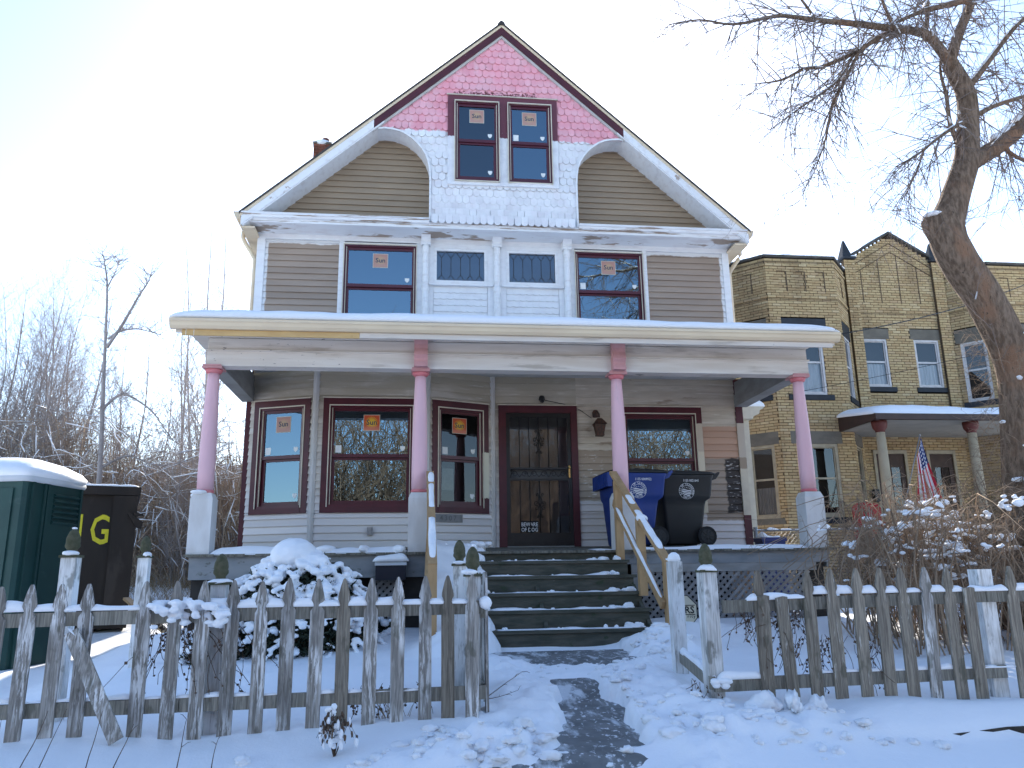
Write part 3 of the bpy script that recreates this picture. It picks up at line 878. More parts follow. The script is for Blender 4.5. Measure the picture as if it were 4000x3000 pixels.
# core behind the cladding
mb = MB()
mb.box(WL + 0.02, WR - 0.02, 0.30, 11.0, -0.1, 6.30)
mb.box(WL + 0.012, WL + 0.06, 0.02, 0.30, 0.9, 6.3); mb.box(WR - 0.06, WR - 0.012, 0.02, 0.30, 0.9, 6.3)
mb.prism([(WL + 0.1, 6.29), (WR - 0.1, 6.29), (XC, zr(XC) - 0.35)], 0.06, 11.0)
wall = mb.build("wall", 'taupe', house)

# one clapboard, a metre long; every board is a scaled copy of it
EXPO = 0.1038
def board_mesh(mat, name="clapboard"):
    m = MB()
    m.prism_x([(0.0, 0.006), (0.0, EXPO + 0.016), (-0.003, EXPO + 0.016), (-0.030, 0.004), (-0.030, 0.0), (-0.022, 0.0)], 0, 1)
    return m.mesh(name, mat)
def clap(parent, mat, origin, ang, L, z0, z1, openings=(), u0f=None, u1f=None, ph=0.0):
    me = board_mesh(mat)
    r = ROOT_LOC(parent)
    ca, sa = math.cos(ang), math.sin(ang)
    def put(u0, u1, za, hb):
        if u1 - u0 < 0.012 or hb < 0.012: return
        o = bpy.data.objects.new("clapboard", me); COL.objects.link(o); o.parent = parent
        o.location = (origin[0] + ca * u0 - r[0], origin[1] + sa * u0 - r[1], za - r[2])
        o.rotation_euler = (0, 0, ang); o.scale = (u1 - u0, 1, hb / EXPO)
    z = z0 - ph
    while z < z1 - 0.01:
        a, b = max(z, z0), min(z + EXPO, z1)
        cuts = sorted({a, b} | {min(max(c, a), b) for op in openings for c in (op[2], op[3])})
        for q in range(len(cuts) - 1):
            ya, yb = cuts[q], cuts[q + 1]
            if yb - ya < 0.004: continue
            lo = u0f((ya + yb) / 2) if u0f else 0.0
            hi = u1f((ya + yb) / 2) if u1f else L
            segs = [(lo, hi)]
            for (oa, ob, oz0, oz1) in openings:
                if oz0 < (ya + yb) / 2 < oz1:
                    ns = []
                    for (sa_, sb_) in segs:
                        if ob <= sa_ or oa >= sb_: ns.append((sa_, sb_))
                        else:
                            if oa > sa_: ns.append((sa_, oa))
                            if ob < sb_: ns.append((ob, sb_))
                    segs = ns
            for sg in segs: put(sg[0], sg[1], ya, yb - ya)
        z += EXPO

# ---- stickers with the sunburst mark
def sun_mat(veil):
    k = NT("sunburst_print")
    tc = k.n("ShaderNodeTexCoord").outputs["Object"]
    o = k.sep(tc)
    ang = k.math('ARCTAN2', o[2], o[0]); r = k.math('SQRT', k.math('ADD', k.math('POWER', o[0], 2.0), k.math('POWER', o[2], 2.0)))
    ray = k.math('SINE', k.math('MULTIPLY', ang, 24.0))
    edge = k.math('MULTIPLY_ADD', ray, 0.022, 0.072)
    m1 = k.ramp(k.math('SUBTRACT', edge, r), -0.012, 0.012)
    def fd(c): return tuple(c[i] * (1 - veil) + (0.40, 0.285, 0.25)[i] * veil for i in range(3))  # dull tone mixed in stands for glass reflections veiling the sticker
    c = k.mix(m1, fd((0.55, 0.075, 0.02)), fd((0.68, 0.42, 0.03)))
    c = k.mix(k.ramp(o[2], -0.02, -0.10), c, fd((0.60, 0.20, 0.13)))
    k.put(k.b.inputs["Base Color"], c); k.b.inputs["Roughness"].default_value = 0.6
    return k.m
M['sun0'] = sun_mat(0.0); M['sun1'] = sun_mat(0.75)
def sticker(parent, T, cx, cz, y, s, mat):
    m = MB()
    m.box(-s / 2, s / 2, 0.0, 0.002, -s / 2, s / 2)
    m.cur = 1
    b = 0.006
    m.box(-s / 2 - b, s / 2 + b, 0.0005, 0.0025, -s / 2 - b, -s / 2); m.box(-s / 2 - b, s / 2 + b, 0.0005, 0.0025, s / 2, s / 2 + b)
    m.box(-s / 2 - b, -s / 2, 0.0005, 0.0025, -s / 2, s / 2); m.box(s / 2, s / 2 + b, 0.0005, 0.0025, -s / 2, s / 2)
    m.cur = 2
    add_text(m, "Sun", s * 0.48, 0, -s * 0.13, -0.0015, bold=0.014)
    me = m.mesh("sticker", [M[mat], M['notice'], M['ink']])
    o = bpy.data.objects.new("sticker", me); COL.objects.link(o); o.parent = parent
    p = Vector(T(cx, y, cz)); q = Vector(T(cx + 1, y, cz)); rl = ROOT_LOC(parent)
    o.location = p - Vector(rl); o.rotation_euler = (0, 0, math.atan2(q.y - p.y, q.x - p.x))
    return o

def window(T, W, H, cw=0.11, ct=0.11, cb=0.08, casing='maroon', bead=True, flat=False, rail=0.5, glass='glass', stick='sun1',
           square=True, shield=True, shield2=False, box_d=0.16, lower_only=False, label=None, notice=False, bead_right=True, frame='maroon_sash', glass_low=None):
    """a double-hung window; local x along the wall, y into the wall, z up, origin at the casing's lower left"""
    m = MB(T)
    x0, x1, z0, z1 = cw, W - cw, cb, H - ct
    yb = 0.0 if not flat else -0.03
    # casing
    m.box(0, cw, -0.035 + yb, 0.02, 0, H); m.box(W - cw, W, -0.035 + yb, 0.02, 0, H)
    m.box(cw, W - cw, -0.0352 + yb, 0.02, H - ct, H); m.box(cw, W - cw, -0.042 + yb, 0.02, 0, cb)
    m.cur = 2
    if ct > 0.03:
        m.box(-0.012, W + 0.012, -0.05 + yb, 0.015, H, H + 0.016)      # drip cap
    if bead:
        bw = 0.014
        m.box(x0 - bw, x1 + bw, -0.046 + yb, -0.03 + yb, z1 - 0.002, z1 + bw)
        m.box(x0 - bw, x0, -0.046 + yb, -0.03 + yb, z0, z1)
        m.box(x1, x1 + bw, -0.046 + yb, -0.03 + yb, z0, z1)
        m.box(x0 + 0.026, x0 + 0.036, -0.012 + yb, 0.01 + yb, z0 + 0.02, z1 - 0.03)
        m.box(x1 - 0.036, x1 - 0.026, -0.012 + yb, 0.01 + yb, z0 + 0.02, z1 - 0.03)
    m.cur = 1
    f = 0.055
    d1, d2 = (0.045, 0.075) if not flat else (0.0, 0.018)
    # outer frame
    m.box(x0, x0 + 0.024, -0.02 + yb, d2, z0, z1); m.box(x1 - 0.024, x1, -0.02 + yb, d2, z0, z1)
    m.box(x0 + 0.024, x1 - 0.024, -0.0195 + yb, d2, z1 - 0.03, z1); m.box(x0 + 0.024, x1 - 0.024, -0.03 + yb, d2, z0, z0 + 0.035)
    xs0, xs1 = x0 + 0.024, x1 - 0.024
    zm = z0 + (z1 - z0) * rail
    # upper sash (outer), lower sash (inner)
    zt = z1 - 0.03; zb = z0 + 0.035
    ya = 0.012 + yb if not flat else -0.026
    yl = 0.045 + yb if not flat else -0.008
    m.box(xs0, xs0 + f * 0.72, ya, ya + 0.03, zm - 0.02, zt); m.box(xs1 - f * 0.72, xs1, ya, ya + 0.03, zm - 0.02, zt)
    m.box(xs0 + f * 0.72, xs1 - f * 0.72, ya, ya + 0.03, zt - 0.045, zt); m.box(xs0 + f * 0.72, xs1 - f * 0.72, ya - 0.004, ya + 0.03, zm - 0.02, zm + 0.03)
    m.box(xs0, xs0 + f, yl, yl + 0.028, zb, zm - 0.021); m.box(xs1 - f, xs1, yl, yl + 0.028, zb, zm - 0.021)
    m.box(xs0 + f, xs1 - f, yl, yl + 0.028, zb, zb + 0.06); m.box(xs0 + f, xs1 - f, yl, yl + 0.0275, zm - 0.055, zm - 0.0215)
    # unlit room behind the glass
    m.cur = 3
    yi = (0.09 if not flat else 0.0118)
    yd = yi + (box_d if not flat else 0.0)
    if flat:
        m.add([(x0, yi, z0), (x1, yi, z0), (x1, yi, z1), (x0, yi, z1)], [(0, 1, 2, 3)])
    else:
        m.add([(x0, yi - 0.02, z0), (x1, yi - 0.02, z0), (x1, yi - 0.02, z1), (x0, yi - 0.02, z1), (x0, yd, z0), (x1, yd, z0), (x1, yd, z1), (x0, yd, z1)],
              [(4, 5, 6, 7), (0, 1, 5, 4), (1, 2, 6, 5), (2, 3, 7, 6), (3, 0, 4, 7)])
    w = m.build("window", [casing, frame, 'cream_trim', 'dark'], house)
    if label: w["label"] = label
    gu = ya + 0.016; gl = yl + 0.014
    ux0, ux1, uz0, uz1 = xs0 + f * 0.72, xs1 - f * 0.72, zm + 0.03, zt - 0.045
    lx0, lx1, lz0, lz1 = xs0 + f, xs1 - f, zb + 0.06, zm - 0.055
    for (a, b, c, d, y, gm) in ((ux0, ux1, uz0, uz1, gu, glass), (lx0, lx1, lz0, lz1, gl, glass_low or glass)):
        p = MB(T); p.add([(a - 0.005, y, c - 0.005), (b + 0.005, y, c - 0.005), (b + 0.005, y, d + 0.005), (a - 0.005, y, d + 0.005)], [(0, 1, 2, 3)])
        p.build("pane", gm, w)
    s = min(0.225, (ux1 - ux0) * 0.50)
    if stick:
        sticker(w, T, (ux0 + ux1) / 2, uz1 - 0.045 - s / 2 - 0.01, gu - 0.004, s, stick)
    if square:
        p = MB(T); p.box(ux0 + 0.02, ux0 + 0.105, gu - 0.003, gu - 0.001, uz0 + 0.02, uz0 + 0.125); p.build("paper_tag", 'paper', w)
    def shield_at(cx, cz):
        r = 0.034
        pts = [(-r, r * 0.9), (-r, 0), (-r * 0.6, -r * 0.8), (0, -r * 1.2), (r * 0.6, -r * 0.8), (r, 0), (r, r * 0.9)]
        p = MB(T); p.prism([(cx + a, cz + b) for a, b in pts], (gu if cz > zm else gl) - 0.003, (gu if cz > zm else gl) - 0.001)
        p.build("shield_tag", 'paper', w)
    if shield: shield_at(ux1 - 0.075, uz0 + 0.085)
    if shield2: shield_at(lx1 - 0.06, lz0 + 0.085)
    if notice:
        p = MB(T); p.box(lx0 + 0.02, lx0 + 0.20, gl + 0.003, gl + 0.0045, lz1 - 0.42, lz1 - 0.10); p.build("posted_notice", 'notice', w)
    return w

TX = frame_T((0, 0, 0), (1, 0, 0))
def TW(x, y, z, ux=(1, 0, 0)): return frame_T((x, y, z), ux)

# ---------------- ground floor: right-hand wall with door and window
W1F = MB(); W1F.box(-0.66, 3.19, 0.012, 0.03, 1.16, 1.26)
wr = W1F.build("sill_board", 'siding', house)
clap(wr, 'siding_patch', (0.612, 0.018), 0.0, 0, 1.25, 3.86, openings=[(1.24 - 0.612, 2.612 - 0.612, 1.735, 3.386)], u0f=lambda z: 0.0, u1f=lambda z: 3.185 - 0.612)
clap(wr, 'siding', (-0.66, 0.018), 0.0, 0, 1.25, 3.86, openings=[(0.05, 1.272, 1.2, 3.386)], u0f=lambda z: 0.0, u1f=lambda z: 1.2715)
# corner boards: maroon / cream / maroon on the right, maroon on the left
def corner(x0, x1, z0, z1, mat):
    m = MB(); m.box(x0, x1, -0.022, 0.02, z0, z1); return m.build("corner_board", mat, house)
M['corner_cream'] = surf("cream_corner_paint", (0.60, 0.53, 0.41), (0.54, 0.47, 0.37), sc=6, rough=0.6, bump=0.1, bsc=40,
                         layers=(('box', (3.0, 3.5, 2.42, 2.60, 0.01, 0.04, (14, 14, 6)), (0.32, 0.25, 0.185)), ('box', (3.0, 3.5, 2.60, 3.14, 0.01, 0.02), (0.50, 0.43, 0.35))))
corner(3.185, 3.30, 3.14, 3.86, 'maroon'); corner(3.185, 3.30, 1.70, 3.14, 'corner_cream'); corner(3.185, 3.30, 1.16, 1.70, 'maroon')
corner(WL - 0.03, WL + 0.055, 1.16, 3.86, 'maroon')
wn_ = window(TW(1.24, 0.0, 1.735), 1.372, 1.651, casing='casing_right', glass='glass', stick=None, square=False, rail=0.505, label="ground floor window half hidden by the wheeled bins")

# ---------------- bay
BAY = [(-4.33, 0.0), (-3.30, -0.40), (-1.70, -0.40), (-0.70, 0.0)]
m = MB()
m.prism_z([(-4.30, 0.29), (-4.30, 0.03), (-3.29, -0.365), (-1.71, -0.365), (-0.70, 0.03), (-0.70, 0.29)], 1.16, 1.25)
m.prism_z([(-4.30, 0.29), (-4.30, 0.03), (-3.29, -0.365), (-1.71, -0.365), (-0.70, 0.03), (-0.70, 0.29)], 3.80, 3.90)
bay = m.build("bay_window", 'siding', house)
for i in range(3):
    (xa, ya), (xb, yb) = BAY[i], BAY[i + 1]
    L = math.hypot(xb - xa, yb - ya); ang = math.atan2(yb - ya, xb - xa)
    ux = ((xb - xa) / L, (yb - ya) / L, 0)
    s0, s1 = ((0.125, 1.035), (0.11, 1.49), (0.075, 0.995))[i]
    clap(bay, 'siding', (xa, ya), ang, L, 1.25, 3.86, openings=[(s0, s1, 1.735, 3.386)], u0f=lambda z, i=i: 0.055 if i == 0 else 0.0, u1f=lambda z, L=L: L)
    window(TW(xa + ux[0] * s0, ya + ux[1] * s0, 1.735, ux), s1 - s0, 1.651, cw=0.10, casing='bay_casing', rail=0.50,
           glass=('glass', 'glass', 'glass_dark')[i], stick=('sun1', 'sun0', 'sun0')[i], shield2=(i != 1), notice=(i == 2), box_d=0.10,
           label=("angled bay window nearest the house corner", "wide middle window of the bay", "dark angled bay window beside the door")[i])
for (x, y), w_ in zip(BAY[1:], (0.05, 0.05, 0.045)):
    m = MB(); m.lathe([(w_, 1.20), (w_, 3.86)], (x, y - 0.002), 8, smooth=False); m.build("corner_board", 'corner_white', bay)
m = MB(TW(-1.70, -0.40, 0, (1.0, 0.40, 0)))
m.box(0.10, 0.56, -0.034, 0.0, 1.60, 1.715); m.cur = 1
add_text(m, "4307", 0.105, 0.33, 1.625, -0.036, bold=0.004, space=1.35)
m.build("house_number_board", ['plaque', 'plaque_num'], house)
m = MB(); m.box(-2.52, -2.445, -0.47, -0.41, 1.42, 1.53); m.cur = 1; m.box(-2.505, -2.46, -0.485, -0.47, 1.44, 1.51); m.build("outlet_box", ['steel', 'steel'], house)

# ---------------- front door with storm door
m = MB()
m.box(-0.61, -0.495, -0.035, 0.02, 1.25, 3.39); m.box(0.51, 0.612, -0.035, 0.02, 1.25, 3.39); m.box(-0.495, 0.51, -0.0352, 0.02, 3.275, 3.39)
m.cur = 1; m.box(-0.622, 0.624, -0.05, 0.015, 3.39, 3.404)
m.cur = 2; m.box(-0.495, 0.51, -0.03, 0.10, 1.24, 1.262)
m.build("door_casing", ['maroon', 'cream_trim', 'porch_dark'], house)
m = MB()
fr = 0.055
m.box(-0.494, -0.494 + fr, -0.015, 0.03, 1.262, 3.274); m.box(0.509 - fr, 0.509, -0.015, 0.03, 1.262, 3.274)
m.box(-0.439, 0.454, -0.0148, 0.03, 3.205, 3.274); m.box(-0.439, 0.454, -0.0148, 0.03, 1.262, 1.455)
m.box(-0.41, 0.425, -0.022, -0.0145, 1.29, 1.43)
m.box(-0.439, 0.454, -0.02, 0.03, 2.405, 2.432); m.box(-0.439, 0.454, -0.02, 0.03, 2.235, 2.262)
door = m.build("storm_door", 'door_black', house)
def bar(pts, r=0.0055, name="security_bar", n=5):
    q = MB(); q.tube(pts, r, n); return q.build(name, 'black_metal', door)
for k in range(1, 6):
    x = -0.439 + 0.893 * k / 6
    bar([(x, -0.018, 2.43), (x, -0.018, 3.206)]); bar([(x, -0.018, 1.454), (x, -0.018, 2.236)])
def curl(cx, cz, r, turns, a0, sgn, n=16):
    return [(cx + sgn * r * (1 - 0.75 * i / n) * math.cos(a0 + turns * 2 * PI * i / n), -0.021, cz + r * (1 - 0.75 * i / n) * math.sin(a0 + turns * 2 * PI * i / n)) for i in range(n + 1)]
for zc in (2.83, 1.86):                                     # scrollwork in the two halves
    q = MB()
    for sg in (-1, 1):
        for dz in (-1, 1):
            q.tube([(sg * 0.008 + 0.0075, -0.021, zc), (sg * 0.03 + 0.0075, -0.021, zc + dz * 0.06), (sg * 0.012 + 0.0075, -0.021, zc + dz * 0.13), (sg * 0.035 + 0.0075, -0.021, zc + dz * 0.17)], 0.006, 5)
            q.tube(curl(0.0075 + sg * 0.055, zc + dz * 0.035, 0.036, 1.1, -dz * PI / 2, sg), 0.0055, 5)
            q.tube(curl(0.0075 + sg * 0.035, zc + dz * 0.165, 0.025, 1.0, -dz * PI / 2, sg), 0.005, 5)
    q.build("scrollwork", 'black_metal', door)
q = MB()
for k in range(6):
    cx = -0.37 + k * 0.148
    sg = 1 if k % 2 else -1
    q.tube(curl(cx, 2.333, 0.05, 1.3, 0, sg), 0.0055, 5); q.tube([(cx - 0.074, -0.021, 2.29), (cx, -0.021, 2.385), (cx + 0.074, -0.021, 2.29)], 0.005, 5)
q.build("scrollwork", 'black_metal', door)
for z0, z1 in ((2.432, 3.205), (1.455, 2.235)):
    q = MB(); q.add([(-0.44, 0.0, z0), (0.455, 0.0, z0), (0.455, 0.0, z1), (-0.44, 0.0, z1)], [(0, 1, 2, 3)]); q.build("pane", 'glass_door', door)
q = MB(); q.lathe([(0.0, 2.415), (0.016, 2.418), (0.02, 2.43), (0.016, 2.442), (0.0, 2.445)], (0.47, -0.045), 10); q.tube([(0.47, -0.045, 2.43), (0.47, -0.012, 2.43)], 0.008, 6)
q.box(0.458, 0.482, -0.02, -0.014, 2.28, 2.46); q.build("door_knob", 'brass', door)
m = MB(); m.box(-0.492, 0.507, 0.10, 0.14, 1.262, 3.274)
m.build("inner_door", surf("grey_brown_door", (0.15, 0.15, 0.155), (0.11, 0.108, 0.112), sc=(3, 3, 1), rough=0.6), house)
m = MB()
m.cur = 0; m.box(-0.292, -0.022, -0.008, -0.003, 1.462, 1.632); m.cur = 1
add_text(m, "BEWARE", 0.082, -0.157, 1.553, -0.0095, bold=0.012, sx=0.80); add_text(m, "OF DOG", 0.082, -0.157, 1.475, -0.0095, bold=0.012, sx=0.80)
m.build("warning_sign", ['black_print', 'white_print'], door)

# lantern, bare bulb holder and its wire
m = MB()
m.lathe([(0.0, 3.20), (0.045, 3.21), (0.05, 3.28), (0.03, 3.32), (0.0, 3.33)], (0.90, -0.05), 10)
m.tube([(0.90, -0.05, 3.27), (0.91, -0.12, 3.30), (0.935, -0.15, 3.24), (0.935, -0.15, 3.19)], 0.013, 6)
lan = m.build("porch_lantern", 'copper', house)
def frus(mb_, cx, cy, za, zb, ra, rb):
    mb_.add([(cx + sx_ * r_, cy + sy_ * r_, z_) for z_, r_ in ((za, ra), (zb, rb)) for sx_, sy_ in ((-1, -1), (1, -1), (1, 1), (-1, 1))],
            [(0, 3, 2, 1), (4, 5, 6, 7), (0, 1, 5, 4), (1, 2, 6, 5), (2, 3, 7, 6), (3, 0, 4, 7)])
m = MB(); frus(m, 0.935, -0.15, 3.08, 3.17, 0.10, 0.035); m.build("lantern_roof", 'copper', lan)
m = MB(); frus(m, 0.935, -0.15, 2.92, 3.075, 0.055, 0.082); frus(m, 0.935, -0.15, 2.90, 2.925, 0.06, 0.06); m.build("lantern_body", 'copper', lan)
m = MB(); m.lathe([(0.045, 3.47), (0.05, 3.48), (0.045, 3.52), (0.03, 3.54)], (0.065, -0.05), 10); m.lathe([(0.0, 3.42), (0.03, 3.435), (0.035, 3.47)], (0.065, -0.075), 10)
m.tube([(0.10, -0.03, 3.48), (0.40, -0.03, 3.42), (0.66, -0.03, 3.33), (0.84, -0.035, 3.20)], 0.005, 4)
m.build("bulb_holder", 'black_metal', house)

# ---------------- upper front wall
up = MB(); up.box(-3.10, -3.02, 0.0, 0.03, 4.3, 6.02)
up = up.build("wall_panel", 'white', house)
clap(up, 'taupe', (-4.235, 0.018), 0, 0, 4.35, 6.02, u0f=lambda z: 0.0, u1f=lambda z: -3.10 + 4.235, ph=0.03)
clap(up, 'taupe', (1.87, 0.018), 0, 0, 4.35, 6.02, u0f=lambda z: 0.0, u1f=lambda z: 3.165 - 1.87, ph=0.07)
for x0, x1 in ((-4.355, -4.235), (3.165, 3.275)):
    m = MB(); m.box(x0, x1, -0.024, 0.02, 4.3, 6.02); m.build("corner_board", 'white', house)
for x0, x1 in ((-3.10, -3.022), (1.797, 1.87)):
    m = MB(); m.box(x0, x1, -0.02, 0.012, 4.3, 6.02); m.build("casing_board", 'white_trim', up)
m = MB(); m.box(-4.355, 3.275, -0.03, 0.02, 6.02, 6.22); m.build("frieze_board", 'white', house)
# white framing between the windows
m = MB()
for x0, x1 in ((-1.890, -1.62), (-0.76, -0.46), (0.39, 0.663)):
    m.box(x0, x1, -0.022, 0.02, 4.3, 6.02)
m.box(-1.62, -0.76, -0.0225, 0.02, 5.975, 6.02); m.box(-0.46, 0.39, -0.0225, 0.02, 5.975, 6.02)
m.build("wall_panel", 'white', house)
window(TW(-3.022, -0.01, 4.32), 1.132, 1.67, cw=0.006, ct=0.03, cb=0.06, casing='white_trim', rail=0.575, square=False, stick='sun1', label="upper window on the left of the white panels")
window(TW(0.664, -0.01, 4.32), 1.132, 1.67, cw=0.006, ct=0.03, cb=0.06, casing='white_trim', rail=0.575, stick='sun1', label="upper window on the right, tree reflected in it")
# leaded windows over scalloped skirts
for (a, b) in ((-1.62, -0.76), (-0.46, 0.39)):
    m = MB()
    m.box(a, a + 0.05, -0.03, 0.05, 5.345, 5.975); m.box(b - 0.05, b, -0.03, 0.05, 5.345, 5.975)
    m.box(a + 0.05, b - 0.05, -0.0302, 0.05, 5.905, 5.975); m.box(a + 0.05, b - 0.05, -0.0302, 0.05, 5.345, 5.405)
    m.box(a + 0.012, b - 0.012, -0.04, -0.03, 5.945, 5.957); m.box(a + 0.012, a + 0.022, -0.04, -0.03, 5.40, 5.945); m.box(b - 0.022, b - 0.012, -0.04, -0.03, 5.40, 5.945)
    m.cur = 1
    x0, x1, z0, z1 = a + 0.05, b - 0.05, 5.405, 5.905
    m.add([(x0, 0.055, z0), (x1, 0.055, z0), (x1, 0.055, z1), (x0, 0.055, z1)], [(0, 1, 2, 3)])
    w = m.build("window", ['white_trim', 'dark'], house); w["label"] = "small leaded window with long hexagon panes"
    n = 5; pw = (x1 - x0) / n; xx = [x0 + pw * (k - 0.5) for k in range(n + 2)]
    zt, zb_ = z1 - 0.105, z0 + 0.105; g = 0.004; y = 0.012
    def pane(pts):
        cx = sum(p[0] for p in pts) / len(pts); cz = sum(p[1] for p in pts) / len(pts)
        q = MB(); q.add([(cx + (px - cx) * 0.955, y, cz + (pz_ - cz) * 0.98) for px, pz_ in pts], [tuple(range(len(pts)))]); q.build("pane", 'glass_old', w)
    for k in range(n + 1):
        l, r_ = max(xx[k], x0), min(xx[k + 1], x1); c = (xx[k] + xx[k + 1]) / 2
        if k == 0: pts = [(x0, z0), (r_, zb_), (r_, zt), (x0, z1)]
        elif k == n: pts = [(l, zb_), (x1, z0), (x1, z1), (l, zt)]
        else: pts = [(c, z0), (r_, zb_), (r_, zt), (c, z1), (l, zt), (l, zb_)]
        pane(pts)
    for k in range(n):
        c0, c1, p = x0 + pw * k, x0 + pw * (k + 1), x0 + pw * (k + 0.5)
        pane([(c0, z1), (p, zt), (c1, z1)]); pane([(c0, z0), (c1, z0), (p, zb_)])
    q = MB()
    for k in range(n):
        p = x0 + pw * (k + 0.5)
        q.beam((p, 0.010, zb_), (p, 0.010, zt), 0.010, 0.006, (0, 1, 0))
        for sx_ in (-1, 1):
            q.beam((p, 0.010, zt), (p + sx_ * pw / 2, 0.010, z1), 0.009, 0.006, (0, 1, 0)); q.beam((p, 0.010, zb_), (p + sx_ * pw / 2, 0.010, z0), 0.009, 0.006, (0, 1, 0))
    q.build("lead_came", 'lead', w)
    m = MB(); m.box(a - 0.07, b + 0.08, -0.075, 0.02, 5.312, 5.344); m.build("window_sill", 'white_trim', w)
    m = MB(); m.box(a - 0.001, b + 0.001, 0.0, 0.02, 4.3, 5.312); sk = m.build("skirt_panel", 'white', house)
    for k in range(9):                                       # courses of scalloped shingles
        zb2 = 5.215 - 0.1045 * k; q = MB(); n_ = 8; sw = (b - a - 0.01) / n_
        for j in range(n_):
            xa = a + 0.005 + sw * j + (0.02 if k % 2 else 0) * 0
            arc = [(xa + sw / 2 + (sw / 2) * math.cos(PI + PI * t / 8), zb2 - 0.018 * math.sin(PI * t / 8)) for t in range(9)]
            poly = arc + [(xa + sw, zb2 + 0.105), (xa, zb2 + 0.105)]
            nn = len(poly)
            q.add([(px, -0.024 if pz_ < zb2 + 0.05 else -0.003, pz_) for px, pz_ in poly] + [(px, 0.0, pz_) for px, pz_ in poly[:9]], [tuple(range(nn))] + [(i, nn + i, nn + i + 1, i + 1) for i in range(8)])
        q.build("shingle_course", 'white', sk)
# half columns with brackets under the cornice
for x in (-1.745, -0.612, 0.528):
    m = MB()
    m.lathe([(0.055, 4.3), (0.052, 5.17), (0.044, 5.185), (0.06, 5.22), (0.062, 5.26), (0.06, 5.29), (0.044, 5.315), (0.05, 5.34), (0.05, 5.76), (0.043, 5.79), (0.043, 5.83), (0.056, 5.86), (0.058, 5.90), (0.05, 5.935), (0.055, 5.975)], (x, -0.062), 14)
    hc = m.build("half_column", 'white_trim', house)
    m = MB(); m.prism_x([(-0.02, 5.97), (-0.115, 5.97), (-0.115, 6.0), (-0.13, 6.003), (-0.13, 6.025), (-0.12, 6.035), (-0.15, 6.075), (-0.20, 6.12), (-0.215, 6.125), (-0.215, 6.145), (-0.23, 6.148), (-0.23, 6.175), (-0.02, 6.175)], x - 0.074, x + 0.074)
    m.build("bracket", 'white_trim', hc)

# ---------------- cornice and gable
m = MB()
m.box(-4.50, 3.42, -0.405, 0.02, 6.175, 6.215)
for xa, xb in ((-4.53, -1.70), (0.67, 3.45)):
    m.prism_x([(-0.405, 6.175), (-0.445, 6.185), (-0.455, 6.215), (-0.475, 6.225), (-0.475, 6.258), (0.0, 6.262), (0.0, 6.216), (-0.405, 6.216)], xa, xb)
m.prism_x([(-0.40, 6.12), (-0.40, 6.175), (-0.03, 6.175), (-0.03, 6.10)], -4.46, 3.38)
m.build("cornice", 'cornice', house)
ARC_L = [(-2.56, 7.800), (-2.43, 7.822), (-2.30, 7.810), (-2.18, 7.785), (-2.08, 7.735), (-1.98, 7.665), (-1.89, 7.58), (-1.815, 7.48), (-1.76, 7.38), (-1.72, 7.26), (-1.70, 7.13), (-1.69, 6.98), (-1.69, 6.225)]
ARC_R = [(2 * -0.515 - x, z) for x, z in ARC_L]
panel = [(-1.69, 6.225), (0.66, 6.225)] + ARC_R[::-1][1:] + [(XC, zr(XC) - 0.20)] + ARC_L[:-1]
m = MB(); m.prism(panel, -0.375, -0.345)
gable = m.build("gable_wall", 'shingle', house)
def inside(x, z):
    c = False; j = len(panel) - 1
    for i in range(len(panel)):
        xi, zi = panel[i]; xj, zj = panel[j]
        if (zi > z) != (zj > z) and x < (xj - xi) * (z - zi) / (zj - zi) + xi: c = not c
        j = i
    return c
SW, SE = 0.1085, 0.1265
def shingle_poly(): 
    r = SW / 2 - 0.0015
    return [(r * math.cos(PI + PI * t / 8), 0.052 + 0.052 * -math.sin(PI * t / 8)) for t in range(9)] + [(r, 0.165), (-r, 0.165)]
def add_shingle(mb_, cx, zb, yo):
    poly = shingle_poly(); nn = len(poly)
    mb_.add([(cx + px, yo - 0.024 + 0.021 * min(pz_ / 0.165, 1.0), zb + pz_) for px, pz_ in poly] + [(cx + px, yo - 0.010 + 0.010 * min(pz_ / 0.165, 1), zb + pz_) for px, pz_ in poly],
            [tuple(range(nn))] + [(i, (i + nn), nn + (i + 1) % nn, (i + 1) % nn) for i in range(nn)])
sm = MB(); add_shingle(sm, 0, 0, 0); shingle_me = sm.mesh("shingle", 'shingle')
spots = []
for k in range(28):
    zb = 6.185 + SE * k
    off = (SW / 2 if k % 2 else 0) + 0.004 * math.sin(k * 2.1)
    for j in range(-25, 26):
        cx = XC + off + j * SW
        if not (inside(cx - SW * 0.45, zb + 0.06) and inside(cx + SW * 0.45, zb + 0.06)): 
            if not (k == 0 and -1.70 < cx - SW * 0.45 and cx + SW * 0.45 < 0.67): continue
        if zb + 0.10 > zr(cx) - 0.24: continue
        if -1.44 < cx < 0.39 and zb > 6.86 and zb + 0.03 < 8.49: continue
        spots.append((cx, zb, k))
spots.sort(key=lambda s: (not (s[1] > 7.62 or s[1] < 6.75), -s[1]))
rng = random.Random(3)
rest = MB()
rl = ROOT_LOC(gable)
for i, (cx, zb, k) in enumerate(spots):
    yo = -0.376 - (0.055 if k == 0 else 0.012 if k == 1 else 0)
    if i < 300:
        o = bpy.data.objects.new("shingle", shingle_me); COL.objects.link(o); o.parent = gable
        o.location = (cx + rng.uniform(-0.003, 0.003) - rl[0], yo - rng.uniform(0, 0.004) - rl[1], zb + rng.uniform(-0.004, 0.004) - rl[2])
        o.rotation_euler = (0, rng.uniform(-0.02, 0.02), 0)
        if zb < 7.66 and k > 1: o.scale = (1.0, 0.34, 1.0)
    else:
        add_shingle(rest, cx + rng.uniform(-0.003, 0.003), zb + rng.uniform(-0.004, 0.004), yo - rng.uniform(0, 0.004))
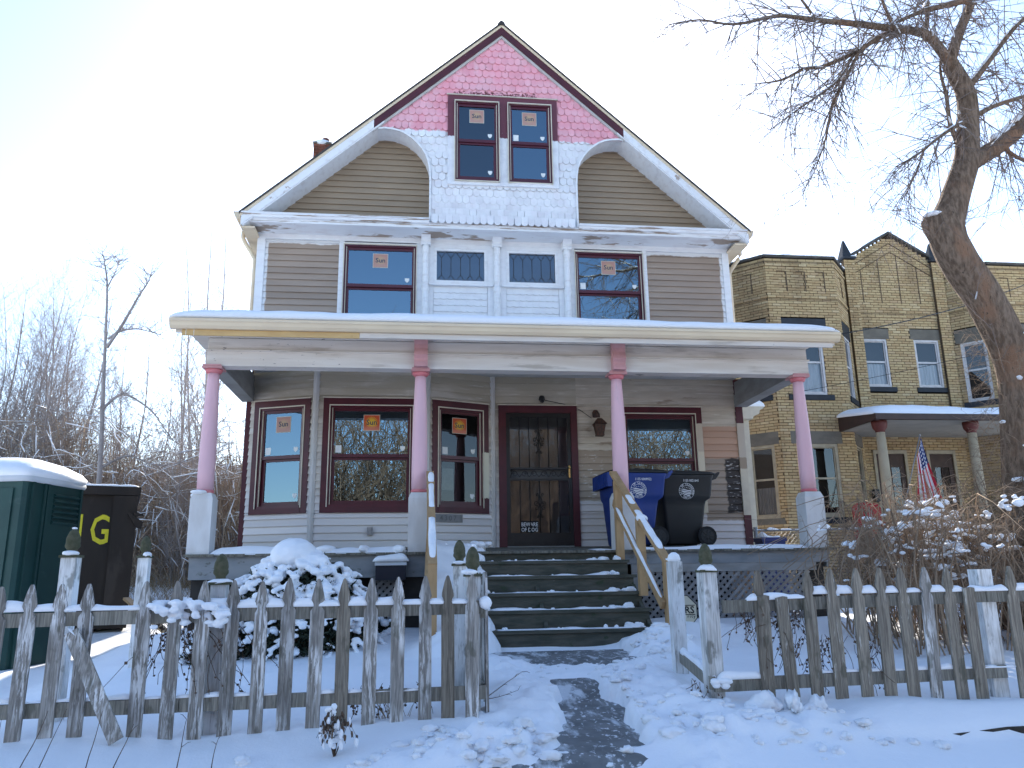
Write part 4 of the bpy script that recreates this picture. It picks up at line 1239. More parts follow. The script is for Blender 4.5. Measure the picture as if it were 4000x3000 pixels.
if rest.v:
    o = rest.build("shingle_field", 'shingle', gable); o["kind"] = "stuff"
# arch reveals: bead at the front, boarded soffit running back to the recessed wall
for arc, nm in ((ARC_L, 1), (ARC_R, -1)):
    m = MB()
    for i in range(len(arc) - 1):
        (xa, za), (xb, zb) = arc[i], arc[i + 1]
        q = [(xa, -0.40, za), (xb, -0.40, zb), (xb, 0.03, zb), (xa, 0.03, za)]
        m.add(q, [(0, 1, 2, 3) if nm > 0 else (3, 2, 1, 0)])
        m.beam((xa, -0.395, za), (xb, -0.395, zb), 0.03, 0.018, (0, 1, 0))
    m.build("arch_soffit", 'white_trim', gable)
# recessed taupe clapboards
rec = MB(); rec.box(-4.3, 3.2, 0.03, 0.05, 6.24, 6.27); rec = rec.build("recess_wall", 'taupe_gable', house)
clap(rec, 'taupe_gable', (-4.4, 0.018), 0, 0, 6.24, 7.98, u0f=lambda z: max(0.0, (XC - (ZAP - 0.24 - z + EXPO / 2) / SLOPE) + 4.4), u1f=lambda z: -1.55 + 4.4)
clap(rec, 'taupe_gable', (0.5, 0.018), 0, 0, 6.24, 7.98, u0f=lambda z: 0.0, u1f=lambda z: min(2.85, XC + (ZAP - 0.24 - z + EXPO / 2) / SLOPE - 0.5))
# rake boards: roof edge, drip strip, fascia maroon above / white below, trim strip, soffit behind
def rake(sgn, xa, xb, d0, d1, y0, y1, mat, name, parent):
    """band between depths d0 and d1 (vertical) under the roof line from |x-XC| = xa to xb"""
    A, B = XC + sgn * xa, XC + sgn * xb
    pts = [(A, zr(A) - d0), (B, zr(B) - d0), (B, zr(B) - d1), (A, zr(A) - d1)]
    if sgn > 0: pts = pts[::-1]
    m = MB(); m.prism(pts, y0, y1); return m.build(name, mat, parent)
m = MB()
for sgn in (-1, 1):
    A, B = XC, XC + sgn * 4.03
    pts = [(A, zr(A)), (B, zr(B)), (B, zr(B) - 0.036), (A, zr(A) - 0.036)]
    m.prism(pts if sgn < 0 else pts[::-1], -0.475, 11.3)
m.lathe([(0.0, 9.90), (0.04, 9.895), (0.065, 9.86), (0.075, 9.80)], (XC, -0.42), 8)
roof = m.build("roof", 'roofing', house)
for sgn, xe in ((-1, 2.06), (1, 2.0)):
    rake(sgn, 0.0, 4.02, 0.037, 0.088, -0.462, -0.40, 'cream', "drip_edge", roof)
    rake(sgn, 0.0, xe, 0.088, 0.225, -0.45, -0.40, 'maroon', "rake_board", roof)
    rake(sgn, xe, 4.0, 0.088, 0.235, -0.45, -0.40, 'rake_white', "rake_board", roof)
    rake(sgn, 0.0, xe + 0.02, 0.225, 0.27, -0.425, -0.38, 'corner_white', "rake_moulding", roof)
    rake(sgn, 1.9, 3.98, 0.236, 0.262, -0.44, 0.04, 'white_trim', "rake_soffit", roof)
# eaves: boxed soffit, gutter with end cap, downspout
for sgn in (-1, 1):
    xw = WL if sgn < 0 else WR
    xe = XC + sgn * 4.00
    m = MB(); m.box(min(xw, xe), max(xw, xe), -0.39, 11.2, 6.02, 6.05); m.box(xe - 0.012, xe + 0.012, -0.40, 11.2, 6.05, 6.25); sof = m.build("eave_soffit", 'cream', roof)
    g = xe + sgn * 0.012
    m = MB(); prof = [(0, 6.30), (0, 6.17), (0.07, 6.17), (0.10, 6.22), (0.125, 6.30), (0.115, 6.30), (0.09, 6.225), (0.065, 6.18), (0.01, 6.18), (0.01, 6.30)]
    vs = [(g + sgn * a, y, z) for y in (-0.36, 11.2) for a, z in prof]; n = len(prof)
    m.add(vs, [(i, (i + 1) % n, (i + 1) % n + n, i + n) for i in range(n)]); m.add([(g + sgn * a, -0.358, z) for a, z in prof[:5]], [tuple(range(5))])
    m.build("gutter", 'cream', roof)
    m = MB(); m.tube([(g + sgn * 0.06, 0.10, 6.17), (g + sgn * 0.06, 0.10, 6.06), (g + sgn * 0.02, 0.10, 5.98), (xw + sgn * 0.12, 0.10, 5.80), (xw + sgn * 0.07, 0.10, 5.70), (xw + sgn * 0.07, 0.10, 4.0)], 0.035, 8); m.build("downspout", 'cream', roof)
# gable double window
casing = MB(); casing.box(-1.42, -1.305, -0.415, -0.37, 6.93, 8.355); casing.box(-0.60, -0.445, -0.415, -0.37, 6.93, 8.355); casing.box(0.268, 0.372, -0.415, -0.37, 6.93, 8.355)
casing.box(-1.42, 0.372, -0.4152, -0.37, 8.355, 8.47); casing.box(-1.42, 0.372, -0.43, -0.37, 6.875, 6.93)
casing.cur = 1; casing.box(-1.435, 0.387, -0.432, -0.38, 8.47, 8.486)
casing.build("window_casing", ['gable_casing', 'cream_trim'], house)
for x0, lab, gl, sq in ((-1.308, "left of the paired gable windows", 'glass_screen', False), (-0.448, "right of the paired gable windows, snow on its sill", 'glass', True)):
    window(TW(x0, -0.39, 6.925), 0.716, 1.432, cw=0.008, ct=0.012, cb=0.012, casing='cream_trim', flat=True, rail=0.505, glass=gl, stick='sun1', square=sq, shield2=True, label=lab)
m = MB(); snow_strip(m, (-0.40, -0.425, 6.93), (0.25, -0.425, 6.93), 0.05, 0.035, 3, 0.04, 0.3, 0.25); m.build("snow", 'snow_fine', house)
# chimney
ch = MB(); ch.box(-3.97, -3.63, 2.70, 3.05, 6.3, 9.27); ch = ch.build("chimney", surf("chimney_mortar", (0.20, 0.17, 0.14), None, rough=0.9), house)
bmsh = MB(); bmsh.box(0, 0.105, -0.012, 0.0, 0, 0.058); bme = bmsh.mesh("brick", 'red_brick'); rl = ROOT_LOC(ch)
for k in range(9):
    for j in range(4 if k % 2 else 3):
        w_ = 0.113 if not (k % 2 and j in (0, 3)) else 0.0565
        x = -3.97 + (j * 0.113 if not k % 2 else (0 if j == 0 else 0.0565 + (j - 1) * 0.113))
        o = bpy.data.objects.new("brick", bme); COL.objects.link(o); o.parent = ch
        o.location = (x + 0.004 - rl[0], 2.70 - rl[1], 9.20 - k * 0.068 - rl[2]); o.scale = ((w_ - 0.008) / 0.105, 1, 1)
m = MB(); m.box(-3.985, -3.615, 2.68, 3.07, 9.27, 9.31); m.cur = 1; blob(m, (-3.80, 2.87, 9.31), 0.21, 0.21, 0.10, rng, 0.08, 2, rot=False); m.cur = 2; m.lathe([(0.075, 9.3), (0.07, 9.47)], (-3.76, 2.87), 10)
m.build("chimney_cap", ['stone', 'snow_fine', 'red_brick'], ch)
# small side bay seen past the right corner
m = MB()
m.box(3.20, 3.92, 1.20, 3.2, 0.9, 3.44); m.prism([(3.20, 3.44), (3.96, 3.44), (3.98, 3.50), (4.08, 3.53), (4.10, 3.60), (4.17, 3.63), (4.17, 3.66), (3.20, 3.66)], 1.10, 3.3)
sb = m.build("side_bay", 'cream_trim', house)
m = MB(); m.sm = True; m.prism([(3.20, 3.66), (4.19, 3.66), (4.17, 3.71), (4.10, 3.76), (3.98, 3.79), (3.75, 3.80), (3.20, 3.80)], 1.08, 3.3); m.build("snow", 'snow_fine', sb)
# ------------------------------------------------------------------ porch
YB = -2.10                                   # front face of the porch beam
def floor_z(y): return 1.25 + (1.13 - 1.25) * min(1.0, max(0.0, -y / 2.15))
# floor boards run front to back; their ends show as the mossy edge
m = MB(); m.add([(-4.45, -2.12, 1.05), (3.40, -2.12, 1.05), (3.40, 0.0, 1.15), (-4.45, 0.0, 1.15), (-4.45, -2.12, 1.10), (3.40, -2.12, 1.10), (3.40, 0.0, 1.215), (-4.45, 0.0, 1.215)],
                [(0, 3, 2, 1), (4, 5, 6, 7), (0, 1, 5, 4), (1, 2, 6, 5), (2, 3, 7, 6), (3, 0, 4, 7)])
pf = m.build("porch_floor", 'porch_dark', house)
pm = MB(); pm.add([(0, -2.17, 1.098), (1, -2.17, 1.098), (1, 0.01, 1.216), (0, 0.01, 1.216), (0, -2.17, 1.128), (1, -2.17, 1.128), (1, 0.01, 1.248), (0, 0.01, 1.248)],
                  [(0, 3, 2, 1), (4, 5, 6, 7), (0, 1, 5, 4), (1, 2, 6, 5), (2, 3, 7, 6), (3, 0, 4, 7)])
pme = pm.mesh("floor_plank", 'deck_edge'); rl = ROOT_LOC(pf)
x = -4.50; k = 0
while x < 3.42:
    o = bpy.data.objects.new("floor_plank", pme); COL.objects.link(o); o.parent = pf
    o.location = (x - rl[0], -rl[1] - 0.006 * (k % 3), -rl[2]); o.scale = (0.112, 1, 1); x += 0.1155; k += 1
# skirt boards and lattice
m = MB(); m.box(-4.44, -1.68, -2.125, -2.09, 0.84, 1.095); m.build("skirt_board", 'skirt', house)
m = MB(); m.box(0.72, 3.38, -2.125, -2.09, 0.955, 1.095); m.build("skirt_board", 'skirt', house)
m = MB(); m.box(0.80, 3.20, -2.118, -2.095, 0.855, 0.954); m.box(0.80, 0.90, -2.116, -2.094, 0.15, 0.854); m.build("skirt_board", 'porch_dark', house)
m = MB(); m.box(3.36, 3.385, -2.09, 0.0, 0.90, 1.09); m.box(-4.44, -4.415, -2.09, 0.0, 0.84, 1.09); m.build("skirt_board", 'skirt', house)
M['pier'] = surf("dark_pier_wood", (0.030, 0.028, 0.026), (0.045, 0.04, 0.035), sc=6, rough=0.9)
for q_ in ((-4.42, -4.12, -2.05, -1.8, -0.1, 1.0), (3.08, 3.32, -2.06, -1.82, -0.1, 0.95), (-1.98, -1.62, -2.08, -2.0, -0.1, 0.84)):
    MB().box(*q_).build("porch_pier", 'pier', house)
lat = MB(); lat.box(0.90, 3.10, -2.09, -2.075, 0.18, 0.21); lat = lat.build("lattice", 'lattice', house)
def lattice(x0, x1, z0, z1, par, step):
    H = z1 - z0
    for d, y in ((1, -2.106), (-1, -2.098)):
        s_ = x0 - H if d > 0 else x0
        while s_ < (x1 if d > 0 else x1 + H):
            # line x = s_ + d*t, z = z0 + t, clipped to the rectangle
            t0, t1 = 0.0, H
            if d > 0: t0, t1 = max(t0, x0 - s_), min(t1, x1 - s_)
            else: t0, t1 = max(t0, s_ - x1), min(t1, s_ - x0)
            if t1 - t0 > 0.05:
                q = MB(); q.beam((s_ + d * t0, y, z0 + t0), (s_ + d * t1, y, z0 + t1), 0.036, 0.007, (0, 1, 0)); q.build("slat", 'lattice', par)
            s_ += step
lattice(0.90, 3.10, 0.16, 0.855, lat, 0.092)
lat2 = MB(); lat2.box(-2.34, -1.98, -2.115, -2.09, 0.80, 0.84); lat2.box(-2.34, -2.30, -2.115, -2.09, 0.2, 0.80); lat2 = lat2.build("lattice", 'lattice', house)
lattice(-2.30, -1.98, 0.30, 0.80, lat2, 0.085)
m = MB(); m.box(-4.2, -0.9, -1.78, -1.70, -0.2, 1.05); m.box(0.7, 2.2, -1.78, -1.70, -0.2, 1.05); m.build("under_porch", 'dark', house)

# columns
def column(x, bracket):
    y = -2.0
    m = MB()
    m.sm = False
    b = 0.128
    m.box(x - b, x + b, y - b, y + b, 1.10, 1.775)
    t = 0.10
    m.add([(x - b, y - b, 1.775), (x + b, y - b, 1.775), (x + b, y + b, 1.775), (x - b, y + b, 1.775), (x - t, y - t, 1.845), (x + t, y - t, 1.845), (x + t, y + t, 1.845), (x - t, y + t, 1.845)],
          [(4, 5, 6, 7), (0, 1, 5, 4), (1, 2, 6, 5), (2, 3, 7, 6), (3, 0, 4, 7)])
    c = m.build("porch_column", 'base_white', house)
    m = MB(); m.lathe([(0.088, 1.845), (0.102, 1.852), (0.105, 1.868), (0.098, 1.885)], (x, y), 20); m.build("column_ring", 'rose', c)
    m = MB(); m.lathe([(0.096, 1.885), (0.098, 2.1), (0.096, 2.4), (0.088, 2.8), (0.072, 3.22), (0.068, 3.325)], (x, y), 22); m.build("column_shaft", 'pink', c)
    m = MB(); m.lathe([(0.070, 3.322), (0.088, 3.33), (0.10, 3.35), (0.104, 3.375)], (x, y), 20); m.build("column_ring", 'rose', c)
    m = MB(); m.box(x - 0.118, x + 0.118, y - 0.118, y + 0.118, 3.375, 3.40); m.box(x - 0.108, x + 0.108, y - 0.132, y + 0.108, 3.40, 3.418); m.build("capital", 'pink_dull', c)
    if bracket:
        m = MB()
        prof = [(YB, 3.41), (YB - 0.125, 3.41), (YB - 0.125, 3.44), (YB - 0.105, 3.445), (YB - 0.105, 3.475), (YB - 0.09, 3.48), (YB - 0.10, 3.52), (YB - 0.13, 3.555), (YB - 0.12, 3.60), (YB - 0.10, 3.65), (YB - 0.10, 3.70), (YB - 0.125, 3.76), (YB - 0.17, 3.81), (YB - 0.20, 3.84), (YB - 0.20, 3.86), (YB, 3.86)]
        m.prism_x(prof, x - 0.085, x + 0.085); m.build("bracket", 'pink_dull', c)
    return c
c1 = column(-4.355, False); column(-1.805, True); column(0.752, True); c4 = column(3.262, False)
m = MB(); blob(m, (-4.40, -2.07, 1.855), 0.11, 0.10, 0.03, rng, 0.2, 1); blob(m, (-4.47, -1.95, 1.83), 0.05, 0.06, 0.03, rng, 0.2, 1); m.build("snow", 'snow_fine', c1)
# beam
m = MB()
m.box(-4.43, 3.38, YB, -1.90, 3.405, 3.592); m.box(-4.445, 3.395, YB - 0.026, YB + 0.01, 3.592, 3.610); m.box(-4.425, 3.375, YB + 0.012, -1.90, 3.622, 3.762); m.box(-4.42, 3.37, YB + 0.06, -1.91, 3.592, 3.80); m.box(-4.425, 3.375, YB + 0.004, -1.95, 3.770, 3.80)
m.prism_x([(YB + 0.025, 3.775), (YB - 0.01, 3.785), (YB - 0.03, 3.82), (YB - 0.05, 3.83), (YB - 0.05, 3.858), (YB + 0.025, 3.858)], -4.46, 3.41)
m.build("porch_beam", 'beam', house)
for x0, x1 in ((-4.43, -4.25), (3.18, 3.38)):
    m = MB(); m.box(x0, x1, -1.90, 0.0, 3.405, 3.60); m.box(x0 + 0.012, x1 - 0.012, -1.90, 0.0, 3.602, 3.80); m.build("side_beam", 'porch_dark', house)
pc = MB(); pc.box(-4.25, 3.18, -1.90, -0.0, 3.852, 3.875); pc = pc.build("porch_ceiling", 'ceiling', house)
x = -4.25
while x < 3.1:
    m = MB(); m.box(x + 0.004, min(x + 0.62, 3.18) - 0.004, -1.90, -0.03, 3.838, 3.850); m.build("ceiling_panel", 'ceiling', pc); x += 0.62
# roof of the porch: soffit, fascia, gutter, new board, snow
m = MB()
m.box(-4.70, 3.56, -2.50, YB - 0.0, 3.862, 3.88); m.box(-4.70, -4.43, YB, 0.0, 3.862, 3.88); m.box(3.38, 3.56, YB, 0.0, 3.862, 3.88)
m.box(-4.70, 3.56, -2.507, -2.490, 3.70, 3.862)
m.build("porch_soffit", 'beam', house)
m = MB()
m.add([(-4.72, -2.52, 3.88), (3.60, -2.52, 3.88), (3.60, 0.05, 4.42), (-4.72, 0.05, 4.42), (-4.72, -2.52, 3.92), (3.60, -2.52, 3.92), (3.60, 0.05, 4.46), (-4.72, 0.05, 4.46)],
      [(0, 3, 2, 1), (4, 5, 6, 7), (0, 1, 5, 4), (1, 2, 6, 5), (2, 3, 7, 6), (3, 0, 4, 7)])
m.prism_x([(-2.5, 3.87), (0.05, 3.87), (0.05, 4.42), (-2.5, 3.88)], -4.70, -4.68); m.prism_x([(-2.5, 3.87), (0.05, 3.87), (0.05, 4.42), (-2.5, 3.88)], 3.56, 3.58)
proof = m.build("porch_roof", 'roofing', house)
m = MB(); prof = [(-2.515, 3.735), (-2.57, 3.735), (-2.60, 3.765), (-2.612, 3.80), (-2.628, 3.815), (-2.628, 3.845), (-2.615, 3.845), (-2.60, 3.815), (-2.585, 3.77), (-2.565, 3.75), (-2.53, 3.75), (-2.53, 3.845), (-2.515, 3.845)]
m.prism_x(prof, -4.75, 3.60); m.add([(xx_, y, z) for xx_ in (-4.751, 3.601) for y, z in ((-2.515, 3.735), (-2.57, 3.735), (-2.60, 3.765), (-2.612, 3.80), (-2.628, 3.815), (-2.628, 3.845), (-2.515, 3.845))], [tuple(range(6, -1, -1)), tuple(range(7, 14))])
m.build("gutter", 'cream', proof)
for x0 in (-3.2, -0.4, 2.3):
    pass
m = MB(); m.box(-4.62, -2.55, -2.532, -2.508, 3.662, 3.733); m.build("fresh_board", 'fresh_board', proof)
m = MB(); m.box(-2.545, 3.52, -2.530, -2.508, 3.668, 3.733); m.build("fascia_strip", 'beam', proof)
m = MB(); 
for x_, z_ in ((-4.56, 3.735), (-4.47, 3.735)): m.tube([(x_, -2.58, z_), (x_, -2.58, z_ - 0.05), (x_, -2.58, z_ - 0.11)], [0.006, 0.004, 0.001], 5)
m.build("icicle", glass_mat("ice", (0.9, 0.94, 0.97), 0.2), proof)
# snow on the roof, thick and softly rounded at the eave
nx, ny = 170, 26
X = np.linspace(-4.77, 3.62, nx); S = np.linspace(0, 1, ny)
vs, fs = [], []
for i, xx in enumerate(X):
    e = min(1.0, min(xx + 4.77, 3.62 - xx) / 0.42); e = math.sin(e * PI / 2) ** 0.6
    th = (0.078 + 0.05 * float(fbm(xx * 0.8, 3.3, 4, 3)) + 0.02 * float(fbm(xx * 3.5, 1.3, 6, 2))) * (0.30 + 0.70 * e)
    for j, t in enumerate(S):
        y = -2.60 + 2.62 * t
        up_ = (min(1.0, t / 0.075)); up_ = math.sqrt(max(0.0, 1 - (1 - up_) ** 2))
        z = 3.905 + 0.54 * t + th * up_ * (1 + 0.25 * float(fbm(xx * 1.2, y * 1.2, 11, 2))) - 0.03 * (1 - up_)
        vs.append((xx, y + 0.03 * (1 - e), z))
for i in range(nx - 1):
    for j in range(ny - 1):
        a = i * ny + j; fs.append((a, a + ny, a + ny + 1, a + 1))
# underside skirt at the eave and the ends
n0 = len(vs)
for i, xx in enumerate(X): vs.append((xx, -2.52, 3.86))
for i in range(nx - 1): fs.append((i * ny, n0 + i, n0 + i + 1, (i + 1) * ny))
for i in (0, nx - 1):
    base = [(X[i] + (0.03 if i == 0 else -0.03), -2.52 + 2.5 * t, 3.88 + 0.54 * t) for t in S]; nb = len(vs); vs += base
    for j in range(ny - 1):
        q = (i * ny + j, i * ny + j + 1, nb + j + 1, nb + j); fs.append(q if i == 0 else q[::-1])
m = MB(); m.sm = True; m.add(vs, fs); m.build("snow", 'snow', proof)

# snow along the porch edge
def floor_snow(x0, x1, y0, y1, h, seed, par, ramp=0.25):
    n = max(6, int((x1 - x0) / 0.04)); k = 14
    vs, fs = [], []
    for i in range(n + 1):
        xx = x0 + (x1 - x0) * i / n
        e = min(1, min(i, n - i) / 3 + 0.03)
        hh = h * (0.8 + 1.2 * float(fbm(xx * 1.7, seed, seed, 3))) * e ** 0.5
        yb_ = y1 + 0.5 * float(fbm(xx * 1.3, seed + 4, seed, 3))
        for j in range(k + 1):
            t = j / k; y = y0 + (yb_ - y0) * t
            f = math.sqrt(max(0, 1 - (1 - min(1, t / 0.10)) ** 2)) * (1 - t ** 2) ** 0.8
            vs.append((xx, y - 0.012 * (1 - abs(1 - 2 * min(t / 0.1, 1))), floor_z(y) - 0.012 + hh * f))
    for i in range(n):
        for j in range(k):
            a = i * (k + 1) + j; fs.append((a, a + k + 1, a + k + 2, a + 1))
    q = MB(); q.sm = True; q.add(vs, fs); q.build("snow", 'snow_fine', par)
floor_snow(-4.22, -1.95, -2.175, -0.9, 0.085, 2, pf); floor_snow(0.88, 3.13, -2.175, -1.5, 0.055, 7, pf); floor_snow(-1.66, -1.0, -2.17, -1.5, 0.11, 12, pf); floor_snow(0.32, 0.66, -2.175, -1.6, 0.05, 15, pf)
m = MB()
for _ in range(26):
    x_ = rng.uniform(-1.62, -0.95); blob(m, (x_, rng.uniform(-2.2, -1.95), 1.16 + rng.uniform(0, 0.07)), rng.uniform(0.02, 0.07), rng.uniform(0.02, 0.06), rng.uniform(0.02, 0.05), rng, 0.3, 1)
for x_ in (-3.2, -2.9, -2.45, -2.05): blob(m, (x_, -2.1, 1.17), 0.12, 0.06, 0.05, rng, 0.3, 1)
m.build("snow", 'snow_fine', pf)

# ---------------- steps
STEPS = [(-2.43, 1.005), (-2.71, 0.832), (-2.99, 0.650), (-3.27, 0.478), (-3.55, 0.292)]
def stringer(xs):
    return MB().prism_x([(-2.15, 0.80), (-2.15, 0.60), (-3.49, -0.05), (-3.50, -0.05), (-3.50, 0.20), (-2.70, 0.72)], xs - 0.02, xs + 0.02)
st = stringer(-0.46).build("porch_steps", 'step', house)
for xs in (-1.58, 0.66): stringer(xs).build("stringer", 'step', st)
prev = 1.10
for i, (y, z) in enumerate(STEPS):
    wob = 0.006 * math.sin(i * 2.3)
    m = MB(); m.box(-1.64, 0.70 + wob, y, y + 0.31, z - 0.035, z); m.build("tread", 'step', st)
    m = MB(); m.box(-1.60, 0.675 + wob, y + 0.305, y + 0.328, z + 0.0005, prev - 0.0355 if i else 1.098); m.build("riser", 'step', st)
    prev = z
m = MB(); m.box(-1.60, 0.675, -3.523, -3.50, 0.08, 0.2565); m.build("riser", 'step', st)
m = MB()
for i, (y, z) in enumerate([(-2.165, 1.128)] + STEPS):
    # thin trodden snow on the back of the tread, heaps at the ends
    if i:
        for x0, x1, h_ in ((-1.05, 0.45, 0.011),):
            snow_strip(m, (x0, y + 0.17, z), (x1, y + 0.17, z), 0.22, h_, 20 + i, 0.05, 1.2, 0.1, 0.003)
        snow_strip(m, (-1.05, y + 0.045, z), (0.42, y + 0.045, z), 0.05, 0.005, 40 + i, 0.04, 1.6, 0.1, 0.003)
        L_ = 0.30 if i != 1 else 0.42
        for _ in range(7): blob(m, (0.62 - rng.random() * L_, y + rng.uniform(0.08, 0.26), z + 0.006), rng.uniform(0.03, 0.09), rng.uniform(0.03, 0.07), rng.uniform(0.012, 0.05), rng, 0.4, 1)
        for _ in range(9): blob(m, (-1.10 - abs(rng.gauss(0, 0.16)), y + rng.uniform(0.02, 0.28), z + 0.01), rng.uniform(0.05, 0.12), rng.uniform(0.05, 0.10), rng.uniform(0.03, 0.09), rng, 0.3, 1)
        for _ in range(6): blob(m, (rng.uniform(-1.0, 0.3), y + rng.uniform(0.05, 0.25), z + 0.004), rng.uniform(0.012, 0.035), rng.uniform(0.012, 0.03), rng.uniform(0.008, 0.022), rng, 0.4, 1)
m.build("snow", 'snow_fine', st)
# drift lying over the left end of the flight
vs, fs = [], []; ny, nx = 46, 16
for j in range(ny):
    y = -3.95 + 1.85 * j / (ny - 1)
    zl = float(np.interp(y, [-3.95, -3.6, -2.4, -2.1], [0.10, 0.36, 1.07, 1.18]))
    for i in range(nx):
        t = i / (nx - 1); x = -1.63 + (0.60 + 0.16 * float(fbm(y * 3, 1.0, 71, 3))) * t
        vs.append((x, y, zl + 0.10 * (1 - t ** 3) + 0.10 * float(fbm(x * 5, y * 5, 73, 3)) - 0.24 * t ** 4))
for j in range(ny - 1):
    for i in range(nx - 1):
        a = j * nx + i; fs.append((a, a + 1, a + nx + 1, a + nx))
q = MB(); q.sm = True; q.add(vs, fs); q.build("snow", 'snow', st)
# handrails: new lumber, snow on the sloping rails
def handrail(x, x2, ysgn):
    m = MB(); m.box(x2 - 0.044, x2 + 0.044, -3.80, -3.712, -0.05, 0.955); h = m.build("handrail", 'lumber', house)
    m = MB(); m.beam((x - 0.01, -2.12, 2.085), (x2, -3.78, 0.945), 0.09, 0.04, (0, 0, 1)); m.build("rail", 'lumber', h)
    m = MB(); m.beam((x - 0.01, -2.12, 1.71), (x2 - 0.07, -3.76, 0.52), 0.04, 0.09, (0, 0, 1)); m.build("rail", 'lumber', h)
    for (y, zt, zb) in ((-2.26, 1.96, 0.98), (-3.0, 1.45, 0.60)):
        xx_ = x + (x2 - x) * (y + 2.2) / -1.55
        m = MB(); m.box(xx_ - 0.044, xx_ + 0.044, y - 0.044, y + 0.044, zb, zt); m.build("post", 'lumber', h)
    return h
hr = handrail(0.63, 0.745, 1)
m = MB()
snow_strip(m, (0.655, -2.62, 1.755), (0.735, -3.6, 1.085), 0.075, 0.035, 61, 0.04, 0.6, 0.1, 0.0); snow_strip(m, (0.60, -2.3, 1.63), (0.67, -3.74, 0.585), 0.035, 0.022, 62, 0.04, 0.4, 0.1, 0.0)
blob(m, (0.70, -3.05, 1.45), 0.05, 0.08, 0.05, rng, 0.25, 1); blob(m, (0.745, -3.74, 0.96), 0.05, 0.05, 0.03, rng, 0.2, 1)
m.build("snow", 'snow_fine', hr)
hl = handrail(-1.665, -1.665, 1)
m = MB()
snow_strip(m, (-1.665, -2.2, 2.045), (-1.665, -3.7, 1.015), 0.07, 0.04, 63, 0.04, 0.9, 0.1, 0.0, gap=0.22); snow_strip(m, (-1.64, -2.3, 1.63), (-1.64, -3.7, 0.60), 0.05, 0.03, 64, 0.04, 0.9, 0.1, 0.0)
m.build("snow", 'snow_fine', hl)

# ---------------- letter box hung on the skirt
mbx = thing("mailbox", "dark mailbox with snow on its lid, hung on the porch skirt", "mailbox", (-2.12, -2.2, 0.82))
m = MB(); m.box(-2.30, -1.95, -2.27, -2.126, 0.81, 0.975); m.build("body", surf("navy_mailbox_paint", (0.016, 0.02, 0.032), None, rough=0.4), mbx)
m = MB(); m.prism_x([(-2.127, 0.975), (-2.285, 0.975), (-2.285, 1.0), (-2.24, 1.045), (-2.127, 1.06)], -2.31, -1.94); m.build("lid", 'potty_roof', mbx)
m = MB(); snow_strip(m, (-2.335, -2.21, 1.04), (-1.915, -2.21, 1.04), 0.22, 0.085, 71, 0.03, 0.15, 0.07, 0.02); m.build("snow", 'snow_fine', mbx)
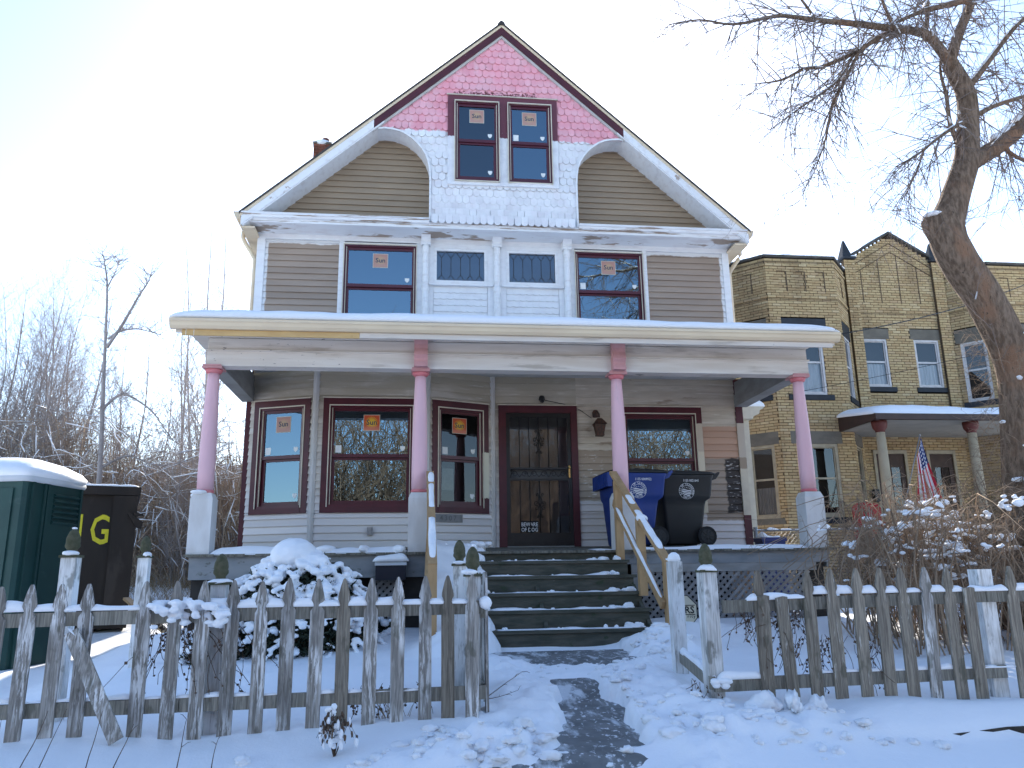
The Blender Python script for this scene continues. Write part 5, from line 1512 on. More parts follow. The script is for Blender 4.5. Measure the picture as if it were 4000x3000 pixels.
# ------------------------------------------------------------------ wheeled bins on the porch
def wheeled_bin(label, x, y, z, ang, mat, code, seam_mat):
    """side-on cart: local x from the lid's front lip (0) to the handle (+), y towards the wall, z up"""
    ca, sa = math.cos(ang), math.sin(ang)
    T = lambda a, b, c: (x + a * ca - b * sa, y + a * sa + b * ca, z + c)
    g = thing("wheeled_bin", label, "bin", (x, y, z), "wheeled bins standing on the porch")
    W = 0.33
    m = MB(T)
    def ringz(zz, x0, x1, w, r=0.05):
        pts = []
        for cx, cy, a0 in ((x1 - r, w - r, 0), (x0 + r, w - r, PI / 2), (x0 + r, -w + r, PI), (x1 - r, -w + r, 1.5 * PI)):
            for q in range(4):
                t = a0 + PI / 2 * q / 3
                pts.append((cx + r * math.cos(t), cy + r * math.sin(t), zz))
        return pts
    lv = [(0.03, 0.13, 0.60, 0.24), (0.05, 0.115, 0.61, 0.25), (0.55, 0.075, 0.69, 0.285), (0.62, 0.07, 0.705, 0.29), (0.66, 0.055, 0.76, 0.315), (0.70, 0.05, 0.775, 0.325), (0.93, 0.035, 0.80, 0.345), (0.965, 0.02, 0.815, 0.36), (0.985, 0.02, 0.815, 0.36)]
    vs, fs = [], []; n = 16
    for q in lv: vs += ringz(*q)
    for i in range(len(lv) - 1):
        for k_ in range(n): fs.append((i * n + k_, i * n + (k_ + 1) % n, (i + 1) * n + (k_ + 1) % n, (i + 1) * n + k_))
    fs.append(tuple(range(n - 1, -1, -1))); fs.append(tuple(range((len(lv) - 1) * n, len(lv) * n)))
    m.sm = True; m.add(vs, fs); m.sm = False
    m.build("body", mat, g)
    # lid: shallow dome with a lip at the front and a folded lip over the handle
    m = MB(T); m.sm = True
    lv = [(0.988, -0.01, 0.845, 0.375, 0.07), (1.008, -0.012, 0.85, 0.378, 0.07), (1.03, 0.03, 0.81, 0.34, 0.10), (1.055, 0.12, 0.66, 0.25, 0.12), (1.06, 0.25, 0.5, 0.13, 0.08)]
    vs, fs = [], []
    for q in lv: vs += ringz(*q)
    for i in range(len(lv) - 1):
        for k_ in range(n): fs.append((i * n + k_, i * n + (k_ + 1) % n, (i + 1) * n + (k_ + 1) % n, (i + 1) * n + k_))
    fs.append(tuple(range(n - 1, -1, -1))); fs.append(tuple(range((len(lv) - 1) * n, len(lv) * n)))
    m.add(vs, fs); m.build("lid", seam_mat, g)
    m = MB(T); m.prism([(0.80, 0.99), (0.80, 0.91), (0.86, 0.93), (0.915, 1.0), (0.925, 1.025), (0.90, 1.03), (0.84, 1.0)], -0.30, 0.30); m.build("handle", mat, g)
    m = MB(T)
    for k_ in range(9): m.box(-0.045, 0.03, -0.34 + k_ * 0.078, -0.30 + k_ * 0.078, 0.80, 0.985)
    m.box(-0.035, 0.03, -0.35, 0.35, 0.80, 0.99); m.build("front_lip", mat, g)
    for yy in (-0.345, 0.30):
        m = MB(T); cx, cz = 0.66, 0.135
        def disc(r, y0, y1, nseg=24):
            vs = [(cx + r * math.cos(2 * PI * k_ / nseg), yy_, cz + r * math.sin(2 * PI * k_ / nseg)) for yy_ in (y0, y1) for k_ in range(nseg)]
            m.add(vs, [tuple(range(nseg)), tuple(range(2 * nseg - 1, nseg - 1, -1))] + [(k_, k_ + nseg, (k_ + 1) % nseg + nseg, (k_ + 1) % nseg) for k_ in range(nseg)])
        m.sm = False; disc(0.135, yy, yy + 0.045); m.cur = 1; disc(0.095, yy - 0.003, yy + 0.02)
        for k_ in range(8):
            t = 2 * PI * k_ / 8; m.beam((cx + 0.025 * math.cos(t), yy - 0.006, cz + 0.025 * math.sin(t)), (cx + 0.09 * math.cos(t), yy - 0.006, cz + 0.09 * math.sin(t)), 0.012, 0.012, (0, 1, 0))
        disc(0.028, yy - 0.014, yy + 0.02, 12)
        m.build("wheel", ['rubber', 'bin_black'], g)
    # print on the side: number, city seal
    m = MB(T)
    def at_(px, pz_): return -(0.312 + (pz_ - 0.66) * 0.10) - 0.006 if pz_ > 0.66 else -0.30
    add_text(m, code, 0.048, 0.47, 0.885, -0.349, bold=0.006, sx=0.85)
    cx, cz, R_ = 0.40, 0.755, 0.112; yy = -0.340
    ring(m, cx, cz, R_ * 0.97, R_, yy, 36); ring(m, cx, cz, R_ * 0.66, R_ * 0.69, yy, 32)
    txt = "CITY OF CLEVELAND"; 
    for k_, chh in enumerate(txt):
        a = math.radians(205 - k_ * (230 / (len(txt) - 1)))
        add_text(m, chh, 0.040, cx + R_ * 0.745 * math.cos(a), cz + R_ * 0.745 * math.sin(a), yy, bold=0.008, rot=a - PI / 2)
    for k_, chh in enumerate("OHIO"):
        a = math.radians(245 + k_ * 17); add_text(m, chh, 0.036, cx + R_ * 0.93 * math.cos(a), cz + R_ * 0.93 * math.sin(a), yy, bold=0.008, rot=a + PI / 2)
    for k_ in range(5): ring(m, cx + (k_ - 2) * 0.024, cz + 0.042 + 0.006 * (1 - abs(k_ - 2)), 0, 0.006, yy, 5)
    for k_ in range(4):                                     # wavy bands
        zz = cz + 0.012 - k_ * 0.022; hw = math.sqrt(max(0, (R_ * 0.6) ** 2 - (zz - cz) ** 2))
        vs, fs = [], []
        for q in range(13):
            xx_ = cx - hw + 2 * hw * q / 12; dz = 0.006 * math.sin(q / 12 * 2 * PI)
            vs += [(xx_, yy, zz + dz - 0.006), (xx_, yy, zz + dz + 0.006)]
        m.add(vs, [(2 * q, 2 * q + 2, 2 * q + 3, 2 * q + 1) for q in range(12)])
    m.build("print", 'white_print', g)
    return g
wheeled_bin("blue wheeled recycling bin behind the porch column and handrail", 0.715, -1.12, 1.185, math.radians(4), 'bin_blue', "1155 0009922", 'bin_black')
wheeled_bin("black wheeled rubbish bin in front of the ground floor window", 1.50, -0.80, 1.20, math.radians(2), 'bin_black', "1155 0021641", 'bin_black')
# ------------------------------------------------------------------ picket fences, gate posts
def picket_mesh(name, mat, H, w=0.086, t=0.020, cut=False, seed=0):
    r = random.Random(seed)
    h = w / 2
    if cut:
        out = [(-h, 0), (h, 0), (h, H), (h * 0.3, H + 0.006), (-h, H - 0.004)]
    else:
        j = lambda: r.uniform(-0.003, 0.003)
        rs = [(h, 0), (h + j(), H - 0.205), (h * 0.66, H - 0.180), (h * 0.60, H - 0.170), (h * 0.66, H - 0.158), (h * 0.93 + j(), H - 0.135), (h * 0.90, H - 0.115), (h * 0.52, H - 0.045), (h * 0.22, H - 0.006), (h * 0.10, H)]
        out = rs + [(-a, b + j() * 0.3) for a, b in rs[::-1]]
    m = MB(); m.prism(out, -t / 2, t / 2)
    return m.mesh(name, mat)
PK = [picket_mesh("picket", 'picket', 1.0, seed=k) for k in range(3)]
PKB = [picket_mesh("picket", 'picket_brown', 1.0, seed=9 + k) for k in range(2)]
PKC = picket_mesh("picket", 'picket_brown', 0.85, cut=True)
def finial(x, y, z, parent, mat='moss', s=1.0):
    m = MB()
    m.box(x - 0.062 * s, x + 0.062 * s, y - 0.062 * s, y + 0.062 * s, z, z + 0.018)
    m.lathe([(0.040 * s, z + 0.016), (0.032 * s, z + 0.04 * s), (0.034 * s, z + 0.055 * s), (0.050 * s, z + 0.075 * s), (0.050 * s, z + 0.09 * s), (0.046 * s, z + 0.10 * s), (0.048 * s, z + 0.115 * s), (0.044 * s, z + 0.145 * s), (0.030 * s, z + 0.18 * s), (0.012 * s, z + 0.20 * s), (0.0, z + 0.203 * s)], (x, y), 12)
    return m.build("finial", mat, parent)
def fence_post(x, y, z0, z1, parent, w=0.098, mat='post_white', cap=True, ang=0.0, label=None):
    m = MB(); c, s_ = math.cos(ang), math.sin(ang)
    m.T = lambda a, b, q: (x + a * c - b * s_, y + a * s_ + b * c, q)
    m.box(-w / 2, w / 2, -w / 2, w / 2, z0, z1); o = m.build("post", mat, parent)
    if cap: finial(x, y, z1, o)
    return o
def rail(a, b, parent, h=0.085, w=0.038):
    m = MB(); m.beam(a, b, w, h); return m.build("rail", 'rail', parent)
rng = random.Random(11)
def place_picket(par, me_, x, y, z, lean=0.0, tw=0.0, sc=1.0):
    r = ROOT_LOC(par)
    o = bpy.data.objects.new("picket", me_); COL.objects.link(o); o.parent = par
    o.location = (x - r[0], y - r[1], z - r[2]); o.rotation_euler = (rng.uniform(-0.015, 0.015), lean, tw); o.scale = (1, 1, sc)
    return o
FY = -6.40
fl = thing("picket_fence", "weathered grey picket fence left of the walk, snow on its rails", "fence", (-3.0, FY, -0.08), "picket fences along the front yard")
xsL = [(-4.76, 0.81), (-4.59, 0.81), (-4.43, 0.81), (-4.25, 0.82), (-4.07, 0.82), (-3.895, 0.82), (-3.545, 0.83), (-3.36, 0.83), (-3.19, 0.83), (-3.01, 0.83), (-2.82, 0.82), (-2.65, 0.84), (-2.47, 0.83), (-2.295, 0.83), (-2.12, 0.83), (-1.94, 0.835), (-1.76, 0.84), (-1.61, 0.84), (-1.455, 0.845)]
for k, (x, zt) in enumerate(xsL):
    place_picket(fl, PK[k % 3] if k not in (13, 17) else PKB[k % 2], x, FY - 0.01 + rng.uniform(-0.006, 0.006), zt - 1.0 - 0.0, rng.uniform(-0.008, 0.008), rng.uniform(-0.06, 0.06))
for z in (0.615, 0.075):
    rail((-4.9, FY + 0.022, z - 0.02), (-3.30, FY + 0.022, z - 0.005), fl); rail((-3.295, FY + 0.023, z - 0.005), (-1.37, FY + 0.022, z + 0.015), fl)
for x, zt in ((-3.12, 0.80),):
    p = fence_post(x, FY + 0.11, -0.3, zt, fl)
    q = MB(); snow_strip(q, (x - 0.10, FY + 0.09, zt + 0.01), (x + 0.08, FY + 0.09, zt + 0.03), 0.10, 0.04, 81, 0.03, 0.4, 0.05); q.build("snow", 'snow_fine', p)
m = MB()
for k in range(len(xsL) - 1):
    a, b = xsL[k][0] + 0.02, xsL[k + 1][0] - 0.02
    snow_strip(m, (a - 0.02, FY + 0.02, 0.658 + 0.003 * (k - 9) * 0.1), (b + 0.02, FY + 0.02, 0.658), 0.066, rng.uniform(0.038, 0.062), 90 + k, 0.02, 0.25, 0.04, 0.004)
    if rng.random() < 0.7: snow_strip(m, (a, FY + 0.02, 0.115), (b, FY + 0.02, 0.12), 0.045, rng.uniform(0.012, 0.03), 120 + k, 0.025, 0.6, 0.04, 0.004)
m.build("snow", 'snow_fine', fl)
m = MB()
for k in range(60):
    x = rng.uniform(-3.48, -3.02); blob(m, (x, FY - 0.03 + rng.uniform(-0.06, 0.05), 0.675 - rng.random() ** 2.5 * 0.14 + 0.03 * math.sin(x * 9)), rng.uniform(0.018, 0.045), rng.uniform(0.02, 0.045), rng.uniform(0.012, 0.03), rng, 0.5, 1)
o = m.build("snow", 'snow_fine', fl); md = o.modifiers.new("fuse", 'REMESH'); md.mode = 'VOXEL'; md.voxel_size = 0.008; md.use_smooth_shade = True
# short return beside the walk, seen edge-on, with two finial posts
fg = thing("picket_fence", "short fence return with two acorn-topped posts left of the steps", "fence", (-1.38, -5.9, -0.05), "picket fences along the front yard")
fence_post(-1.44, FY + 0.10, -0.3, 0.83, fg, 0.095); fence_post(-1.485, -5.42, -0.3, 0.915, fg, 0.098)
for z in (0.60, 0.085): rail((-1.375, FY + 0.05, z), (-1.40, -5.45, z + 0.03), fg)
for k, y in enumerate((-6.30, -6.12, -5.94, -5.76, -5.58)):
    place_picket(fg, PK[k % 3], -1.345 + 0.004 * k, y, -0.14, 0.0, PI / 2 + rng.uniform(-0.05, 0.05))
m = MB(); blob(m, (-1.47, FY + 0.06, 0.86), 0.05, 0.06, 0.022, rng, 0.2, 1); blob(m, (-1.36, FY + 0.02, 0.655), 0.035, 0.05, 0.045, rng, 0.2, 1); blob(m, (-1.49, -5.46, 0.94), 0.06, 0.05, 0.015, rng, 0.2, 1); blob(m, (-1.435, FY + 0.09, 1.04), 0.016, 0.016, 0.01, rng, 0.1, 1); m.build("snow", 'snow_fine', fg)
# side fence on the left boundary: two posts and rails
fs_ = thing("side_fence", "white posts with acorn finials on the left side of the yard", "fence", (-4.3, -5.0, 0.0))
fence_post(-4.25, -5.85, -0.3, 1.0, fs_, 0.102); fence_post(-4.34, -4.0, -0.3, 1.045, fs_, 0.094)
m = MB(); blob(m, (-4.25, -5.87, 1.03), 0.055, 0.055, 0.022, rng, 0.2, 1); blob(m, (-4.25, -5.85, 1.205), 0.018, 0.018, 0.01, rng, 0.1, 1); blob(m, (-4.31, -4.03, 1.07), 0.04, 0.04, 0.025, rng, 0.2, 1); m.build("snow", 'snow_fine', fs_)
# right-hand fence
fr_ = thing("picket_fence", "brown-grey picket fence right of the walk, in front of the tangled bush", "fence", (1.4, FY, -0.06), "picket fences along the front yard")
xsR = [(0.575, 0.67, 'c', 0.02), (0.735, 0.66, 'c', -0.05), (0.92, 0.84, 0, 0), (1.095, 0.85, 1, 0), (1.285, 0.85, 0, 0.01), (1.46, 0.85, 1, 0.02), (1.63, 0.848, 1, 0.01), (1.80, 0.85, 0, 0.02), (1.99, 0.85, 0, 0.01), (2.135, 0.70, 'c', 0.0), (2.475, 0.85, 0, 0.03), (2.66, 0.85, 1, 0), (2.84, 0.85, 0, 0), (3.02, 0.85, 1, 0), (3.2, 0.85, 0, 0)]
for k, (x, zt, kind, ln) in enumerate(xsR):
    me_ = PKC if kind == 'c' else (PK[k % 3] if kind == 0 and k % 2 else PKB[k % 2])
    place_picket(fr_, me_, x - ln * 0.4, FY - 0.01, zt - (0.85 if kind == 'c' else 1.0), ln, rng.uniform(-0.08, 0.08))
o = place_picket(fr_, PKB[0], 0.565, FY - 0.012, 0.845 - 1.0, 0.0, 0.05)
rail((0.30, FY + 0.02, 0.60), (2.28, FY + 0.022, 0.64), fr_); rail((2.285, FY + 0.02, 0.64), (3.3, FY + 0.02, 0.64), fr_)
rail((0.20, FY + 0.02, 0.085), (2.36, FY + 0.022, 0.12), fr_); 
fence_post(0.225, FY + 0.09, -0.3, 0.835, fr_, 0.105, ang=0.12); fence_post(2.33, FY + 0.10, -0.3, 0.83, fr_, 0.112, cap=False)
m = MB()
m.lathe([(0.0, 0.925), (0.052, 0.93), (0.056, 0.95), (0.046, 0.985), (0.02, 1.005), (0.0, 1.008)], (0.335, -5.25), 12)
p = fence_post(0.335, -5.25, -0.3, 0.93, fr_, 0.105, cap=False); m.build("snow", 'snow_fine', p)
rail((0.335, -5.30, 0.17), (0.19, FY + 0.02, 0.10), fr_)
m = MB()
snow_strip(m, (0.34, -5.3, 0.205), (0.20, FY + 0.03, 0.135), 0.05, 0.035, 141, 0.03, 0.5, 0.06, 0.0)
for k in range(2, len(xsR) - 1):
    a, b = xsR[k][0] + 0.01, xsR[k + 1][0] - 0.01
    snow_strip(m, (a, FY + 0.02, 0.678), (b, FY + 0.02, 0.68), 0.066, rng.uniform(0.032, 0.058), 150 + k, 0.02, 0.3, 0.04, 0.004)
    if rng.random() < 0.8: snow_strip(m, (a, FY + 0.02, 0.150), (b, FY + 0.02, 0.152), 0.045, rng.uniform(0.015, 0.035), 170 + k, 0.025, 0.5, 0.04, 0.004)
snow_strip(m, (0.47, FY + 0.02, 0.642), (0.94, FY + 0.02, 0.655), 0.07, 0.045, 185, 0.02, 0.6, 0.05, 0.004); snow_strip(m, (0.22, FY + 0.02, 0.125), (0.6, FY + 0.02, 0.13), 0.06, 0.03, 186, 0.02, 0.6, 0.05, 0.004)
snow_strip(m, (0.16, FY + 0.09, 0.855), (0.29, FY + 0.06, 0.85), 0.11, 0.035, 187, 0.02, 0.3, 0.04, 0.004)
for k in range(12): blob(m, (rng.uniform(0.2, 0.3), FY - 0.0, 0.12 - rng.random() * 0.04), 0.03, 0.03, 0.02, rng, 0.3, 1)
m.build("snow", 'snow_fine', fr_)
# a picket that has come off and leans across the rail
lp = thing("loose_picket", "fallen picket leaning across the fence's left end", "picket", (-3.75, -6.5, 0.0))
m = MB(); m.beam((-3.965, -6.445, 0.53), (-3.60, -6.55, -0.10), 0.088, 0.02, (0, 1, 0)); m.build("board", 'picket', lp)
m = MB(); snow_strip(m, (-3.985, -6.44, 0.56), (-3.93, -6.45, 0.515), 0.03, 0.012, 5, 0.02, 0.3, 0.02); m.build("snow", 'snow_fine', lp)
# octagonal security sign on a stake
sg = thing("yard_sign", "cream octagonal security sign on a stake behind the gate post", "sign", (1.06, -3.1, 0.2))
m = MB(); R_ = 0.185; cx, cz = 1.085, 0.425
oct_ = [(cx + R_ * math.cos(PI / 8 + k * PI / 4), cz + R_ * math.sin(PI / 8 + k * PI / 4)) for k in range(8)]
m.prism(oct_, -3.10, -3.085); m.cur = 1
for k in range(8):
    (xa, za), (xb, zb) = oct_[k], oct_[(k + 1) % 8]; m.beam((xa, -3.1015, za), (xb, -3.1015, zb), 0.007, 0.004, (0, 1, 0))
m.box(cx - 0.155, cx + 0.15, -3.103, -3.1005, cz + 0.062, cz + 0.070); m.box(cx - 0.155, cx + 0.15, -3.103, -3.1005, cz - 0.036, cz - 0.028)
add_text(m, "ERS", 0.105, cx + 0.142, cz - 0.018, -3.1025, bold=0.022, align='RIGHT'); add_text(m, "rity", 0.052, cx + 0.150, cz - 0.068, -3.1025, bold=0.006, align='RIGHT', space=1.25)
m.build("plate", ['sign_cream', 'black_print'], sg)
m = MB(); m.box(cx - 0.012, cx + 0.012, -3.083, -3.065, -0.1, cz + 0.1); m.build("stake", 'black_metal', sg)
# ------------------------------------------------------------------ buff brick house next door
nb = thing("brick_house", "buff brick double house with bays, centre gable and snowy porch roof", "house", (10.4, 6.0, 0.2))
BR_L, BR_H, GAP = 0.203, 0.0555, 0.013
BP = [(5.85, 6.20), (6.55, 5.50), (8.34, 5.50), (9.05, 6.30), (11.75, 6.30), (12.46, 5.50), (14.25, 5.50), (14.95, 6.20)]
m = MB()
core = [(6.0, 6.75), (6.72, 5.86), (8.17, 5.86), (8.88, 6.66), (11.92, 6.66), (12.63, 5.86), (14.08, 5.86), (14.80, 6.75)]
m.prism_z(core + [(14.80, 17.0), (6.0, 17.0)], -0.1, 8.30)
m.box(5.85, 5.95, 6.22, 17.0, -0.1, 8.34)
nw = m.build("wall", 'mortar', nb)
bm_ = MB(); bm_.box(0, 1, -0.010, 0.02, 0, 1); brick_me = bm_.mesh("brick", 'brick')
brick_parts = []; brick_rest = MB(); brick_rest.cur = 0; mortar = MB()
rngb = random.Random(8)
def brick_face(a, b, z0, z1, openings=(), top=None, proud=(), priority=None, slots=()):
    L = math.hypot(b[0] - a[0], b[1] - a[1]); ux = ((b[0] - a[0]) / L, (b[1] - a[1]) / L); ang = math.atan2(ux[1], ux[0])
    nin = (-ux[1], ux[0])
    row = 0; z = z0; step = BR_H + GAP
    while z + BR_H <= z1 + 0.001:
        u = -((row % 2) * (BR_L + GAP) / 2) - rngb.choice((0, 0, 0.03))
        zc = z + BR_H / 2
        msegs = [top(zc) if top is not None else (0.0, L)]
        for (oa, ob, oz0, oz1) in openings:
            if oz0 < zc < oz1:
                ns = []
                for sa_, sb_ in msegs:
                    if ob <= sa_ or oa >= sb_: ns.append((sa_, sb_))
                    else: ns += [(sa_, oa), (ob, sb_)]
                msegs = ns
        for sa_, sb_ in msegs:
            if sb_ - sa_ > 0.001:
                mortar.add([(a[0] + ux[0] * u_ + nin[0] * w_, a[1] + ux[1] * u_ + nin[1] * w_, z_) for w_ in (0.012, 0.06) for u_, z_ in ((sa_, z - 0.001), (sb_, z - 0.001), (sb_, z + step), (sa_, z + step))],
                           [(0, 1, 2, 3), (1, 5, 6, 2), (4, 0, 3, 7)])
        off = -0.022 if any(p0 <= zc <= p1 for p0, p1 in proud) else 0.0
        while u < L:
            l, r = max(0.0, u), min(L, u + BR_L)
            segs = [(l, r)]
            if top is not None:
                lo, hi = top(zc)
                segs = [(max(l, lo), min(r, hi))]
            for (oa, ob, oz0, oz1) in openings:
                if oz0 < zc < oz1:
                    ns = []
                    for sa_, sb_ in segs:
                        if ob <= sa_ or oa >= sb_: ns.append((sa_, sb_))
                        else:
                            if oa - sa_ > 0.02: ns.append((sa_, oa))
                            if sb_ - ob > 0.02: ns.append((ob, sb_))
                    segs = ns
            for sa_, sb_ in segs:
                if sb_ - sa_ < 0.02: continue
                o2 = off
                for (pa, pb, pz0, pz1) in slots:
                    if pz0 < zc < pz1 and pa < (sa_ + sb_) / 2 < pb: o2 = 0.016
                brick_parts.append((a[0] + ux[0] * sa_ + nin[0] * o2, a[1] + ux[1] * sa_ + nin[1] * o2, z, ang, sb_ - sa_, priority(zc) if priority else 0))
            u += BR_L + GAP
        z += step; row += 1
ST = [(7.30, 7.37), (8.17, 8.24)]
brick_face(BP[1], BP[2], 0.2, 8.34, [(0.42, 1.27, 4.91, 6.45), (0.28, 1.41, 6.45, 6.81), (0.29, 1.42, 4.78, 4.91), (0.40, 1.37, 2.04, 3.74), (0.24, 1.50, 3.74, 4.04), (0.25, 1.5, 1.90, 2.04)], proud=ST, priority=lambda z: 2 if z > 6.8 else 0,
           slots=[(0.28, 0.52, 7.5, 8.02), (0.78, 1.0, 7.5, 8.02), (1.28, 1.50, 7.5, 8.02)])
brick_face(BP[0], BP[1], 0.2, 8.34, [(0.20, 0.82, 4.91, 6.45), (0.10, 0.90, 6.45, 6.81), (0.10, 0.90, 4.78, 4.91), (0.20, 0.82, 2.04, 3.74), (0.08, 0.94, 3.74, 4.04), (0.1, 0.92, 1.90, 2.04)], proud=ST, slots=[(0.42, 0.62, 7.5, 8.02)])
brick_face(BP[2], BP[3], 0.2, 8.34, [(0.22, 0.80, 4.91, 6.45), (0.12, 0.92, 6.45, 6.81), (0.12, 0.92, 4.78, 4.91), (0.22, 0.80, 2.04, 3.74), (0.12, 0.92, 3.74, 4.04)], proud=ST, slots=[(0.40, 0.62, 7.5, 8.02)])
def gab(z):
    if z < 8.62: return (0.0, 2.70)
    d = (z - 8.62) / 0.80 * 1.34
    return (d, 2.70 - d)
X0 = 9.05
brick_face(BP[3], BP[4], 1.2, 9.40, [(9.30 - X0, 10.0 - X0, 5.32, 6.58), (9.2 - X0, 10.08 - X0, 6.58, 6.86), (9.2 - X0, 10.11 - X0, 5.20, 5.32), (10.74 - X0, 11.42 - X0, 5.32, 6.58), (10.66 - X0, 11.55 - X0, 6.58, 6.86), (10.66 - X0, 11.57 - X0, 5.20, 5.32),
           (9.25 - X0, 10.13 - X0, 1.2, 3.72), (10.65 - X0, 11.42 - X0, 1.2, 3.72)], top=gab, proud=[(7.17, 7.24)], priority=lambda z: 1 if z > 7.4 else 0,
           slots=[(9.48 - X0, 9.52 - X0, 7.45, 8.6)] )
brick_face(BP[4], BP[5], 0.2, 8.34, [(0.22, 0.80, 4.91, 6.45), (0.12, 0.92, 6.45, 6.81)], proud=ST)
brick_face(BP[5], BP[6], 0.2, 8.34, [(0.42, 1.37, 4.91, 6.45), (0.28, 1.51, 6.45, 6.81)], proud=ST)
# pilasters either side of the gabled middle
for xp in (9.05, 11.47):
    brick_face((xp, 6.20), (xp + 0.28, 6.20), 4.3, 8.70)
    m = MB(); m.box(xp + 0.002, xp + 0.278, 6.225, 6.34, 4.3, 8.70); m.build("pilaster", 'mortar', nb)
    m = MB(); m.box(xp - 0.03, xp + 0.31, 6.14, 6.5, 8.70, 8.76); xc_ = xp + 0.12
    m.add([(xc_ - 0.14, 6.20, 8.76), (xc_ + 0.14, 6.20, 8.76), (xc_ + 0.14, 6.48, 8.76), (xc_ - 0.14, 6.48, 8.76), (xc_ - 0.02, 6.32, 9.26), (xc_ + 0.02, 6.32, 9.26), (xc_ + 0.02, 6.36, 9.26), (xc_ - 0.02, 6.36, 9.26)],
          [(4, 5, 6, 7), (0, 1, 5, 4), (1, 2, 6, 5), (2, 3, 7, 6), (3, 0, 4, 7)]); pn = m.build("finial", 'sill_black', nb)
    m = MB(); blob(m, (xp + 0.27, 6.22, 8.78), 0.07, 0.08, 0.03, rngb, 0.2, 1); m.build("snow", 'snow_fine', pn)
brick_parts.sort(key=lambda b: -b[5])
rl = ROOT_LOC(nw)
for i, (x, y, z, ang, L, pr) in enumerate(brick_parts):
    if i < 300:
        o = bpy.data.objects.new("brick", brick_me); COL.objects.link(o); o.parent = nw
        o.location = (x - rl[0], y - rl[1], z - rl[2]); o.rotation_euler = (0, 0, ang); o.scale = (L, 1, BR_H)
    else:
        c, s_ = math.cos(ang), math.sin(ang); y0, y1 = -0.010 - rngb.random() * 0.002, 0.025
        P = [(0, y0, 0), (L, y0, 0), (L, y1, 0), (0, y1, 0), (0, y0, BR_H), (L, y0, BR_H), (L, y1, BR_H), (0, y1, BR_H)]
        brick_rest.add([(x + a * c - b * s_, y + a * s_ + b * c, z + q) for a, b, q in P], [(0, 3, 2, 1), (4, 5, 6, 7), (0, 1, 5, 4), (1, 2, 6, 5), (3, 0, 4, 7)])
o = mortar.build("mortar_bed", 'mortar', nw)
o = brick_rest.build("brick_field", 'brick_island', nw); o["kind"] = "stuff"
# copings, stone lintels and dark sills
for i in (0, 1, 2, 4, 5):
    a, b = BP[i], BP[i + 1]; L = math.hypot(b[0] - a[0], b[1] - a[1]); T = frame_T((a[0], a[1], 0), (b[0] - a[0], b[1] - a[1], 0))
    m = MB(T); m.box(-0.03, L + 0.03, -0.05, 0.25, 8.37, 8.435); cp = m.build("coping", 'coping', nb)
    m = MB(); snow_strip(m, T(0.0, 0.06, 8.435), T(L, 0.06, 8.435), 0.24, 0.035, 200 + i, 0.06, 0.5, 0.1); m.build("snow", 'snow_fine', cp)
for sg in (-1, 1):
    m = MB(); A = (10.40, 9.47); B = (10.40 + sg * 1.36, 8.66)
    pts = [(A[0], A[1]), (B[0], B[1]), (B[0], B[1] + 0.065), (A[0], A[1] + 0.07)]
    m.prism(pts if sg > 0 else pts[::-1], 6.22, 6.6); cp = m.build("coping", 'coping', nb)
    if sg < 0:
        m = MB(); snow_strip(m, (A[0] - 0.05, 6.36, A[1] + 0.04), (B[0], 6.36, B[1] + 0.06), 0.24, 0.035, 210, 0.06, 0.4, 0.1); m.build("snow", 'snow_fine', cp)
for d_, zz in ((0.20, 0.0), (0.44, 0.0)):
    for sg in (-1, 1):
        m = MB(); pts = [(10.40, 9.42 - d_), (10.40 + sg * 1.3, 9.42 - d_ - 0.777), (10.40 + sg * 1.3, 9.42 - d_ - 0.777 - 0.02), (10.40, 9.42 - d_ - 0.02)]
        m.prism(pts if sg < 0 else pts[::-1], 6.275, 6.31); m.build("brick_moulding", 'mortar', nb)
for x_ in (9.52, 10.02, 10.55, 11.08):
    zt = 9.42 - 0.46 - 0.597 * abs(x_ - 10.40)
    m = MB(); m.box(x_ - 0.012, x_ + 0.012, 6.283, 6.30, 7.55, zt); m.build("brick_shade_line", 'mortar', nb)  # dark strip standing in for the shade at a recess edge
for i, slots in ((0, [(0.42, 0.62)]), (1, [(0.28, 0.52), (0.78, 1.0), (1.28, 1.50)]), (2, [(0.40, 0.62)]), (4, [(0.40, 0.62)]), (5, [(0.28, 0.52), (0.78, 1.0), (1.28, 1.50)])):
    a, b = BP[i], BP[i + 1]; L = math.hypot(b[0] - a[0], b[1] - a[1]); T = frame_T((a[0], a[1], 0), (b[0] - a[0], b[1] - a[1], 0))
    for u0, u1 in slots:                                 # dark raised strips painting the shade at the little recessed panels' edges
        MB(T).box(u1 - 0.012, u1 + 0.014, -0.014, 0.01, 7.5, 8.02).build("brick_shade_line", 'mortar', nb)
        MB(T).box(u0, u1 - 0.013, -0.014, 0.01, 8.01, 8.028).build("brick_shade_line", 'mortar', nb)
    for zz in (7.285, 7.385, 8.155, 8.25):
        MB(T).box(0.005, L - 0.005, -0.0135, 0.01, zz - 0.009, zz + 0.009).build("brick_shade_line", 'mortar', nb)  # dark strips drawn as shade lines along the string courses
for zz in (7.155, 7.255):
    MB().box(9.34, 11.46, 6.2865, 6.31, zz - 0.009, zz + 0.009).build("brick_shade_line", 'mortar', nb)
def stone(T, u0, u1, z0, z1, mat, yo=-0.03):
    m = MB(T); m.box(u0, u1, yo, 0.03, z0, z1); m.build("lintel" if mat == 'stone' else "sill", mat, nb)
TF = [frame_T((BP[i][0], BP[i][1], 0), (BP[i + 1][0] - BP[i][0], BP[i + 1][1] - BP[i][1], 0)) for i in range(7)]
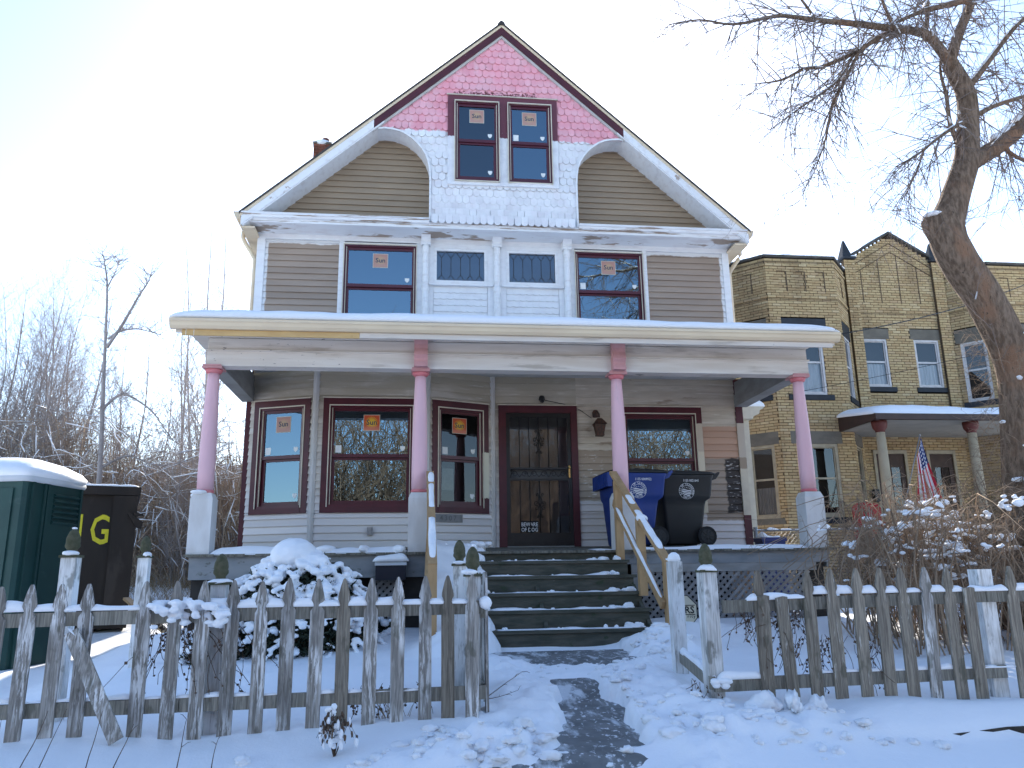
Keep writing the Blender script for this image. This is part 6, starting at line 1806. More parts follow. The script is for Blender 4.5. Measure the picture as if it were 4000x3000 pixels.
def nwin(T, u0, u1, z0, z1, frame, cur=0.5, shade='curtain', lw=0.05, storm=False):
    """double-hung window set back in the brick; cur = share of the height that is curtained from below"""
    m = MB(T)
    y0 = 0.035
    m.box(u0, u0 + lw, y0 - 0.03, 0.10, z0, z1); m.box(u1 - lw, u1, y0 - 0.03, 0.10, z0, z1); m.box(u0 + lw, u1 - lw, y0 - 0.0302, 0.10, z1 - lw, z1); m.box(u0 + lw, u1 - lw, y0 - 0.0302, 0.10, z0, z0 + lw)
    zm = z0 + (z1 - z0) * 0.53
    f = 0.028
    m.box(u0 + lw, u1 - lw, y0 + 0.005, 0.08, zm - 0.025, zm + 0.02)
    for a, b, c, d in ((u0 + lw, u0 + lw + f, z0 + lw, z1 - lw), (u1 - lw - f, u1 - lw, z0 + lw, z1 - lw)): m.box(a, b, y0 + 0.002, 0.08, c, d)
    m.box(u0 + lw + f, u1 - lw - f, y0 + 0.0022, 0.08, z1 - lw - f, z1 - lw); m.box(u0 + lw + f, u1 - lw - f, y0 + 0.0022, 0.08, z0 + lw, z0 + lw + f * 1.4)
    m.cur = 1
    m.add([(u0, 0.21, z0), (u1, 0.21, z0), (u1, 0.21, z1), (u0, 0.21, z1), (u0, 0.09, z0), (u1, 0.09, z0), (u1, 0.09, z1), (u0, 0.09, z1)], [(0, 1, 2, 3), (0, 4, 5, 1), (3, 2, 6, 7), (0, 3, 7, 4), (1, 5, 6, 2)])
    w = m.build("window", [frame, 'dark'], nb)
    for a, b in ((z0 + lw, zm - 0.02), (zm + 0.015, z1 - lw)):
        q = MB(T); q.add([(u0 + lw, 0.055, a), (u1 - lw, 0.055, a), (u1 - lw, 0.055, b), (u0 + lw, 0.055, b)], [(0, 1, 2, 3)]); q.build("pane", 'glass_far', w)
    if cur:
        q = MB(T); n = 24; vs = []
        for k in range(n + 1):
            uu = u0 + lw + (u1 - u0 - 2 * lw) * k / n; yy = 0.12 + 0.012 * math.sin(k * 1.9)
            vs += [(uu, yy, z0 + 0.02), (uu, yy, z0 + (z1 - z0) * cur)]
        q.add(vs, [(2 * k, 2 * k + 2, 2 * k + 3, 2 * k + 1) for k in range(n)]); q.build("curtain", shade, w)
    return w
# the wall core must not block the rooms: windows carry their own shallow dark boxes set in front of it
nwin(TF[1], 0.42, 1.27, 4.91, 6.45, 'win_white', 0.52); nwin(TF[1], 0.40, 1.37, 2.04, 3.74, 'win_tan', 0.0, lw=0.07)
nwin(TF[0], 0.20, 0.82, 4.91, 6.45, 'win_white', 0.5); nwin(TF[0], 0.20, 0.82, 2.04, 3.74, 'win_tan', 0.42, 'shade_grey', lw=0.06)
nwin(TF[2], 0.22, 0.80, 4.91, 6.45, 'win_white', 0.5, 'shade_grey'); nwin(TF[2], 0.22, 0.80, 2.04, 3.74, 'win_tan', 0.0)
nwin(TF[3], 9.30 - X0, 10.0 - X0, 5.32, 6.58, 'win_white', 0.50); nwin(TF[3], 10.74 - X0, 11.42 - X0, 5.32, 6.58, 'win_white', 0.50)
nwin(TF[4], 0.22, 0.80, 4.91, 6.45, 'win_white', 0.0); nwin(TF[5], 0.42, 1.37, 4.91, 6.45, 'win_white', 0.4)
for T, lst in ((TF[1], [(0.28, 1.41, 6.452, 6.808, 'sill_black'), (0.29, 1.42, 4.782, 4.908, 'sill_black'), (0.24, 1.50, 3.742, 4.038, 'stone'), (0.25, 1.5, 1.902, 2.038, 'sill_black')]),
               (TF[0], [(0.10, 0.90, 6.452, 6.808, 'stone'), (0.10, 0.90, 4.782, 4.908, 'sill_black'), (0.08, 0.94, 3.742, 4.038, 'stone'), (0.1, 0.92, 1.902, 2.038, 'stone')]),
               (TF[2], [(0.12, 0.92, 6.452, 6.808, 'sill_black'), (0.12, 0.92, 4.782, 4.908, 'sill_black'), (0.12, 0.92, 3.742, 4.038, 'stone')]),
               (TF[3], [(0.15, 1.03, 6.582, 6.858, 'stone'), (0.15, 1.06, 5.202, 5.318, 'sill_black'), (1.61, 2.50, 6.582, 6.858, 'stone'), (1.61, 2.52, 5.202, 5.318, 'sill_black')]),
               (TF[4], [(0.12, 0.92, 6.452, 6.808, 'stone'), (0.12, 0.92, 4.782, 4.908, 'sill_black')]), (TF[5], [(0.28, 1.51, 6.452, 6.808, 'stone')])):
    for q in lst: stone(T, *q, yo=-0.045 if q[4] == 'sill_black' and q[3] - q[2] < 0.2 else -0.012)
# two front doors
for xa, xb in ((9.25, 10.13), (10.65, 11.42)):
    m = MB(); m.box(xa, xa + 0.07, 6.26, 6.40, 1.2, 3.72); m.box(xb - 0.07, xb, 6.26, 6.40, 1.2, 3.72); m.box(xa + 0.07, xb - 0.07, 6.262, 6.40, 3.63, 3.72); m.cur = 1
    m.box(xa + 0.07, xb - 0.07, 6.325, 6.329, 1.2, 3.63); m.box(xa + 0.07, xa + 0.2, 6.30, 6.325, 1.2, 3.63); m.box(xb - 0.2, xb - 0.07, 6.30, 6.325, 1.2, 3.63); m.box(xa + 0.2, xb - 0.2, 6.302, 6.325, 3.3, 3.63); m.box(xa + 0.2, xb - 0.2, 6.302, 6.325, 1.2, 1.9)
    d = m.build("door", ['win_tan', 'door_brown'], nb)
    q = MB(); q.add([(xa + 0.2, 6.315, 1.9), (xb - 0.2, 6.315, 1.9), (xb - 0.2, 6.315, 3.3), (xa + 0.2, 6.315, 3.3)], [(0, 1, 2, 3)]); q.build("pane", 'glass_far', d)
    q = MB(); q.box((xa + xb) / 2 - 0.012, (xa + xb) / 2 + 0.012, 6.30, 6.314, 1.9, 3.3)
    for zz in (2.37, 2.84): q.box(xa + 0.2, xb - 0.2, 6.301, 6.3135, zz - 0.01, zz + 0.01)
    q.build("muntin", 'door_brown', d)
m = MB(); m.box(9.10, 9.22, 6.14, 6.28, 2.45, 2.75); m.build("wall_mailbox", 'black_metal', nb)
# porch
m = MB(); m.box(8.0, 13.4, 4.0, 6.0, 1.05, 1.2); m.build("porch_floor", 'porch_dark', nb)
m = MB(); m.box(8.02, 13.4, 4.03, 4.08, 0.1, 1.05); m.build("porch_base", 'stone', nb)
m = MB(); m.box(8.06, 13.4, 4.05, 6.19, 4.03, 4.06); m.build("porch_soffit", 'soffit_tan', nb)
m = MB(); m.box(8.0, 13.4, 3.94, 4.04, 4.03, 4.16); m.box(8.0, 8.08, 4.04, 6.18, 4.03, 4.16)
m.add([(8.0, 3.98, 4.16), (13.4, 3.98, 4.16), (13.4, 6.19, 4.46), (8.0, 6.19, 4.46), (8.0, 6.19, 4.16), (13.4, 6.19, 4.16)], [(0, 1, 2, 3), (0, 3, 4), (1, 5, 2)]); pr = m.build("porch_roof", 'brown_trim', nb)
vs, fs = [], []; nx, ny = 70, 14
for i in range(nx):
    xx = 7.97 + 5.45 * i / (nx - 1); e = min(1, (xx - 7.97) / 0.55); e = math.sin(e * PI / 2) ** 0.8
    for j in range(ny):
        t = j / (ny - 1); up_ = math.sqrt(max(0, 1 - (1 - min(1, t / 0.14)) ** 2))
        vs.append((xx, 3.96 + 2.2 * t, 4.165 + 0.30 * t + (0.03 + 0.17 * e) * up_ * (1 + 0.7 * float(fbm(xx * 1.3, t * 2, 51, 3)))))
for i in range(nx - 1):
    for j in range(ny - 1):
        a = i * ny + j; fs.append((a, a + ny, a + ny + 1, a + 1))
n0 = len(vs); vs += [(7.98, 3.97 + 2.2 * j / (ny - 1), 4.15 + 0.30 * j / (ny - 1)) for j in range(ny)]
fs += [(j, j + 1, n0 + j + 1, n0 + j) for j in range(ny - 1)]
m = MB(); m.sm = True; m.add(vs, fs); m.build("snow", 'snow', pr)
for xc_ in (8.22, 10.38, 12.6):
    m = MB(); m.lathe([(0.13, 1.2), (0.13, 1.28), (0.112, 1.30), (0.115, 2.2), (0.095, 3.78)], (xc_, 4.20), 18); c = m.build("porch_column", 'column_tan', nb)
    m = MB(); m.lathe([(0.098, 3.78), (0.105, 3.82), (0.15, 3.88), (0.165, 3.95), (0.165, 4.03)], (xc_, 4.20), 16); m.build("capital", 'oxblood', c)

# flag on a short pole at the porch
fg2 = thing("flag", "United States flag hanging from a slanted pole on the brick house porch", "flag", (8.45, 4.0, 2.1))
m = MB(); m.tube([(8.36, 3.95, 2.05), (8.95, 3.93, 3.66)], 0.012, 6); m.lathe([(0.0, 3.65), (0.018, 3.66), (0.018, 3.69), (0.0, 3.70)], (8.955, 3.93), 8); m.build("flagpole", 'steel', fg2)
def flag_mat():
    k = NT("flag_cloth"); uv = k.n("ShaderNodeUVMap").outputs[0]; o = k.sep(uv)
    st = k.math('GREATER_THAN', k.math('FRACT', k.math('MULTIPLY', o[1], 6.5)), 0.5)
    c = k.mix(st, (0.45, 0.012, 0.03), (0.66, 0.64, 0.64))
    can = k.math('MULTIPLY', k.math('LESS_THAN', o[0], 0.42), k.math('GREATER_THAN', o[1], 0.462))
    su = k.math('SUBTRACT', k.math('FRACT', k.math('MULTIPLY', o[0], 14.0)), 0.5); sv = k.math('SUBTRACT', k.math('FRACT', k.math('MULTIPLY', o[1], 9.3)), 0.5)
    dd = k.math('ADD', k.math('MULTIPLY', su, su), k.math('MULTIPLY', sv, sv))
    c = k.mix(can, c, k.mix(k.math('LESS_THAN', dd, 0.075), (0.012, 0.025, 0.12), (0.7, 0.7, 0.7)))
    k.put(k.b.inputs["Base Color"], c); k.b.inputs["Roughness"].default_value = 0.8
    return k.m
nu, nv = 34, 22; vs, fs, uvs = [], [], []
for i in range(nu):
    u = i / (nu - 1)                               # along the fly: hangs downwards
    for j in range(nv):
        v = j / (nv - 1)                           # along the hoist: down the pole from its tip
        hx, hz = 8.945 - 0.165 * (1 - v), 3.62 - 0.46 * (1 - v)
        spread = 0.10 + 0.42 * u ** 0.8
        x = hx + (0.02 + 0.02 * u) - (hx - 8.86) * u * 1.0 + spread * (v - 0.45) * u ** 0.6 + 0.04 * u
        y = 3.93 + 0.05 * math.sin(v * 15 + u * 2) * (0.25 + u) - 0.02
        z = hz - 1.22 * u * (0.86 + 0.14 * v) - (hz - 3.4) * u * 0.35
        vs.append((x, y, z)); uvs.append((u, v))
for i in range(nu - 1):
    for j in range(nv - 1):
        a = i * nv + j; fs.append((a, a + 1, a + nv + 1, a + nv))
m = MB(); m.sm = True; m.add(vs, fs); me_ = m.mesh("cloth", flag_mat(), tuple(fg2.location))
uvl = me_.uv_layers.new(name="UVMap")
for lp_ in me_.loops: uvl.data[lp_.index].uv = uvs[lp_.vertex_index]
link("cloth", me_, fg2)
# red chair on that porch, mostly hidden by the bush
rc = thing("lawn_chair", "red plastic chair on the brick house porch behind the snowy bush", "chair", (8.12, 4.6, 1.2))
m = MB(); m.box(7.82, 8.42, 4.4, 4.95, 1.60, 1.65); m.build("seat", 'red_plastic', rc)
m = MB(); m.prism([(7.80, 1.65), (8.44, 1.65), (8.46, 2.2), (8.38, 2.30), (8.12, 2.33), (7.90, 2.31), (7.79, 2.22)], 4.92, 4.96); m.build("backrest", 'red_plastic', rc)
for x_ in (7.80, 8.44):
    m = MB(); m.box(x_ - 0.03, x_ + 0.03, 4.38, 4.95, 1.85, 1.89); m.build("armrest", 'red_plastic', rc)
    for y_ in (4.42, 4.92): m = MB(); m.box(x_ - 0.025, x_ + 0.025, y_ - 0.025, y_ + 0.025, 1.2, 1.85); m.build("leg", 'red_plastic', rc)

# chain-link fence between the two lots
cf = thing("chain_link_fence", "snow-topped chain-link fence between the two houses", "fence", (6.0, 0.6, 0.2))
ya = lambda x: 0.45 + (x - 3.5) * 0.07
m = MB(); m.tube([(3.5, ya(3.5), 1.49), (9.6, ya(9.6), 1.56)], 0.02, 6); m.build("top_rail", 'steel', cf)
for x_ in (3.55, 5.6, 7.6, 9.5):
    m = MB(); m.tube([(x_, ya(x_), 0.1), (x_, ya(x_), 1.54)], 0.028, 8); m.build("post", 'steel', cf)
m = MB(); s_ = 0.075; x_ = 3.5 - 1.2
while x_ < 9.6:
    for d in (1, -1):
        a, b = x_, x_ + 1.2
        za, zb = (0.28, 1.48) if d > 0 else (1.48, 0.28)
        if a < 3.5: za = za + (zb - za) * (3.5 - a) / 1.2; a = 3.5
        if b > 9.6: zb = za + (zb - za) * (9.6 - a) / (b - a); b = 9.6
        if b - a > 0.01: m.tube([(a, ya(a) - 0.02, za), (b, ya(b) - 0.02, zb)], 0.0022, 3, cap=False)
    x_ += s_
o = m.build("wire_mesh", 'steel', cf); o["kind"] = "stuff"
m = MB()
for k in range(26):
    a = 3.5 + k * 0.235; snow_strip(m, (a, ya(a), 1.50 + (a - 3.5) * 0.0115), (a + 0.22, ya(a + 0.22), 1.505 + (a - 3.5) * 0.0115), 0.045, rngb.uniform(0.012, 0.05), 230 + k, 0.03, 0.7, 0.06)
m.build("snow", 'snow_fine', cf)
# crate behind the porch
cr = thing("storage_crate", "dark blue crate capped with snow beyond the porch's right end", "crate", (3.85, 0.05, 1.1))
m = MB(); m.box(3.47, 3.83, 0.02, 0.32, 0.2, 1.30); m.box(3.45, 3.85, 0.0, 0.34, 1.30, 1.36); m.build("body", 'crate_blue', cr)
m = MB(); snow_strip(m, (3.46, 0.15, 1.36), (3.80, 0.15, 1.36), 0.2, 0.07, 260, 0.03, 0.6, 0.06); m.build("snow", 'snow_fine', cr)
# overhead cables
oc = MB(); a, b = Vector((3.56, -2.55, 3.83)), Vector((11.5, 2.2, 6.95))
oc.tube([tuple(a.lerp(b, t) - Vector((0, 0, 0.16 * 4 * t * (1 - t)))) for t in [k / 14 for k in range(15)]], 0.008, 5)
tag(oc.build("overhead_cable", 'cable'), "service cable running up from the porch roof's right end", "cable")
oc = MB(); a, b = Vector((6.76, 5.44, 4.91)), Vector((14.5, 0.0, 6.3))
oc.tube([tuple(a.lerp(b, t) - Vector((0, 0, 0.2 * 4 * t * (1 - t)))) for t in [k / 14 for k in range(15)]], 0.0055, 5)
tag(oc.build("overhead_cable", 'cable'), "thin cable hooked to the brick house's bay beside a sill", "cable")
# ------------------------------------------------------------------ portable toilet and dumpster on the lot to the left
rng = random.Random(21)
pt = thing("portable_toilet", "dark green portable toilet with a snow-covered white roof", "toilet", (-6.8, -1.4, -0.12))
d1 = Vector((0.232, 0.973, 0)); d2 = Vector((0.973, -0.232, 0))          # d2: left to right along the door side
A0 = Vector((-6.38, -2.0, 0)) - d2 * 1.10
T1 = frame_T(A0, d2)                                                    # door side: x 0..1.10, y into the box
Wp, Dp = 1.10, 1.08
m = MB(T1)
m.prism_z([(0.04, 0), (Wp - 0.04, 0), (Wp, 0.04), (Wp, Dp - 0.04), (Wp - 0.04, Dp), (0.04, Dp), (0, Dp - 0.04), (0, 0.04)], -0.15, 2.02)
m.build("body", 'potty', pt)
m = MB(T1); m.box(0.10, 0.96, -0.02, -0.001, 0.0, 1.92); dr = m.build("door", 'potty', pt)
m = MB(T1); m.box(0.86, 0.93, -0.035, -0.021, 0.80, 0.86); m.cur = 1; m.box(0.875, 0.90, -0.045, -0.036, 0.815, 0.845); m.build("door_latch", ['black_metal', 'paper'], dr)
m = MB(T1)
m.box(0.20, 0.665, -0.026, -0.0205, 1.40, 1.66); m.box(0.20, 0.64, -0.026, -0.0205, 1.16, 1.34); m.cur = 1
add_text(m, "S", 0.235, 0.655, 1.445, -0.0275, bold=0.02, align='RIGHT', sx=0.7); add_text(m, "8", 0.15, 0.63, 1.195, -0.0275, bold=0.012, align='RIGHT', sx=0.8)
m.build("sign", ['white_print', 'ink'], dr)
T2 = frame_T(Vector((-6.38, -2.0, 0)), d1)                              # right-hand side
m = MB(T2)
for u in (0.10, 0.30, 0.36, 0.98): m.box(u, u + 0.035, -0.028, 0.0, -0.1, 2.0)
m.build("side_rib", 'potty', pt)
m = MB(T2)
for k in range(6): m.prism_x([(0.0, 1.90 - k * 0.065), (-0.03, 1.885 - k * 0.065), (-0.03, 1.868 - k * 0.065), (0.0, 1.85 - k * 0.065)], 0.50, 0.96)
m.build("vent_louvre", 'potty', pt)
m = MB(T1)
def lid(z, g, r=0.08): return [(-g, -g + r, z), (-g + r, -g, z), (Wp / 2, -g - 0.03, z), (Wp + g - r, -g, z), (Wp + g, -g + r, z), (Wp + g + 0.03, Dp / 2, z), (Wp + g, Dp + g - r, z), (Wp + g - r, Dp + g, z), (Wp / 2, Dp + g, z), (-g + r, Dp + g, z), (-g, Dp + g - r, z), (-g, Dp / 2, z)]
def loft(mb_, rings):
    n = len(rings[0]); vs = [p for r in rings for p in r]
    fs = [(i * n + k, i * n + (k + 1) % n, (i + 1) * n + (k + 1) % n, (i + 1) * n + k) for i in range(len(rings) - 1) for k in range(n)]
    fs += [tuple(range(n - 1, -1, -1)), tuple(range((len(rings) - 1) * n, len(rings) * n))]
    mb_.add(vs, fs)
m.sm = True
loft(m, [lid(2.0, 0.035), lid(2.03, 0.045), lid(2.10, 0.03), lid(2.16, -0.10, 0.1)]); m.build("roof", 'potty_roof', pt)
m = MB(T1); m.sm = True
loft(m, [lid(2.055, 0.035), lid(2.11, 0.05), lid(2.18, 0.01, 0.12), lid(2.27, -0.12, 0.15), lid(2.33, -0.30, 0.1), lid(2.345, -0.42, 0.05)]); m.build("snow", 'snow', pt)

dp = thing("dumpster", "dark brown steel dumpster with yellow stencilled letters behind the portable toilet", "dumpster", (-8.5, 1.8, 0.1))
ux = Vector((0.945, 0.327, 0)); L = 5.6
T3 = frame_T(Vector((-6.45, 2.0, 0)) - ux * L, ux)
m = MB(T3); m.box(0, L, 0.0, 2.3, 0.12, 2.24); m.build("body", 'dumpster', dp)
m = MB(T3); m.box(-0.05, L + 0.05, -0.09, 0.05, 2.22, 2.36); m.box(-0.05, L + 0.05, 2.25, 2.37, 2.22, 2.36); m.box(L - 0.05, L + 0.05, 0.05, 2.25, 2.22, 2.36); m.build("top_rail", 'dumpster', dp)
m = MB(T3); m.box(L - 0.34, L + 0.02, -0.085, -0.002, 0.12, 2.21); m.build("corner_post", 'dumpster', dp)
for u in (0.3, 1.5, 2.7): m = MB(T3); m.box(u, u + 0.16, -0.10, -0.002, 0.12, 2.21); m.build("side_rib", 'dumpster', dp)
m = MB(T3); m.box(0, L, -0.085, -0.003, 0.12, 0.30); m.build("bottom_rail", 'dumpster', dp)
m = MB(T3); m.prism([(L - 0.12, 1.92), (L - 0.10, 1.95), (L + 0.12, 1.78), (L + 0.10, 1.66), (L + 0.02, 1.70)], -0.16, -0.09); m.box(L - 0.02, L + 0.11, -0.2, -0.08, 1.88, 1.92); m.build("hinge", 'dumpster', dp)
m = MB(T3)
add_text(m, "G", 0.66, L - 0.50 - 0.0, 1.44, -0.006, bold=0.012, sx=0.62); add_text(m, "N", 0.66, L - 0.90, 1.44, -0.006, bold=0.02, sx=0.62)
m.build("stencil_lettering", 'yellow_print', dp)
m = MB(); snow_strip(m, T3(-0.05, -0.02, 2.36), T3(L + 0.04, -0.02, 2.36), 0.12, 0.035, 300, 0.08, 0.5, 0.1); m.build("snow", 'snow_fine', dp)
# broken boards by the dumpster
for k, (p0, p1) in enumerate((((-5.6, -0.6, 0.62), (-4.75, -1.6, 0.22)), ((-5.35, -0.9, 0.2), (-5.33, -0.88, 0.68)))):
    m = MB(); m.beam(p0, p1, 0.09, 0.03); tag(m.build("scrap_board", 'lumber'), ("brown scrap board slanting up by the dumpster", "short scrap stake standing up by the dumpster")[k], "board")

# ------------------------------------------------------------------ snow-laden evergreen in front of the porch
bs = thing("shrub", "rounded evergreen shrub heaped with snow in front of the porch", "shrub", (-3.02, -3.25, 0.15))
CX, CY, CZ = -3.02, -3.25, 0.10
def dome(rx, ry, rz):
    while True:
        v = Vector((rng.gauss(0, 1), rng.gauss(0, 1), abs(rng.gauss(0, 1)) * 0.9)).normalized()
        return v, Vector((CX + v.x * rx, CY + v.y * ry, CZ + v.z * rz))
lf = MB()
for _ in range(9000):
    v, p = dome(0.80, 0.62, 0.98)
    k = rng.random() ** 0.35; p = Vector((CX, CY, CZ)).lerp(p, 0.45 + 0.53 * k)
    a = Vector((rng.gauss(0, 1), rng.gauss(0, 1), rng.gauss(0.2, 0.8))).normalized(); b = a.cross(Vector((rng.gauss(0, 1), rng.gauss(0, 1), rng.gauss(0, 1)))).normalized()
    l = rng.uniform(0.025, 0.055); w = rng.uniform(0.008, 0.016)
    lf.add([p - b * w, p + b * w, p + a * l * 2 + b * w * 0.3, p + a * l * 2 - b * w * 0.3], [(0, 1, 2, 3)])
o = lf.build("foliage", 'evergreen', bs)
tw = MB()
for _ in range(70):
    v, p = dome(0.74, 0.56, 0.9); q = Vector((CX + rng.gauss(0, 0.08), CY + rng.gauss(0, 0.08), 0.05)); mid = q.lerp(p, 0.55) + Vector((0, 0, 0.10))
    tw.tube([q, mid, p], [0.012, 0.008, 0.004], 4, cap=False)
tw.build("stems", 'twig', bs)
sn = MB()
for _ in range(760):
    v, p = dome(0.84, 0.66, 1.0)
    if v.z < 0.25 and rng.random() < 0.35: continue
    p = Vector((CX, CY, CZ)).lerp(p, rng.uniform(0.86, 1.03))
    s_ = rng.uniform(0.014, 0.042) * (0.75 + 0.65 * v.z)
    n = rng.choice((1, 2, 3, 4)); dr_ = Vector((v.x + rng.gauss(0, 0.5), v.y + rng.gauss(0, 0.5), -0.2)).normalized()
    for q in range(n):
        blob(sn, p + dr_ * s_ * 1.15 * q + Vector((0, 0, -0.35 * s_ * q)), s_ * rng.uniform(0.9, 1.4), s_ * rng.uniform(0.8, 1.1), s_ * rng.uniform(0.5, 0.85), rng, 0.4, 1)
blob(sn, (CX - 0.06, CY - 0.05, 1.05), 0.26, 0.24, 0.20, rng, 0.12, 2); blob(sn, (CX + 0.14, CY - 0.12, 0.98), 0.18, 0.16, 0.12, rng, 0.2, 2); blob(sn, (CX - 0.25, CY - 0.1, 0.93), 0.15, 0.16, 0.10, rng, 0.2, 2)
o = sn.build("snow", 'snow_fine', bs)
md = o.modifiers.new("fuse", 'REMESH'); md.mode = 'VOXEL'; md.voxel_size = 0.0115; md.use_smooth_shade = True
# smaller plant low beside it, dark stones of snow-free leaves
for k, (x, y, r, lab) in enumerate(((-3.72, -3.9, 0.24, "low snowy plant at the left foot of the evergreen shrub"), (-2.15, -2.75, 0.22, "small dark evergreen between the shrub and the steps"))):
    t = thing("shrub", lab, "shrub", (x, y, 0.1))
    lf = MB(); sn = MB()
    for _ in range(900):
        v = Vector((rng.gauss(0, 1), rng.gauss(0, 1), abs(rng.gauss(0, 1.2)))).normalized() * rng.uniform(0.4, 1.0); p = Vector((x + v.x * r, y + v.y * r, 0.06 + v.z * r * 1.5))
        a = Vector((v.x, v.y, rng.gauss(0.5, 0.5))).normalized(); b = a.cross(Vector((rng.gauss(0, 1), rng.gauss(0, 1), rng.gauss(0, 1)))).normalized(); l = rng.uniform(0.03, 0.07); w = rng.uniform(0.008, 0.014)
        lf.add([p - b * w, p + b * w, p + a * l + b * w * 0.2, p + a * l - b * w * 0.2], [(0, 1, 2, 3)])
    for _ in range(26):
        v = Vector((rng.gauss(0, 1), rng.gauss(0, 1), abs(rng.gauss(0, 1.2)))).normalized(); blob(sn, (x + v.x * r, y + v.y * r, 0.07 + v.z * r * 1.5), rng.uniform(0.03, 0.07), rng.uniform(0.03, 0.06), rng.uniform(0.02, 0.04), rng, 0.25, 1)
    lf.build("foliage", 'evergreen', t); sn.build("snow", 'snow_fine', t)

# ------------------------------------------------------------------ weeds and vines in the foreground
def stem(mb_, p, d, L, r, n=5, bend=0.25, side=0):
    p = Vector(p); d = Vector(d).normalized(); pts = [p.copy()]
    for k in range(n):
        d = (d + Vector((rng.gauss(0, bend), rng.gauss(0, bend), rng.gauss(0, bend * 0.4))) * 0.5).normalized(); p = p + d * (L / n); pts.append(p.copy())
        if side and rng.random() < side and k > 0:
            e = (d + Vector((rng.gauss(0, 1), rng.gauss(0, 1), rng.gauss(0.2, 0.5))) * 0.8).normalized(); mb_.tube([p, p + e * L * 0.12, p + e * L * 0.2 + Vector((0, 0, -0.01))], [r * 0.6, r * 0.5, r * 0.3], 3, cap=False)
    mb_.tube(pts, [r * (1 - 0.6 * k / n) for k in range(n + 1)], 4, cap=False)
    return pts
for k, (x, L_, dx, lab) in enumerate(((-3.92, 0.34, 0.35, "bare weed stalk slanting right below the leaning picket"), (-4.12, 0.33, -0.1, "leftmost bare weed stalk in the snow before the fence"), (-4.02, 0.40, 0.25, "tall bare weed stalk before the fence's left end"),
                                     (-3.66, 0.36, 0.16, "upright bare weed stalk right of the leaning picket's top"), (-3.52, 0.30, 0.35, "slanting weed stalk right of the leaning picket's foot"), (-3.16, 0.30, 0.12, "thin weed stalk before the snow-clad fence post"), (-2.97, 0.19, 0.02, "shortest weed stalk standing alone in the snow"))):
    m = MB(); stem(m, (x, -6.86, -0.24), (dx, 0.0, 1), L_, 0.0035, 6, 0.12, 0.3)
    tag(m.build("weed_stalk", 'vine'), lab, "weed", "bare stalks in the foreground snow")
wp = thing("snowy_weed", "small weed weighed down with snow in front of the fence", "weed", (-2.29, -6.8, -0.17))
m = MB(); q = MB()
for k in range(26):
    a = rng.uniform(-PI, PI); L_ = rng.uniform(0.10, 0.25)
    tip = Vector((-2.29 + math.cos(a) * 0.09 * rng.random(), -6.8 + math.sin(a) * 0.06, -0.02 + rng.random() * 0.10))
    end = tip + Vector((math.cos(a) * 0.05, math.sin(a) * 0.04, -rng.uniform(0.04, 0.14)))
    m.tube([(-2.29, -6.8, -0.2), tip, end], [0.003, 0.002, 0.0015], 3, cap=False)
    for _ in range(3):
        p = tip.lerp(end, rng.random()); blob(m, p, 0.008, 0.006, 0.014, rng, 0.4, 1)
for k in range(16):
    z = 0.09 - k * 0.014; blob(q, (-2.315 + rng.gauss(0, 0.012) + k * 0.003, -6.815 + rng.gauss(0, 0.01), z), rng.uniform(0.012, 0.024) + k * 0.0006, 0.018, rng.uniform(0.012, 0.022), rng, 0.3, 1)
for k in range(14): blob(q, (-2.29 + rng.gauss(0, 0.05), -6.83 + rng.gauss(0, 0.02), rng.uniform(-0.12, 0.03)), rng.uniform(0.008, 0.02), 0.014, rng.uniform(0.012, 0.03), rng, 0.35, 1)
m.build("stems", 'vine', wp); q.build("snow", 'snow_fine', wp)
def vine(lab, x0, x1, y, ztop, n, Lm, par_name="dead_vine", leaf=True, spread=0.05):
    m = MB()
    for _ in range(n):
        x = rng.uniform(x0, x1); p = Vector((x, y + rng.gauss(0, 0.025), ztop - rng.random() * 0.08)); d = Vector((rng.gauss(0, 0.5), rng.gauss(0, 0.2), -1)); pts = [p.copy()]; L_ = rng.uniform(0.25, 1) * Lm
        for k in range(7):
            d = (d + Vector((rng.gauss(0, 0.4), rng.gauss(0, 0.15), rng.gauss(-0.25, 0.25)))).normalized(); p = p + d * L_ / 7; pts.append(p.copy())
            if leaf and rng.random() < 0.55:
                a = Vector((rng.gauss(0, 1), rng.gauss(0, 0.6), rng.gauss(-0.8, 0.5))).normalized() * rng.uniform(0.012, 0.03); b = a.cross(Vector((0, 1, 0.2))).normalized() * rng.uniform(0.006, 0.013)
                m.add([p, p + a * 0.5 + b, p + a, p + a * 0.5 - b], [(0, 1, 2, 3)])
        m.tube(pts, 0.0022, 3, cap=False)
    tag(m.build(par_name, 'vine'), lab, "vine", "dead vines on the fences")
vine("dead vine hanging in tangles behind the left fence's snow-clad post", -3.50, -2.98, FY + 0.05, 0.64, 60, 0.55)
vine("dead vine hanging off the right fence's broken upper rail", 0.42, 0.95, FY + 0.05, 0.64, 46, 0.50)
vine("dead vine trailing from the lower rail beside the right gate post", -0.0, 0.25, FY + 0.06, 0.13, 14, 0.22)
vine("dead vine low on the left fence near its gate end", -2.32, -1.75, FY + 0.06, 0.16, 26, 0.22)
vine("dead vine hanging low among the right-hand pickets", 0.85, 1.5, FY + 0.05, 0.40, 34, 0.40)
